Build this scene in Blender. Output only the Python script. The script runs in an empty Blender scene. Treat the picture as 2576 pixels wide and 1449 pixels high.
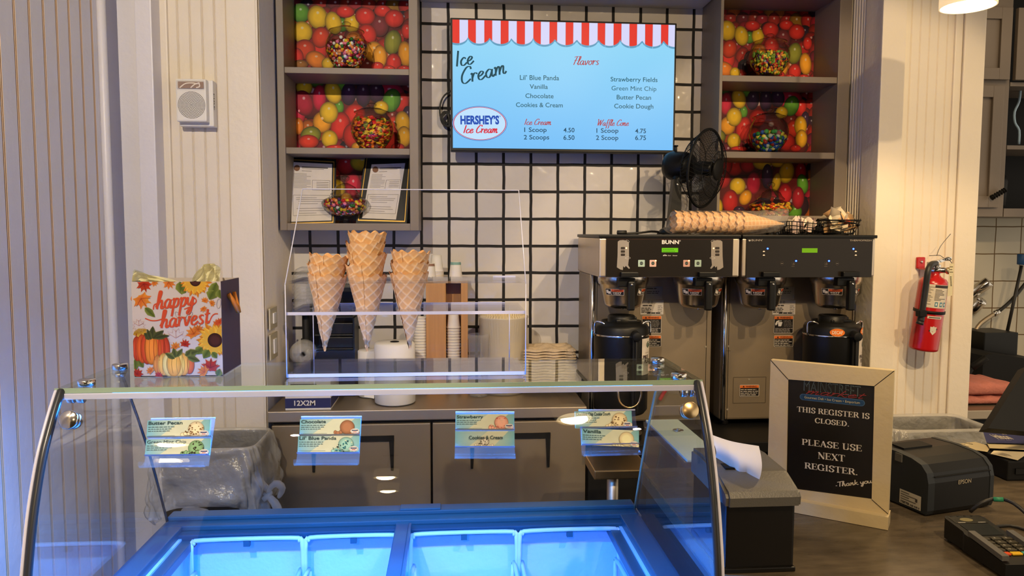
import bpy, bmesh, math, random
from mathutils import Vector as V, Matrix as M
random.seed(7)
S = bpy.context.scene
COL = S.collection
pi = math.pi
# ---------------------------------------------------------------- camera, world, lights, exposure
F, CX, CY, EYE = 1880.0, 1288.0, 724.5, 1.58
PITCH, YAW, ROLL = map(math.radians, (4.267, 4.527, 0.132))
fw = V((math.sin(YAW)*math.cos(PITCH), math.cos(YAW)*math.cos(PITCH), -math.sin(PITCH)))
r0 = fw.cross(V((0, 0, 1))).normalized(); u0 = r0.cross(fw)
RT = r0*math.cos(ROLL) + u0*math.sin(ROLL); UP = -r0*math.sin(ROLL) + u0*math.cos(ROLL)
cd = bpy.data.cameras.new('camera'); cam = bpy.data.objects.new('camera', cd); COL.objects.link(cam)
cd.sensor_width = 36; cd.lens = 36*F/2576; cd.clip_start = .02; cd.clip_end = 100
R3 = M((RT, UP, -fw)).transposed()
cam.matrix_world = M.Translation((0, 0, EYE)) @ R3.to_4x4()
S.camera = cam
S.view_settings.view_transform = 'Standard'; S.view_settings.look = 'None'
S.view_settings.gamma = 1; S.view_settings.use_curve_mapping = False
S.view_settings.exposure = 0.58
try:
    S.cycles.max_bounces = 14; S.cycles.transparent_max_bounces = 40; S.cycles.glossy_bounces = 5
    S.cycles.caustics_reflective = False; S.cycles.caustics_refractive = False
    S.cycles.sample_clamp_indirect = 4
except Exception: pass
w = bpy.data.worlds.new('world'); S.world = w; w.use_nodes = True
bg = w.node_tree.nodes['Background']; bg.inputs[0].default_value = (1, .86, .68, 1); bg.inputs[1].default_value = .72

def lamp(name, typ, loc, energy, color, target=None, **kw):
    d = bpy.data.lights.new(name, typ); d.energy = energy; d.color = color
    for k, v in kw.items(): setattr(d, k, v)
    o = bpy.data.objects.new(name, d); COL.objects.link(o); o.location = loc
    if target is not None: o.rotation_euler = (V(target)-V(loc)).to_track_quat('-Z', 'Y').to_euler()
    return o
WARM = (1, .74, .44); NEUT = (1, .88, .72)
lamp('ceiling_spot_light', 'SPOT', (-.75, .0, 2.85), 125, (1, .84, .64), (-.8, 2.75, 1.4), spot_size=1.05, spot_blend=.25, shadow_soft_size=.02)
lamp('ceiling_spot_light', 'SPOT', (1.45, .1, 2.85), 88, WARM, (1.5, 2.75, 1.3), spot_size=.82, spot_blend=.25, shadow_soft_size=.02)
lamp('ceiling_spot_light', 'SPOT', (.9, .0, 2.85), 75, WARM, (.9, 3.0, 1.1), spot_size=1.2, spot_blend=.5, shadow_soft_size=.02)
lamp('kitchen_light', 'AREA', (2.6, 2.9, 2.7), 1.6, WARM, (2.5, 3.4, 1.4), shape='SQUARE', size=.4)

def U(px, py, Y=None, Z=None, X=None):
    v = RT*((px-CX)/F) - UP*((py-CY)/F) + fw
    t = Y/v.y if Y is not None else ((Z-EYE)/v.z if Z is not None else X/v.x)
    return V((0, 0, EYE)) + v*t
def ray(px, py): return RT*((px-CX)/F) - UP*((py-CY)/F) + fw
# ---------------------------------------------------------------- colour and materials
def lin(c):
    return tuple((x/255/12.92 if x/255 <= .04045 else ((x/255+.055)/1.055)**2.4) for x in c[:3])
def pbsdf(name):
    m = bpy.data.materials.new(name); m.use_nodes = True
    nt = m.node_tree; return m, nt, nt.nodes['Principled BSDF']
def nd(nt, t, **kw):
    n = nt.nodes.new(t)
    for k, v in kw.items(): setattr(n, k, v)
    return n
def mat(name, c, rough=.5, metal=0, var=.06, scale=6, bump=0, bscale=60, stretch=None, spec=None, emit=None, es=0, coat=0, srgb=True):
    m, nt, b = pbsdf(name)
    c = lin(c) if srgb else c
    b.inputs['Roughness'].default_value = rough; b.inputs['Metallic'].default_value = metal
    if spec is not None: b.inputs['Specular IOR Level'].default_value = spec
    if coat: b.inputs['Coat Weight'].default_value = coat
    tc = nd(nt, 'ShaderNodeTexCoord'); mp = nd(nt, 'ShaderNodeMapping')
    nt.links.new(tc.outputs['Object'], mp.inputs[0])
    if stretch: mp.inputs['Scale'].default_value = stretch
    no = nd(nt, 'ShaderNodeTexNoise'); no.inputs['Scale'].default_value = scale; no.inputs['Detail'].default_value = 4
    nt.links.new(mp.outputs[0], no.inputs['Vector'])
    mx = nd(nt, 'ShaderNodeMix', data_type='RGBA')
    mx.inputs[6].default_value = (*[max(0, x*(1-var*2)) for x in c], 1); mx.inputs[7].default_value = (*[min(1, x*(1+var*2)) for x in c], 1)
    nt.links.new(no.outputs[0], mx.inputs[0]); nt.links.new(mx.outputs[2], b.inputs['Base Color'])
    if bump:
        n2 = nd(nt, 'ShaderNodeTexNoise'); n2.inputs['Scale'].default_value = bscale
        nt.links.new(mp.outputs[0], n2.inputs['Vector'])
        bp = nd(nt, 'ShaderNodeBump'); bp.inputs['Strength'].default_value = bump; bp.inputs['Distance'].default_value = .01
        nt.links.new(n2.outputs[0], bp.inputs['Height']); nt.links.new(bp.outputs[0], b.inputs['Normal'])
    if emit:
        b.inputs['Emission Color'].default_value = (*lin(emit), 1); b.inputs['Emission Strength'].default_value = es
    return m
def vcol(name, rough=.5, emit=0, coat=0, metal=0):
    m, nt, b = pbsdf(name); a = nd(nt, 'ShaderNodeVertexColor', layer_name='Col')
    b.inputs['Roughness'].default_value = rough; b.inputs['Coat Weight'].default_value = coat; b.inputs['Metallic'].default_value = metal
    if emit:
        b.inputs['Base Color'].default_value = (.01, .01, .01, 1); b.inputs['Specular IOR Level'].default_value = .08
        nt.links.new(a.outputs[0], b.inputs['Emission Color']); b.inputs['Emission Strength'].default_value = emit
    else:
        b.inputs['Specular IOR Level'].default_value = .3
        tc = nd(nt, 'ShaderNodeTexCoord'); no = nd(nt, 'ShaderNodeTexNoise'); no.inputs['Scale'].default_value = 40
        nt.links.new(tc.outputs['Object'], no.inputs['Vector'])
        mr = nd(nt, 'ShaderNodeMapRange'); mr.inputs[3].default_value = .93; mr.inputs[4].default_value = 1.07
        nt.links.new(no.outputs[0], mr.inputs[0])
        mx = nd(nt, 'ShaderNodeVectorMath', operation='SCALE')
        nt.links.new(a.outputs[0], mx.inputs[0]); nt.links.new(mr.outputs[0], mx.inputs['Scale'])
        nt.links.new(mx.outputs[0], b.inputs['Base Color'])
    return m
def glass(name, tint=(1, 1, 1), edge=None, ior=1.45, rough=0.0, haze=0, hazecol=(.8, .8, .8), wrinkle=0, wscale=30):
    """thin pane: clear transmission plus Fresnel mirror reflection, optionally a little milky film"""
    m = bpy.data.materials.new(name); m.use_nodes = True; nt = m.node_tree; nt.nodes.clear(); L = nt.links.new
    out = nd(nt, 'ShaderNodeOutputMaterial'); tr = nd(nt, 'ShaderNodeBsdfTransparent'); tr.inputs[0].default_value = (*tint, 1)
    if edge:
        lw = nd(nt, 'ShaderNodeLayerWeight'); lw.inputs[0].default_value = .35; em = nd(nt, 'ShaderNodeMix', data_type='RGBA'); L(lw.outputs['Facing'], em.inputs[0])
        em.inputs[6].default_value = (*tint, 1); em.inputs[7].default_value = (*edge, 1); L(em.outputs[2], tr.inputs[0])
    gl = nd(nt, 'ShaderNodeBsdfGlossy'); gl.inputs['Roughness'].default_value = rough
    geo = nd(nt, 'ShaderNodeNewGeometry'); mi = nd(nt, 'ShaderNodeMix'); mi.inputs[2].default_value = ior; mi.inputs[3].default_value = 1/ior
    L(geo.outputs['Backfacing'], mi.inputs[0]); fr = nd(nt, 'ShaderNodeFresnel'); L(mi.outputs[0], fr.inputs['IOR'])
    mx = nd(nt, 'ShaderNodeMixShader'); L(fr.outputs[0], mx.inputs[0])
    if haze:
        df = nd(nt, 'ShaderNodeBsdfDiffuse'); df.inputs[0].default_value = (*hazecol, 1)
        tl = nd(nt, 'ShaderNodeBsdfTranslucent'); tl.inputs[0].default_value = (*hazecol, 1)
        ad = nd(nt, 'ShaderNodeMixShader'); ad.inputs[0].default_value = .5; L(df.outputs[0], ad.inputs[1]); L(tl.outputs[0], ad.inputs[2])
        m2 = nd(nt, 'ShaderNodeMixShader'); m2.inputs[0].default_value = haze; L(tr.outputs[0], m2.inputs[1]); L(ad.outputs[0], m2.inputs[2])
        L(m2.outputs[0], mx.inputs[1])
    else: L(tr.outputs[0], mx.inputs[1])
    L(gl.outputs[0], mx.inputs[2]); L(mx.outputs[0], out.inputs[0])
    if wrinkle:
        tc = nd(nt, 'ShaderNodeTexCoord'); no = nd(nt, 'ShaderNodeTexNoise'); no.inputs['Scale'].default_value = wscale; no.inputs['Detail'].default_value = 5
        L(tc.outputs['Object'], no.inputs['Vector']); bp = nd(nt, 'ShaderNodeBump'); bp.inputs['Strength'].default_value = wrinkle; bp.inputs['Distance'].default_value = .02
        L(no.outputs[0], bp.inputs['Height']); L(bp.outputs[0], gl.inputs['Normal'])
        if haze: L(bp.outputs[0], df.inputs['Normal'])
    return m
MT = dict(
 paint=mat('cream_paint', (226, 215, 196), .45, bump=.12, bscale=45, var=.03),
 paint_left=mat('wall_paint_blue_cast', (216, 213, 218), .4, bump=.12, bscale=45, var=.03),  # same wall paint, its colour cooled for the blue cast on this side
 groove=mat('groove_paint', (206, 176, 142), .6),
 taupe=mat('taupe_paint', (128, 116, 104), .5, var=.05, bump=.05),
 soffit=mat('grey_soffit_paint', (186, 182, 176), .5),
 steel=mat('brushed_steel', (206, 192, 172), .4, 1, var=.08, scale=3, bump=.04, bscale=120, stretch=(1, 1, .06)),
 steeld=mat('dull_steel', (186, 170, 146), .5, 1, var=.1, scale=3, stretch=(.08, 1, 1)),
 bright_steel=mat('polished_steel', (214, 204, 190), .24, 1, var=.06, scale=3, stretch=(1, 1, .06)),
 chrome=mat('chrome', (220, 216, 210), .12, 1, var=.03),
 black=mat('black_plastic', (13, 13, 12), .42, var=.15, spec=.3),
 blackm=mat('matt_black', (12, 12, 12), .6, var=.15, spec=.25),
 panel=mat('black_glossy_panel', (14, 12, 10), .3, var=.1),
 dgrey=mat('dark_grey_plastic', (84, 82, 78), .45, var=.05, bump=.1, bscale=300),
 white=mat('white_plastic', (228, 224, 216), .4, var=.02),
 paper=mat('white_paper', (235, 230, 220), .8, var=.02),
 kraft=mat('pulp_fibre', (200, 178, 145), .9, var=.1, scale=60, bump=.3, bscale=150),
 wood=mat('oak_wood', (190, 138, 78), .5, var=.14, scale=9, stretch=(8, 8, .5), bump=.1),
 glass=glass('clear_glass'), jar=glass('jar_glass', (.97, .98, .97), edge=(.42, .44, .42)), green=glass('pale_green_glass', (.93, .98, .955)),
 acrylic=glass('clear_acrylic', (.985, .985, 1), haze=.03),
 acredge=mat('acrylic_edge', (205, 205, 225), .25, var=.03),
 film=glass('plastic_film', haze=.2, hazecol=(.85, .82, .78), rough=.12, wrinkle=.8, wscale=35),
 liner=glass('bin_liner_film', haze=.45, hazecol=(.95, .92, .84), rough=.2, wrinkle=1, wscale=16),
 gedge=mat('green_glass_edge', (150, 172, 150), .2, var=.05),
 sideglass=glass('side_glass', (.95, .97, .98)),
 prn=vcol('printed', .55), prg=vcol('glossy_print', .28), scr=vcol('screen_picture', .3, emit=.68), led=vcol('indicator_light', .3, emit=3),
 candy=vcol('sugar_shell', .2), wafer=vcol('wafer', .75),
 red=mat('red_enamel', (178, 22, 24), .25, var=.04, coat=.3),
 gold=mat('gold_trim', (190, 150, 70), .35, .8),
 brass_toned=mat('brass_toned_metal', (214, 186, 140), .28, 1),
 rim=mat('grey_rim_blue_cast', (30, 76, 104), .35, var=.05),  # grey plastic rim; the case's blue light is mixed into its colour
 liner_blue_cast=mat('cabinet_liner_blue_cast', (158, 202, 234), .45, var=.04, bump=.15, bscale=80),  # white liner tinted pale blue to carry the case lamp's glow
 wire_blue_cast=mat('coated_wire_blue_cast', (176, 208, 236), .35, var=.02),  # white coating, with blue case light put into its tint
 signcream=mat('cream_sign_frame', (192, 174, 134), .55, var=.05, bump=.1),
 counter=mat('dark_laminate_counter', (84, 74, 60), .26, var=.35, scale=14, stretch=(1, 3, 1)),
 shop=mat('shop_wall_paint', (96, 84, 70), .7), floor=mat('floor_tile', (60, 52, 46), .5), ceil=mat('ceiling_paint', (200, 190, 175), .8),
 tissue=glass('yellow_tissue', haze=.93, hazecol=(1, .95, .58), rough=.5), ribbon=mat('orange_ribbon', (206, 120, 32), .5),
 bagside=mat('plum_card', (84, 62, 62), .6), pink=mat('pink_cloth', (196, 120, 104), .95, var=.12, scale=25, bump=.4, bscale=90),
 kitile=None, tile=None,
 rubber=mat('black_rubber', (30, 28, 26), .5), brown=mat('bronze_panel', (150, 134, 110), .46, .6, var=.08),
 dome=glass('clear_dome', haze=.18, hazecol=(.9, .9, .88)), cloudy=glass('cloudy_plastic', haze=.45, hazecol=(.86, .82, .72), rough=.1),
 lampshade=mat('opal_lamp_shade', (236, 226, 200), .5, emit=(255, 214, 150), es=.55), bulb=mat('lamp_diffuser', (255, 240, 210), .5, emit=(255, 228, 176), es=9),
 bluetube=mat('blue_lamp_tube', (120, 180, 255), .4, emit=(60, 140, 255), es=14),
 seal=mat('grey_edge_seal', (52, 54, 58), .3, .3), frost=mat('tray_frosted', (204, 222, 212), .35, var=.04),
)
def tilemat(name, c1, c2, mortar, tw, th, ox, oz, ms, rough, bump, bsc):
    m, nt, b = pbsdf(name); L = nt.links.new
    tc = nd(nt, 'ShaderNodeTexCoord'); sx = nd(nt, 'ShaderNodeSeparateXYZ'); L(tc.outputs['Object'], sx.inputs[0])
    cb = nd(nt, 'ShaderNodeCombineXYZ')
    for i, (o, off) in enumerate((('X', ox), ('Z', oz))):
        a = nd(nt, 'ShaderNodeMath', operation='ADD'); a.inputs[1].default_value = off; L(sx.outputs[o], a.inputs[0]); L(a.outputs[0], cb.inputs[i])
    wob = nd(nt, 'ShaderNodeTexNoise'); wob.inputs['Scale'].default_value = 9; L(tc.outputs['Object'], wob.inputs['Vector'])
    ws = nd(nt, 'ShaderNodeVectorMath', operation='MULTIPLY_ADD'); ws.inputs[1].default_value = (.006, .006, 0); L(wob.outputs['Color'], ws.inputs[0]); L(cb.outputs[0], ws.inputs[2])
    br = nd(nt, 'ShaderNodeTexBrick', offset=0, squash=1); L(ws.outputs[0], br.inputs['Vector'])
    for k, v in (('Color1', (*lin(c1), 1)), ('Color2', (*lin(c2), 1)), ('Mortar', (*lin(mortar), 1)), ('Scale', 1), ('Mortar Size', ms), ('Mortar Smooth', .1), ('Bias', 0), ('Brick Width', tw), ('Row Height', th)):
        br.inputs[k].default_value = v
    L(br.outputs['Color'], b.inputs['Base Color'])
    mr = nd(nt, 'ShaderNodeMapRange'); mr.inputs[3].default_value = rough; mr.inputs[4].default_value = .8; L(br.outputs['Fac'], mr.inputs[0]); L(mr.outputs[0], b.inputs['Roughness'])
    n2 = nd(nt, 'ShaderNodeTexNoise'); n2.inputs['Scale'].default_value = bsc; n2.inputs['Detail'].default_value = 2; L(tc.outputs['Object'], n2.inputs['Vector'])
    ad = nd(nt, 'ShaderNodeMath', operation='MULTIPLY_ADD'); ad.inputs[1].default_value = -1.2; L(br.outputs['Fac'], ad.inputs[0]); L(n2.outputs[0], ad.inputs[2])
    bp = nd(nt, 'ShaderNodeBump'); bp.inputs['Strength'].default_value = bump; bp.inputs['Distance'].default_value = .012; L(ad.outputs[0], bp.inputs['Height']); L(bp.outputs[0], b.inputs['Normal'])
    return m
MT['tile'] = tilemat('glazed_white_tile', (206, 200, 194), (222, 216, 208), (26, 24, 24), .1163, .1155, .478, -1.524+1.155, .0064, .12, .62, 13)
MT['kitile'] = tilemat('kitchen_tile', (196, 186, 160), (206, 196, 172), (110, 84, 46), .15, .15, .02, .03, .003, .3, .15, 10)
# ---------------------------------------------------------------- mesh builder
class MB:
    def __init__(s): s.v = []; s.f = []; s.m = []; s.c = []; s.sm = []
    def add(s, vs, fs, mi=0, col=None, smooth=False):
        o = len(s.v); s.v += [tuple(x) for x in vs]
        if col is None: col = (1, 1, 1)
        s.c += list(col) if isinstance(col, list) else [col]*len(vs)
        for f in fs: s.f.append(tuple(i+o for i in f)); s.m.append(mi); s.sm.append(smooth)
    def box(s, x0, x1, y0, y1, z0, z1, mi=0, mtx=None, bev=0, col=None):
        bm = bmesh.new(); bmesh.ops.create_cube(bm, size=1)
        bmesh.ops.transform(bm, matrix=M.Translation(((x0+x1)/2, (y0+y1)/2, (z0+z1)/2)) @ M.Diagonal((abs(x1-x0), abs(y1-y0), abs(z1-z0), 1)), verts=bm.verts)
        if bev: bmesh.ops.bevel(bm, geom=bm.edges[:], offset=bev, segments=2, profile=.6, affect='EDGES')
        s.bm(bm, mi, mtx, col)
    def bm(s, bm, mi=0, mtx=None, col=None, smooth=False):
        bm.verts.index_update()
        if mtx is not None: bmesh.ops.transform(bm, matrix=mtx, verts=bm.verts)
        s.add([v.co[:] for v in bm.verts], [[v.index for v in f.verts] for f in bm.faces], mi, col, smooth); bm.free()
    def lathe(s, prof, n=32, mtx=None, mi=0, col=None, smooth=True, ang=2*pi, cols=None):
        vs = []; fs = []; cl = []
        closed = ang > 6.28; k = n if closed else n+1
        for j, (r, z) in enumerate(prof):
            for i in range(k):
                a = ang*i/n; vs.append(V((r*math.cos(a), r*math.sin(a), z))); cl.append(cols[j] if cols else (col or (1, 1, 1)))
        for j in range(len(prof)-1):
            for i in range(n):
                i2 = (i+1) % k if closed else i+1
                fs.append((j*k+i, j*k+i2, (j+1)*k+i2, (j+1)*k+i))
        if mtx is not None: vs = [mtx @ v for v in vs]
        s.add(vs, fs, mi, cl, smooth)
    def cyl(s, p0, p1, r, r2=None, n=20, mi=0, col=None, cap=True):
        p0, p1 = V(p0), V(p1); r2 = r if r2 is None else r2; d = p1-p0
        q = M.Translation(p0) @ d.to_track_quat('Z', 'Y').to_matrix().to_4x4(); h = d.length
        e = min(r, r2, h)*.12
        pr = [(0, 0), (r-e, 0), (r, e), (r2, h-e), (r2-e, h), (0, h)] if cap else [(r, 0), (r2, h)]
        s.lathe(pr, n, q, mi, col)
    def tube(s, pts, r, n=8, mi=0, col=None, closed=False, smooth=3):
        P = spl([V(p) for p in pts], smooth, closed) if smooth > 1 else [V(p) for p in pts]
        N = len(P); rings = []; prev = None
        for i, p in enumerate(P):
            a = P[(i-1) % N] if closed or i else P[0]; b = P[(i+1) % N] if closed or i < N-1 else P[-1]
            t = (b-a); t = t.normalized() if t.length > 1e-9 else V((0, 0, 1))
            if prev is None: nrm = t.orthogonal().normalized()
            else:
                nrm = prev - t*prev.dot(t); nrm = nrm.normalized() if nrm.length > 1e-6 else t.orthogonal().normalized()
            prev = nrm; bn = t.cross(nrm); rr = r(i/(N-1)) if callable(r) else r
            rings.append([p + (nrm*math.cos(2*pi*k/n)+bn*math.sin(2*pi*k/n))*rr for k in range(n)])
        vs = [v for q in rings for v in q]; fs = []
        for i in range(N if closed else N-1):
            j = (i+1) % N
            for k in range(n): fs.append((i*n+k, i*n+(k+1) % n, j*n+(k+1) % n, j*n+k))
        if not closed: fs += [tuple(range(n))[::-1], tuple((N-1)*n+k for k in range(n))]
        s.add(vs, fs, mi, col, True)
    def prism(s, poly, a, b, mi=0, col=None):
        """poly: list of world points; extruded from +a to +b (vectors)"""
        n = len(poly); a, b = V(a), V(b)
        vs = [V(p)+a for p in poly]+[V(p)+b for p in poly]
        s.add(vs, [tuple(range(n))[::-1], tuple(range(n, 2*n))]+[(i, (i+1) % n, n+(i+1) % n, n+i) for i in range(n)], mi, col)
    def quad(s, a, b, c, d, mi=0, col=None): s.add([a, b, c, d], [(0, 1, 2, 3)], mi, col)
    def grid(s, fn, nu, nv, mi=0, col=None, smooth=True, cfn=None):
        vs = [fn(i/nu, j/nv) for j in range(nv+1) for i in range(nu+1)]
        cl = [cfn(i/nu, j/nv) for j in range(nv+1) for i in range(nu+1)] if cfn else col
        s.add(vs, [(j*(nu+1)+i, j*(nu+1)+i+1, (j+1)*(nu+1)+i+1, (j+1)*(nu+1)+i) for j in range(nv) for i in range(nu)], mi, cl, smooth)
    def build(s, name, mats, parent=None, world=True, fix=True):
        me = bpy.data.meshes.new(name)
        off = V(parent_loc(parent)) if (parent and world) else V((0, 0, 0))
        me.from_pydata([V(v)-off for v in s.v], [], s.f)
        for m in (mats if isinstance(mats, (list, tuple)) else [mats]): me.materials.append(MT[m] if isinstance(m, str) else m)
        me.polygons.foreach_set('material_index', s.m); me.polygons.foreach_set('use_smooth', s.sm)
        at = me.color_attributes.new('Col', 'FLOAT_COLOR', 'POINT')
        at.data.foreach_set('color', [x for c in s.c for x in (c[0], c[1], c[2], 1)])
        me.update()
        if fix:
            bm = bmesh.new(); bm.from_mesh(me); bmesh.ops.recalc_face_normals(bm, faces=bm.faces); bm.to_mesh(me); bm.free()
        o = bpy.data.objects.new(name, me); COL.objects.link(o)
        if parent: o.parent = parent
        return o
def parent_loc(p):
    l = V((0, 0, 0))
    while p is not None: l = l + V(p.location); p = p.parent
    return l
def spl(P, k=4, closed=False):
    if len(P) < 3: return P
    out = []; n = len(P)
    for i in range(n if closed else n-1):
        if closed: a, b, c, d = P[(i-1) % n], P[i], P[(i+1) % n], P[(i+2) % n]
        else: a, b, c, d = P[max(i-1, 0)], P[i], P[i+1], P[min(i+2, n-1)]
        for j in range(k):
            t = j/k
            out.append(.5*((2*b)+(c-a)*t+(2*a-5*b+4*c-d)*t*t+(3*b-a-3*c+d)*t**3))
    if not closed: out.append(P[-1])
    return out
def thing(name, label, cat, loc=(0, 0, 0), group=None):
    o = bpy.data.objects.new(name, None); COL.objects.link(o); o.location = loc; o.empty_display_size = .05
    return tag(o, label, cat, group)
def tag(o, label, cat, group=None, kind=None):
    o['label'] = label; o['category'] = cat
    if group: o['group'] = group
    if kind: o['kind'] = kind
    return o
def lab(o, l): o['label'] = l; return o
def struct(name, mb, m, label=None, fix=True):
    o = mb.build(name, m, fix=fix); o['kind'] = 'structure'
    if label: o['label'] = label
    return o
def dup(o, loc=None, parent=None):
    c = o.copy(); COL.objects.link(c)
    if parent is not None: c.parent = parent
    if loc is not None: c.location = loc
    for ch in list(o.children): dup(ch, None, c)
    return c
# ---------------------------------------------------------------- flat print helpers
class PL:
    """a plane in the world: origin, right, up; q(px,py) -> local coordinates of the photo pixel's ray on that plane"""
    def __init__(s, o, ux, uy): s.o = V(o); s.x = V(ux).normalized(); s.y = (V(uy)-s.x*V(uy).dot(s.x)).normalized(); s.n = s.x.cross(s.y)
    def q(s, px, py):
        d = ray(px, py); c = V((0, 0, EYE)); t = (s.o-c).dot(s.n)/d.dot(s.n); p = c+d*t-s.o
        return (p.dot(s.x), p.dot(s.y))
    def w(s, a, lift=0): return s.o+s.x*a[0]+s.y*a[1]+s.n*lift
def flatY(Y): return PL((0, Y, 0), (1, 0, 0), (0, 0, 1))
def poly(mb, pl, pts, col, lift=.0004, mi=0):
    mb.add([pl.w(p, lift) for p in pts], [tuple(range(len(pts)))], mi, lin(col) if max(col) > 1 else col)
def rect(mb, pl, x0, y0, x1, y1, col, lift=.0004, mi=0, r=0):
    if r:
        pts = []
        for cx, cy, a in ((x1-r, y1-r, 0), (x0+r, y1-r, 90), (x0+r, y0+r, 180), (x1-r, y0+r, 270)):
            for k in range(5): t = math.radians(a+k*22.5); pts.append((cx+r*math.cos(t), cy+r*math.sin(t)))
    else: pts = [(x0, y0), (x1, y0), (x1, y1), (x0, y1)]
    poly(mb, pl, pts, col, lift, mi)
def prect(mb, pl, px0, py0, px1, py1, col, lift=.0004, r=0, mi=0):
    a = pl.q(px0, py1); b = pl.q(px1, py0); rect(mb, pl, a[0], a[1], b[0], b[1], col, lift, mi, r)
def disc(mb, pl, c, rx, ry, col, lift=.0004, rot=0, n=28, cols=None, clip=None, mi=0):
    """ellipse; cols = [(radius fraction, colour)] gives a radial printed gradient"""
    rings = cols or [(1, col)]
    vs = [pl.w(c, lift)]; cl = [lin(rings[0][1])]; fs = []
    cr, sr = math.cos(rot), math.sin(rot)
    for j, (f, k) in enumerate(rings):
        for i in range(n):
            t = 2*pi*i/n; x = rx*f*math.cos(t); y = ry*f*math.sin(t); p = [c[0]+x*cr-y*sr, c[1]+x*sr+y*cr]
            if clip: p = [min(max(p[0], clip[0]), clip[2]), min(max(p[1], clip[1]), clip[3])]
            vs.append(pl.w(p, lift)); cl.append(lin(k))
        o = 1+j*n
        for i in range(n):
            i2 = (i+1) % n
            fs.append((0, o+i, o+i2) if j == 0 else (o-n+i, o+i, o+i2, o-n+i2))
    mb.add(vs, fs, mi, cl)
def ribbon(mb, pl, pts, wd, col, lift=.0006, k=5, closed=False, thin=None, mi=0):
    """flat stroke; wd = width of down strokes, thin = width of cross strokes"""
    P = spl([V((p[0], p[1], 0)) for p in pts], k, closed) if len(pts) > 2 else [V((p[0], p[1], 0)) for p in pts]
    n = len(P); L = []; Rr = []
    for i in range(n):
        a = P[(i-1) % n] if closed or i else P[0]; b = P[(i+1) % n] if closed or i < n-1 else P[-1]
        t = b-a
        t = t.normalized() if t.length > 1e-9 else V((1, 0, 0))
        ww = wd if thin is None else thin+(wd-thin)*abs(t.y)
        nn = V((-t.y, t.x, 0))*ww/2; L.append(P[i]+nn); Rr.append(P[i]-nn)
    vs = [pl.w((p.x, p.y), lift+(i % n)*1e-5) for i, p in enumerate(L+Rr)]; m = n if closed else n-1
    mb.add(vs, [(i, (i+1) % n, n+(i+1) % n, n+i) for i in range(m)], mi, lin(col))
_tc = {}
def glyphs(s, bold=0):
    k = (s, bold)
    if k not in _tc:
        c = bpy.data.curves.new('lettering', 'FONT'); c.body = s; c.size = 1; c.offset = bold; c.resolution_u = 3
        o = bpy.data.objects.new('lettering', c); COL.objects.link(o)
        dg = bpy.context.evaluated_depsgraph_get(); me = o.evaluated_get(dg).to_mesh()
        _tc[k] = ([(v.co.x, v.co.y) for v in me.vertices], [tuple(p.vertices) for p in me.polygons])
        bpy.data.objects.remove(o); bpy.data.curves.remove(c)
    return _tc[k]
CAP = max(y for x, y in glyphs('H')[0])
def text(mb, pl, s, p0, p1, h, col, lift=.0008, bold=0, shear=0, align=None, mi=0):
    """s from photo pixel p0 (baseline start) to p1 (baseline end); cap height h pixels"""
    a = V(pl.q(*p0)); b = V(pl.q(*p1)); hh = (V(pl.q(p0[0], p0[1]-h))-a).length
    textl(mb, pl, s, a, b, hh, col, lift, bold, shear, mi)
def textl(mb, pl, s, a, b, hh, col, lift=.0008, bold=0, shear=0, mi=0):
    vs, fs = glyphs(s, bold)
    if not vs: return
    a, b = V(a), V(b); x0 = min(v[0] for v in vs); x1 = max(v[0] for v in vs); d = b-a; L = d.length; e = d/L; nn = V((-e.y, e.x))
    sx = L/(x1-x0); sy = hh/CAP
    q = [a+e*((x-x0)*sx+shear*y*sy)+nn*(y*sy) for x, y in vs]
    mb.add([pl.w(p, lift) for p in q], fs, mi, lin(col))
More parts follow.
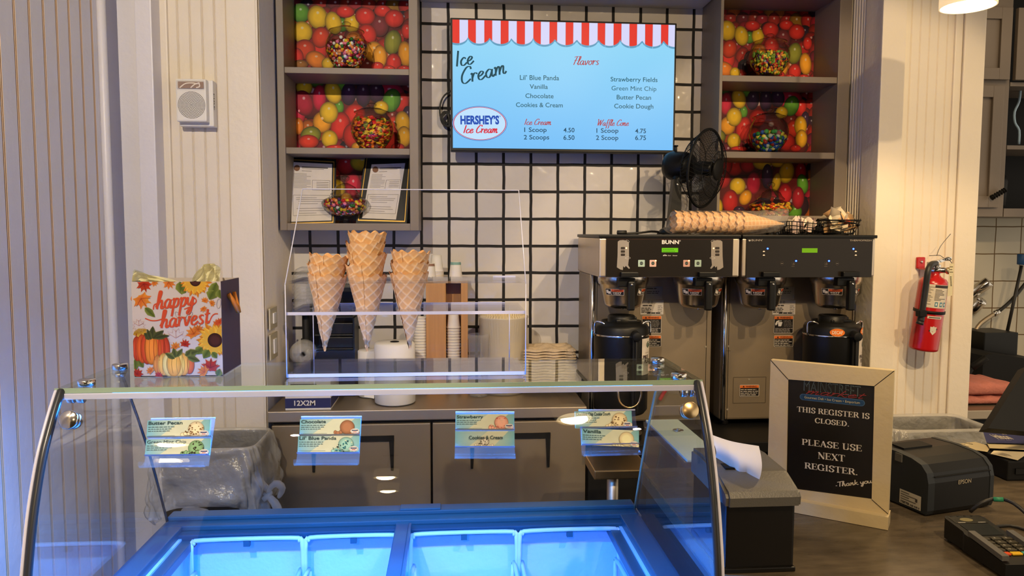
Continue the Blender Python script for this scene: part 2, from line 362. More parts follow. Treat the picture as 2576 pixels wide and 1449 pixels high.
SC = {
 'a': (1.0, [[(.75, .85), (.45, 1), (.12, .6), (.2, .1), (.5, .05), (.78, .75), (.8, .95)], [(.8, .95), (.75, .25), (.88, 0), (1.05, .25)]]),
 'c': (.85, [[(.75, .8), (.5, 1), (.15, .6), (.2, .1), (.5, 0), (.88, .3)]]),
 'e': (.88, [[(.1, .42), (.5, .55), (.7, .85), (.45, 1), (.15, .6), (.2, .1), (.5, 0), (.92, .35)]]),
 'f': (.68, [[(.85, 1.85), (.62, 2.05), (.42, 1.6), (.35, .3), (.3, -.7), (.1, -.9)], [(.05, .9), (.75, .95)]]),
 'h': (.98, [[(0, .2), (.4, 1.2), (.55, 1.9), (.35, 2), (.25, 1.5), (.15, 0)], [(.15, .3), (.4, .85), (.65, .95), (.7, .6), (.65, .15), (.8, 0), (1, .25)]]),
 'k': (.9, [[(.1, 0), (.3, 2)], [(.75, 1), (.2, .5)], [(.3, .55), (.75, 0), (.95, .15)]]),
 'l': (.5, [[(0, .2), (.4, 1.3), (.5, 1.95), (.3, 1.95), (.2, 1.2), (.15, .2), (.3, 0), (.5, .25)]]),
 'm': (1.35, [[(.05, .9), (.2, 1), (.15, 0)], [(.15, .3), (.4, .95), (.6, .95), (.58, 0)], [(.58, .3), (.85, .95), (1.05, .95), (1, .2), (1.15, 0), (1.35, .25)]]),
 'n': (.95, [[(.05, .9), (.2, 1), (.15, 0)], [(.15, .3), (.45, .95), (.65, .95), (.62, .2), (.75, 0), (.95, .25)]]),
 'o': (.85, [[(.5, 1), (.15, .7), (.15, .2), (.45, 0), (.75, .35), (.7, .8), (.5, 1), (.9, .85)]]),
 'p': (.92, [[(.1, .8), (.25, 1), (.2, 0), (.1, -1)], [(.2, .3), (.45, .95), (.75, .9), (.75, .3), (.45, 0), (.2, .2)]]),
 'r': (.7, [[(.05, .9), (.2, 1), (.15, 0)], [(.17, .4), (.4, .95), (.65, .95), (.68, .8)]]),
 's': (.75, [[(.65, .9), (.4, 1), (.2, .8), (.4, .5), (.6, .25), (.4, 0), (.1, .12)]]),
 't': (.6, [[(.35, 1.6), (.25, .2), (.4, 0), (.6, .2)], [(.02, 1.05), (.65, 1.1)]]),
 'u': (.98, [[(.1, 1), (.1, .3), (.3, 0), (.6, .4), (.7, 1)], [(.7, 1), (.68, .2), (.8, 0), (1, .25)]]),
 'v': (.8, [[(.1, 1), (.2, .4), (.35, 0), (.6, .6), (.65, 1), (.85, .9)]]),
 'y': (.9, [[(.1, 1), (.12, .35), (.35, .1), (.65, .6), (.75, 1)], [(.75, 1), (.65, -.3), (.4, -.95), (.15, -.75), (.5, -.2), (1, .25)]]),
 'I': (.6, [[(.42, 2), (.2, 0)]]),
 'C': (1.2, [[(1.3, 1.6), (1.2, 1.95), (.8, 1.9), (.3, 1.1), (.25, .3), (.6, 0), (1.2, .4)]]),
 'F': (1.1, [[(.25, 1.85), (.8, 2), (1.5, 1.95)], [(.85, 1.95), (.6, 1), (.4, 0)], [(.35, 1.05), (1, 1.1)]]),
 'W': (1.75, [[(.1, 1.9), (.3, 2), (.35, .5), (.4, 0)], [(.4, 0), (1, 1.9)], [(1, 1.9), (1, .5), (1.05, 0)], [(1.05, 0), (1.6, 1.6), (1.8, 2)]]),
 'T': (1.05, [[(0, 1.9), (1.3, 2)], [(.7, 1.95), (.5, 0)]]),
 '-': (.5, [[(.05, .5), (.4, .5)]]), ' ': (.5, []),
}
def script(mb, pl, s, p0, p1, xh, wd, col, thin=None, shear=.2, lift=.0008):
    """handwritten lettering between photo pixels p0 and p1, x-height xh pixels, stroke width wd pixels"""
    a = V(pl.q(*p0)); b = V(pl.q(*p1)); hh = (V(pl.q(p0[0], p0[1]-xh))-a).length; k = hh/xh
    tot = sum(SC[c][0] for c in s); d = b-a; e = d.normalized(); nn = V((-e.y, e.x)); sx = d.length/tot; x = 0
    for c in s:
        for st in SC[c][1]:
            lift += 4e-5; ribbon(mb, pl, [a+e*((x+p[0]+shear*p[1])*sx)+nn*(p[1]*hh) for p in st], wd*k, col, lift, thin=None if thin is None else thin*k)
        x += SC[c][0]
def sv(x, y0=0, y1=1, w=.17, ser=1): return ('v', x, y0, y1, w, ser)
SERIF = {
 'T': (.8, [('h', .03, .77, .965), sv(.4), ('t', .05, .74, .97), ('t', .75, .74, .97)]),
 'H': (.86, [sv(.18), sv(.68), ('h', .2, .66, .52)]), 'I': (.42, [sv(.21)]),
 'S': (.66, [('c', [(.56, .72), (.53, .93), (.33, 1), (.13, .8), (.22, .6), (.45, .45), (.57, .25), (.4, .01), (.18, .04), (.08, .3)])]),
 'R': (.8, [sv(.18), ('c', [(.17, .965), (.48, .95), (.6, .75), (.48, .54), (.17, .52)]), ('d', (.42, .52), (.7, .03), .17), ('h', .62, .82, .025)]),
 'E': (.72, [sv(.18), ('h', .17, .64, .965), ('h', .17, .5, .52), ('h', .17, .66, .035), ('t', .62, .74, .97), ('t', .65, .03, .27), ('t', .5, .38, .66)]),
 'G': (.84, [('c', [(.68, .7), (.58, .95), (.4, 1), (.12, .78), (.12, .22), (.4, 0), (.66, .12)]), sv(.66, 0, .45), ]),
 'C': (.76, [('c', [(.66, .7), (.58, .95), (.38, 1), (.12, .75), (.12, .25), (.4, 0), (.68, .22)])]),
 'L': (.68, [sv(.18), ('h', .17, .62, .035), ('t', .61, .03, .3)]), 'O': (.82, [('c', [(.4, 1), (.12, .78), (.12, .22), (.4, 0), (.68, .22), (.68, .78), (.4, 1)])]),
 'D': (.82, [sv(.18), ('c', [(.17, .965), (.48, .95), (.7, .5), (.48, .05), (.17, .035)])]),
 'P': (.72, [sv(.18), ('c', [(.17, .965), (.48, .95), (.62, .73), (.48, .48), (.17, .46)])]),
 'A': (.8, [('d', (.12, .03), (.38, 1), .06), ('d', (.38, .97), (.66, .03), .17), ('h', .2, .55, .35), ('h', .0, .25, .025), ('h', .52, .82, .025)]),
 'U': (.82, [sv(.18, .28, 1, .17, 2), ('c', [(.18, .32), (.22, .06), (.42, .01), (.6, .08), (.66, .32)]), sv(.66, .3, 1, .07, 2)]),
 'N': (.84, [sv(.14, 0, 1, .06), sv(.72, 0, 1, .06, 2), ('d', (.12, .98), (.7, .03), .19)]),
 'X': (.8, [('d', (.14, .97), (.66, .03), .18), ('d', (.64, .97), (.14, .03), .06), ('h', 0, .27, .025), ('h', .5, .82, .025), ('h', .02, .3, .975), ('h', .52, .78, .975)]),
 'M': (1.0, [sv(.14, 0, 1, .06), sv(.82, 0, 1, .17), ('d', (.14, .98), (.46, .05), .17), ('d', (.46, .05), (.78, .98), .06)]),
 'K': (.82, [sv(.18), ('d', (.62, .97), (.22, .42), .07), ('d', (.32, .55), (.68, .03), .17), ('h', .55, .82, .025), ('h', .48, .74, .975)]),
 '.': (.34, [('o', .15, .07)]), ' ': (.36, []),
}
def serif(mb, pl, s, p0, p1, h, col, lift=.0008):
    a = V(pl.q(*p0)); b = V(pl.q(*p1)); hh = (V(pl.q(p0[0], p0[1]-h))-a).length
    tot = sum(SERIF[c][0] for c in s); d = b-a; e = d.normalized(); nn = V((-e.y, e.x)); sx = d.length/tot; x = 0
    def P(q): return a+e*((x+q[0])*sx)+nn*(q[1]*hh)
    for c in s:
        for it in SERIF[c][1]:
            lift += 2e-5
            if it[0] == 'v':
                _, vx, y0, y1, w, ser = it; ribbon(mb, pl, [P((vx, y0)), P((vx, y1))], w*sx, col, lift)
                for yy, on in ((y0+.025, ser == 1), (y1-.025, ser)):
                    if on: ribbon(mb, pl, [P((vx-w/2-.08, yy)), P((vx+w/2+.08, yy))], .05*hh, col, lift)
            elif it[0] == 'h': ribbon(mb, pl, [P((it[1], it[3])), P((it[2], it[3]))], .06*hh, col, lift)
            elif it[0] == 't': ribbon(mb, pl, [P((it[1], it[2])), P((it[1], it[3]))], .05*sx, col, lift)
            elif it[0] == 'c': ribbon(mb, pl, [P(q) for q in it[1]], .18*sx, col, lift, thin=.05*hh)
            elif it[0] == 'd': ribbon(mb, pl, [P(it[1]), P(it[2])], it[3]*sx, col, lift)
            elif it[0] == 'o': disc(mb, pl, P((it[1], it[2])), .085*sx, .08*hh, col, lift)
        x += SERIF[c][0]
def lines(mb, pl, px0, py0, px1, py1, n, col, lift=.0007, fill=.45, seed=1):
    """rows of illegibly small print, as broken dashes"""
    rnd = random.Random(seed); a = pl.q(px0, py0); b = pl.q(px1, py1); h = (a[1]-b[1])/n
    for i in range(n):
        y = a[1]-h*(i+.5); x = a[0]; end = a[0]+(b[0]-a[0])*rnd.uniform(.75, 1)
        while x < end:
            l = rnd.uniform(1.2, 4)*abs(h)*.8; rect(mb, pl, x, y-abs(h)*fill/2, min(x+l, end), y+abs(h)*fill/2, col, lift); x += l+abs(h)*.4
# ================================================================= SETTING
XLW, XAL, XAR = -1.155, -.676, 1.61
YF, YB = 2.75, 3.2
def bead_panel(mb, axis, a0, a1, fixed, z0, z1, pitch, phase, facing, w=.012, d=.004):
    """vertical bead board: flat boards with a double groove between them, as one strip profile"""
    prof = [(a0, 0, 0)]; a = phase
    while a < a1:
        if a > a0+w: 
            for k, (o, dd, gi) in enumerate(((-w/2, 0, 0), (-w/2+.002, d, 1), (-.0015, d, 1), (0, .0, 1), (.0015, d, 1), (w/2-.002, d, 1), (w/2, 0, 0))): prof.append((a+o, dd, gi))
        a += pitch
    prof.append((a1, 0, 0)); n = len(prof); vs = []
    for z in (z0, z1):
        for (p, dd, gi) in prof:
            vs.append((p, fixed+dd, z) if axis == 'x' else (fixed-facing*dd, p, z))
    mb.add(vs, [(i, i+1, n+i+1, n+i) for i in range(n-1)])
    for i in range(n-1): mb.m[len(mb.m)-(n-1)+i] = 1 if (prof[i][2] or prof[i+1][2]) and prof[i][1]+prof[i+1][1] > 0 else 0
def fluted(mb, x, y0, y1, z0, z1, n, d):
    prof = [(0, y0)]
    for i in range(n):
        c = y0+(y1-y0)*(i+.5)/n; h = (y1-y0)/n*.5
        prof += [(0, c-h*.95), (-d*.8, c-h*.5), (-d, c), (-d*.8, c+h*.5), (0, c+h*.95)]
    prof.append((0, y1)); m = len(prof)
    vs = [(x+dx, y, z) for z in (z0, z1) for dx, y in prof]
    mb.add(vs, [(i, i+1, m+i+1, m+i) for i in range(m-1)])
mb = MB(); mb.box(-4.5, 4.5, -7, 5.2, -.1, 0); struct('floor', mb, 'floor')
mb = MB(); mb.box(-4.5, 4.5, -7, 5.2, 3.0, 3.1); struct('ceiling', mb, 'ceil')
mb = MB(); bead_panel(mb, 'y', -.8, 2.62, XLW, 0, 3, .0725, .02, 1, w=.013, d=.005); mb.box(XLW-.12, XLW-.006, -.8, 2.66, 0, 3); struct('wall_left', mb, ['paint_left', 'groove'], fix=False)
mb = MB(); mb.cyl((XLW+.012, 2.60, 0), (XLW+.012, 2.60, 3), .014, n=12); struct('trim_1', mb, 'paint_left')
XP0, XP1 = U(346, 300, 2.68).x, U(389, 300, 2.68).x
mb = MB(); mb.box(XP0, XP1, 2.68, 2.80, 0, 3, bev=.004); struct('trim_2', mb, 'paint_left')
mb = MB(); mb.box(XLW-.12, XP0+.02, 2.73, 2.95, 0, 3); struct('trim_3', mb, 'paint_left')
mb = MB(); mb.box(-4.5, 4.5, -6.95, -6.8, 0, 3); struct('wall_shop', mb, 'shop')
# wall between the corner post and the alcove on the left
XB0 = U(575, 300, YF).x
mb = MB(); bead_panel(mb, 'x', XP1-.01, XB0+.005, YF+.018, 0, 3, .042, XP1+.055, 1, w=.009, d=.003); mb.box(XP1-.02, XAL-.012, YF+.03, YB+.15, 0, 3)
struct('wall_front_left', mb, ['paint', 'paint'], fix=False)
mb = MB(); mb.box(XB0, XAL-.012, YF, YF+.05, 0, 3, bev=.003); struct('trim_4', mb, 'paint')
mb = MB(); mb.box(U(405, 300, 2.75).x, U(426, 300, 2.75).x, YF+.004, YF+.03, 0, 3, bev=.005); struct('trim_5', mb, 'paint')
# alcove: tiled back wall, ribbed side walls
mb = MB(); mb.box(XAL-.1, XAR+.1, YB, YB+.15, 0, 3); struct('wall_back', mb, 'tile')
mb = MB(); fluted(mb, XAL, YF+.002, YB, 0, 3, 20, .005); mb.box(XAL-.012, XAL-.006, YF, YB, 0, 3); struct('wall_alcove_left', mb, 'paint', fix=False)
mb = MB(); fluted(mb, XAR+.004, YF+.06, YB, 0, 3, 20, -.005); mb.box(XAR+.01, XAR+.02, YF+.012, YB, 0, 3); struct('wall_alcove_right', mb, 'paint', fix=False)
# right hand column
c0, c1, c2, c3 = (U(p, 300, YF).x for p in (2206, 2272, 2418, 2471))
mb = MB(); mb.box(XAR+.001, c1, YF, YF+.12, 0, 3, bev=.004); struct('trim_6', mb, 'paint')
mb = MB(); mb.box(c2, c3, YF, YF+.12, 0, 3, bev=.004); struct('trim_7', mb, 'paint')
mb = MB(); bead_panel(mb, 'x', c1-.01, c2+.01, YF+.018, 0, 3, .036, c1+.03, 1, w=.007, d=.002); mb.box(XAR+.021, c3-.004, YF+.03, YF+.118, 0, 3); struct('wall_front_right', mb, ['paint', 'paint'], fix=False)
mb = MB(); mb.box(U(2398, 300, YF).x, c2-.002, YF+.008, YF+.03, 0, 3, bev=.004); struct('trim_8', mb, 'paint')
# soffit board over the alcove
zs = U(1300, 12, YB).z
mb = MB(); mb.box(XAL+.545, 1.062, 2.99, YB-.002, zs, zs+.04, bev=.003); mb.box(XAL+.545, 1.062, 2.99, 3.01, zs+.04, 3); struct('trim_9', mb, 'soffit')
# kitchen wall beyond the opening
mb = MB(); mb.box(c3-.4, 4.4, 3.9, 4.0, 0, 3); struct('wall_kitchen', mb, 'kitile')

# ================================================================= JELLY BEAN DISPLAY CABINETS
def zz(x, y): return (660+x/2.4146, y/2.4146)
GR, YE, OR, RD, MA, PU, OL, OY, DK = (96, 150, 40), (236, 190, 30), (238, 128, 30), (220, 44, 34), (206, 24, 66), (62, 24, 66), (138, 140, 44), (246, 164, 34), (110, 20, 20)
UPB = [(560, 330, 90, 120, 0, DK), (600, 420, 120, 70, 0, DK), (715, 150, 55, 65, 0, (120, 40, 50)), (640, 400, 60, 50, 0, DK), (240, 85, 55, 55, 0, GR), (490, 150, 38, 40, 0, GR), (343, 108, 58, 68, .2, YE), (438, 140, 48, 66, .25, YE), (548, 140, 44, 55, .1, YE), (510, 70, 55, 35, 0, RD), (630, 95, 58, 52, 0, RD), (735, 60, 50, 35, 0, RD), (805, 105, 57, 52, 0, RD), (880, 180, 32, 45, 0, RD), (350, 300, 50, 68, 0, RD), (248, 200, 60, 62, 0, YE), (360, 230, 52, 62, -.3, (214, 62, 24)), (640, 205, 55, 62, .2, RD), (795, 250, 50, 72, -.2, OL), (262, 305, 62, 58, .2, (206, 62, 26)), (210, 350, 42, 52, 0, RD), (330, 365, 62, 48, -.4, OR), (560, 250, 50, 60, 0, OR), (870, 320, 42, 75, .1, OY), (680, 310, 55, 60, 0, OY), (715, 340, 42, 68, 0, OY), (800, 375, 45, 55, 0, RD), (400, 388, 36, 36, 0, YE), (700, 400, 38, 28, 0, RD), (770, 412, 36, 20, 0, RD), (862, 412, 42, 22, 0, RD), (235, 395, 45, 26, 0, (150, 100, 30))]
MIB = [(300, 600, 120, 120, 0, DK), (560, 640, 120, 120, 0, DK), (650, 780, 130, 130, 0, DK), (800, 880, 110, 70, 0, DK), (770, 560, 90, 60, 0, MA), (330, 490, 50, 42, 0, (70, 110, 30)), (485, 510, 45, 40, 0, GR), (465, 650, 28, 42, 0, GR), (255, 535, 47, 45, 0, YE), (220, 700, 36, 58, 0, MA), (250, 630, 58, 75, .3, (170, 16, 50)), (345, 598, 40, 76, -.05, MA), (430, 562, 48, 68, .3, YE), (525, 570, 44, 66, -.1, PU), (690, 555, 50, 60, .1, PU), (612, 570, 44, 76, 0, PU), (845, 620, 42, 62, -.3, RD), (785, 605, 53, 70, -.3, GR), (880, 700, 30, 60, 0, PU), (560, 690, 62, 58, .3, RD), (470, 765, 58, 82, -.2, RD), (360, 745, 54, 62, 0, OY), (402, 685, 54, 63, 0, YE), (720, 650, 44, 40, .2, YE), (800, 760, 45, 60, 0, (226, 60, 34)), (760, 850, 60, 60, 0, RD), (850, 740, 45, 68, .05, (244, 180, 26)), (858, 825, 42, 62, 0, (244, 176, 30)), (215, 770, 32, 50, 0, OR), (290, 822, 60, 50, .3, OL), (275, 862, 60, 40, 0, (222, 54, 30)), (404, 845, 48, 52, 0, YE), (540, 825, 52, 72, 0, RD), (570, 890, 32, 26, 0, OY), (440, 900, 60, 20, 0, RD), (820, 890, 40, 24, 0, RD)]
LOR = [(500, 1000, 190, 90, 0, DK), (560, 1180, 190, 120, 0, DK), (850, 1080, 120, 150, 0, DK), (860, 1250, 120, 90, 0, (60, 14, 40)), (510, 1010, 60, 60, 0, RD), (450, 1000, 50, 70, 0, RD), (590, 1000, 50, 50, 0, (196, 30, 40)), (775, 985, 50, 30, 0, YE), (680, 985, 62, 46, 0, YE), (712, 1070, 35, 76, 0, PU), (830, 1045, 48, 68, -.2, YE), (770, 1105, 28, 58, -.2, YE), (915, 1040, 36, 60, 0, (190, 20, 46)), (630, 1113, 45, 68, 0, MA), (440, 1090, 50, 60, 0, (180, 22, 30)), (533, 1130, 51, 53, 0, YE), (825, 1175, 45, 66, 0, (206, 30, 44)), (930, 1115, 36, 62, .2, GR), (490, 1225, 52, 74, 0, (200, 30, 32)), (582, 1200, 38, 50, -.5, OY), (412, 1260, 34, 56, 0, YE), (545, 1278, 36, 26, 0, PU), (888, 1285, 46, 46, 0, GR), (905, 1200, 40, 70, 0, (170, 20, 40)), (690, 1260, 70, 60, 0, PU), (790, 1290, 60, 50, 0, OR)]
BEANS = UPB+MIB+[((x-527)/.905+430, (y-600)/.905+562, a/.905, b/.905, r, c) for x, y, a, b, r, c in LOR]
def bean_paper(mb, pl, fx, fy, k, clip):
    """the printed jelly bean photograph pasted on the back of a cabinet"""
    rect(mb, pl, clip[0], clip[1], clip[2], clip[3], (104, 16, 18), .0002)
    rb = random.Random(11); under = []
    for j in range(24):
        for i in range(11):
            under.append((170+i*76+38*(j % 2)+rb.uniform(-14, 14), -20+j*62+rb.uniform(-12, 12), rb.uniform(44, 56), rb.uniform(52, 68), rb.uniform(-.5, .5), tuple(v*rb.uniform(.55, .8) for v in rb.choice((RD, RD, MA, RD, (150, 20, 40), OR, PU)))))
    for i, (x, y, a, b, r, c) in enumerate(under+BEANS):
        ce = (fx(x), fy(y)); a *= k; b *= k; li = .0004+i*.000012
        if ce[0]+a < clip[0] or ce[0]-a > clip[2] or ce[1]+b < clip[1] or ce[1]-b > clip[3]: continue
        ce = (min(max(ce[0], clip[0]), clip[2]), min(max(ce[1], clip[1]), clip[3]))
        c = tuple(max(0, v*.86-8*(v < 120)) for v in c); dk = tuple(v*.62 for v in c); lt = tuple(min(255, v*1.12+14) for v in c)
        disc(mb, pl, ce, a, b, c, li, rot=r, n=26, cols=[(.35, lt), (.75, c), (.97, dk), (1, tuple(v*.5 for v in c))], clip=clip)
        h = (ce[0]+a*.02, ce[1]+b*.38)
        if clip[0]+a*.2 < h[0] < clip[2]-a*.2 and h[1] < clip[3]-b*.1: disc(mb, pl, h, a*.17, b*.15, c, li+.00002, n=10, cols=[(.5, tuple(v*.4+150 for v in c)), (1, lt)], clip=clip)
def cabinet(lbl, x0, x1, iL, iR, z0, zt, shelves, zoomfn, k):
    """x0..x1 outer; iL, iR stiles; shelves = [(front bottom z, front top z)]"""
    yf, yb = 2.97, YB-.004
    root = thing('display_cabinet', lbl, 'cabinet', ((x0+x1)/2, 3.08, z0), 'taupe candy display cabinets')
    mb = MB()
    mb.box(x0, x0+iL, yf, yb, z0, zt, bev=.002); mb.box(x1-iR, x1, yf, yb, z0, zt, bev=.002)
    mb.box(x0+iL, x1-iR, yf+.001, yb, z0, z0+.028, bev=.002); mb.box(x0+iL, x1-iR, yf+.001, yb, zt-.13, zt); mb.box(x0+iL, x1-iR, yb-.012, yb, z0+.028, zt-.13)
    mb.build('carcass', 'taupe', root)
    for a, b in shelves:
        m2 = MB(); m2.box(x0+iL, x1-iR, yf+.006, yb-.012, a, b, bev=.002); m2.build('shelf', 'taupe', root)
    m3 = MB(); pl = flatY(yb-.0125); s = (yb/F)
    clip = (x0+iL+.0, z0+.03, k[1] if k[1] else x1-iR, zt-.131)
    bean_paper(m3, pl, lambda x: pl.q(*zoomfn(x, 500))[0], lambda y: pl.q(*zoomfn(400, y))[1], k[0]*s, clip)
    m3.build('bean_print_backing', 'prn', root, fix=False)
    return root
Y3 = 2.97
def zat(py, px=900, Y=Y3): return U(px, py, Y).z
cabinet('taupe wall cabinet left of the menu screen holding candy jars and framed certificates', XAL+.008, U(1052, 300, Y3).x, .027, .034, zat(580), 2.66, [(zat(186), zat(170.5)), (zat(388), zat(372))], zz, (1/2.4146, 0))
cabinet('taupe wall cabinet right of the menu screen behind the black fan', U(1808, 300, Y3).x, XAR-.002, .012, .05, zat(560, 1950), 2.66, [(zat(206, 1950), zat(190.5, 1950)), (zat(398, 1950), zat(382, 1950))],
        lambda x, y: (1640+((x-430)*.905+527)/2.415, ((y-562)*.905+600)/2.415), (.905/2.415, U(2043, 300, YB).x))

# ---------------------------------------------------------------- candy jars
def candies(root, fn, z0, z1, pal, sz, n, kind='ball', seed=1):
    rnd = random.Random(seed); mb = MB()
    for i in range(n):
        z = z0+(z1-z0)*rnd.random()**.9; r = max(fn(z)-sz*1.25, .002); a = rnd.uniform(-pi, pi)
        top = z > z1-sz*2
        rr = r*(math.sqrt(rnd.random()) if top else rnd.uniform(.82, 1))
        if not top and math.sin(a) > .35: a = -a
        bm = bmesh.new(); bmesh.ops.create_icosphere(bm, subdivisions=2, radius=sz)
        rot = M.Rotation(rnd.uniform(0, pi), 4, (rnd.random()-.5, rnd.random()-.5, .1+rnd.random()))
        if kind == 'lentil': rot = rot @ M.Diagonal((1.15, 1.15, .55, 1))
        if kind == 'bean': rot = rot @ M.Diagonal((.75, .75, 1.3, 1))
        mb.bm(bm, 0, M.Translation((rr*math.cos(a), rr*math.sin(a), z)) @ rot, lin(rnd.choice(pal)), True)
    mb.lathe([(0, z0)]+[(max(fn(z0+(z1-z0-sz)*t/6)-sz*2.2, .001), z0+(z1-z0-sz)*t/6) for t in range(7)]+[(0, z1-sz)], 20, col=lin((90, 40, 30)))
    o = mb.build('candies', 'candy', root, world=False); o['kind'] = 'stuff'; return o
def interp(prof):
    def f(z):
        for (r0, a), (r1, b) in zip(prof, prof[1:]):
            if a <= z <= b: return r0+(r1-r0)*(z-a)/max(b-a, 1e-6)
        return prof[-1][0]
    return f
def round_jar(lbl, clbl, px, base, top, wpx, Y, fill, pal, sz, n, kind, seed):
    c = U(px, base, Y); z1 = U(px, top, Y).z; R = wpx/2*Y/F; H = z1-c.z
    root = thing('candy_jar', lbl, 'jar', (c.x, Y, c.z), 'glass candy jars in the cabinets')
    body = [(.60, .0), (.64, .012), (.60, .05), (.72, .12), (.9, .24), (.985, .36), (1, .45), (.97, .55), (.87, .66), (.74, .745), (.73, .78)]
    pr = [(r*R, z*H) for r, z in body]
    mb = MB(); mb.lathe([(0, .004)]+pr, 40); mb.build('jar_body', 'jar', root, world=False)
    mb = MB(); mb.lathe([(.80*R, .775*H), (.84*R, .785*H), (.84*R, .80*H), (.72*R, .82*H), (.52*R, .865*H), (.3*R, .885*H), (.12*R, .895*H)], 40); ld = mb.build('lid', 'jar', root, world=False)
    mb = MB(); mb.lathe([(.12*R, .893*H), (.10*R, .91*H), (.2*R, .935*H), (.22*R, .965*H), (.15*R, .99*H), (0, 1*H)], 20); mb.build('knob', 'jar', ld, world=False)
    cd = candies(root, interp(pr), .03*H, fill*H, pal, sz, n, kind, seed); lab(cd, clbl)
    return root
def dish_jar(lbl, clbl, px, base, top, wpx, Y, pal, sz, n, kind, seed, foot=True):
    c = U(px, base, Y); z1 = U(px, top, Y).z; R = wpx/2*Y/F; H = z1-c.z
    root = thing('candy_dish', lbl, 'jar', (c.x, Y, c.z), 'glass candy jars in the cabinets')
    b = [(.42, 0), (.4, .02), (.12, .06), (.1, .17), (.35, .2), (.75, .27), (.95, .37), (1, .44), (.93, .5), (.62, .57), (.52, .60)]
    pr = [(r*R, z*H) for r, z in b]
    mb = MB(); mb.lathe([(0, .004)]+pr, 40); mb.build('dish_body', 'jar', root, world=False)
    mb = MB(); mb.lathe([(.6*R, .595*H), (.62*R, .62*H), (.5*R, .68*H), (.42*R, .76*H), (.2*R, .82*H), (.08*R, .84*H)], 36); ld = mb.build('lid', 'jar', root, world=False)
    mb = MB(); mb.lathe([(.08*R, .838*H), (.07*R, .87*H), (.16*R, .9*H), (.18*R, .95*H), (.1*R, .985*H), (0, H)], 18); mb.build('knob', 'jar', ld, world=False)
    lab(candies(root, interp(pr), .22*H, .5*H, pal, sz, n, kind, seed), clbl)
MIX = [(230, 120, 30), (200, 30, 40), (235, 200, 40), (235, 230, 215), (70, 30, 80), (40, 110, 40), (230, 120, 150), (110, 20, 30), (240, 160, 90)]
round_jar('round glass jar of tiny mixed candies on the top shelf of the left cabinet', 'tiny round candies in many colours', 873, 174, 55, 102, 3.07, .60, MIX, .0072, 420, 'ball', 1)
round_jar('round jar of flat red, yellow and brown candies on the left cabinet second shelf', 'flat candies in red, yellow and brown', 937, 376, 259, 104, 3.07, .66, [(206, 40, 36), (232, 190, 50), (120, 130, 40), (210, 120, 40), (90, 40, 40), (235, 120, 40), (150, 20, 40)], .0095, 340, 'lentil', 2)
dish_jar('footed glass dish of pastel candies between the framed certificates', 'small candies in pastel colours', 870, 567, 440, 117, 3.04, MIX, .0075, 260, 'ball', 3)
round_jar('round glass jar of small banana and ball candies on the right cabinet top shelf', 'small candies, many of them yellow and green', 1934, 191, 85, 101, 3.07, .52, [(236, 206, 60), (110, 140, 40), (220, 110, 40), (190, 40, 40), (120, 160, 60), (60, 30, 70), (240, 190, 60)], .0078, 360, 'bean', 4)
round_jar('round glass jar less than half full of blue and green candies on the right cabinet', 'blue, green and yellow candies', 1932, 383, 272, 99, 3.07, .44, [(30, 70, 160), (30, 80, 170), (50, 130, 60), (60, 150, 70), (225, 210, 70), (150, 40, 30), (200, 210, 190)], .0098, 200, 'ball', 5)
dish_jar('wide glass dish of orange and red candies low in the right cabinet', 'orange, yellow and red candies', 1937, 571, 457, 112, 3.06, [(235, 150, 40), (210, 60, 30), (236, 190, 60), (140, 150, 50), (220, 90, 40)], .0085, 200, 'lentil', 6)
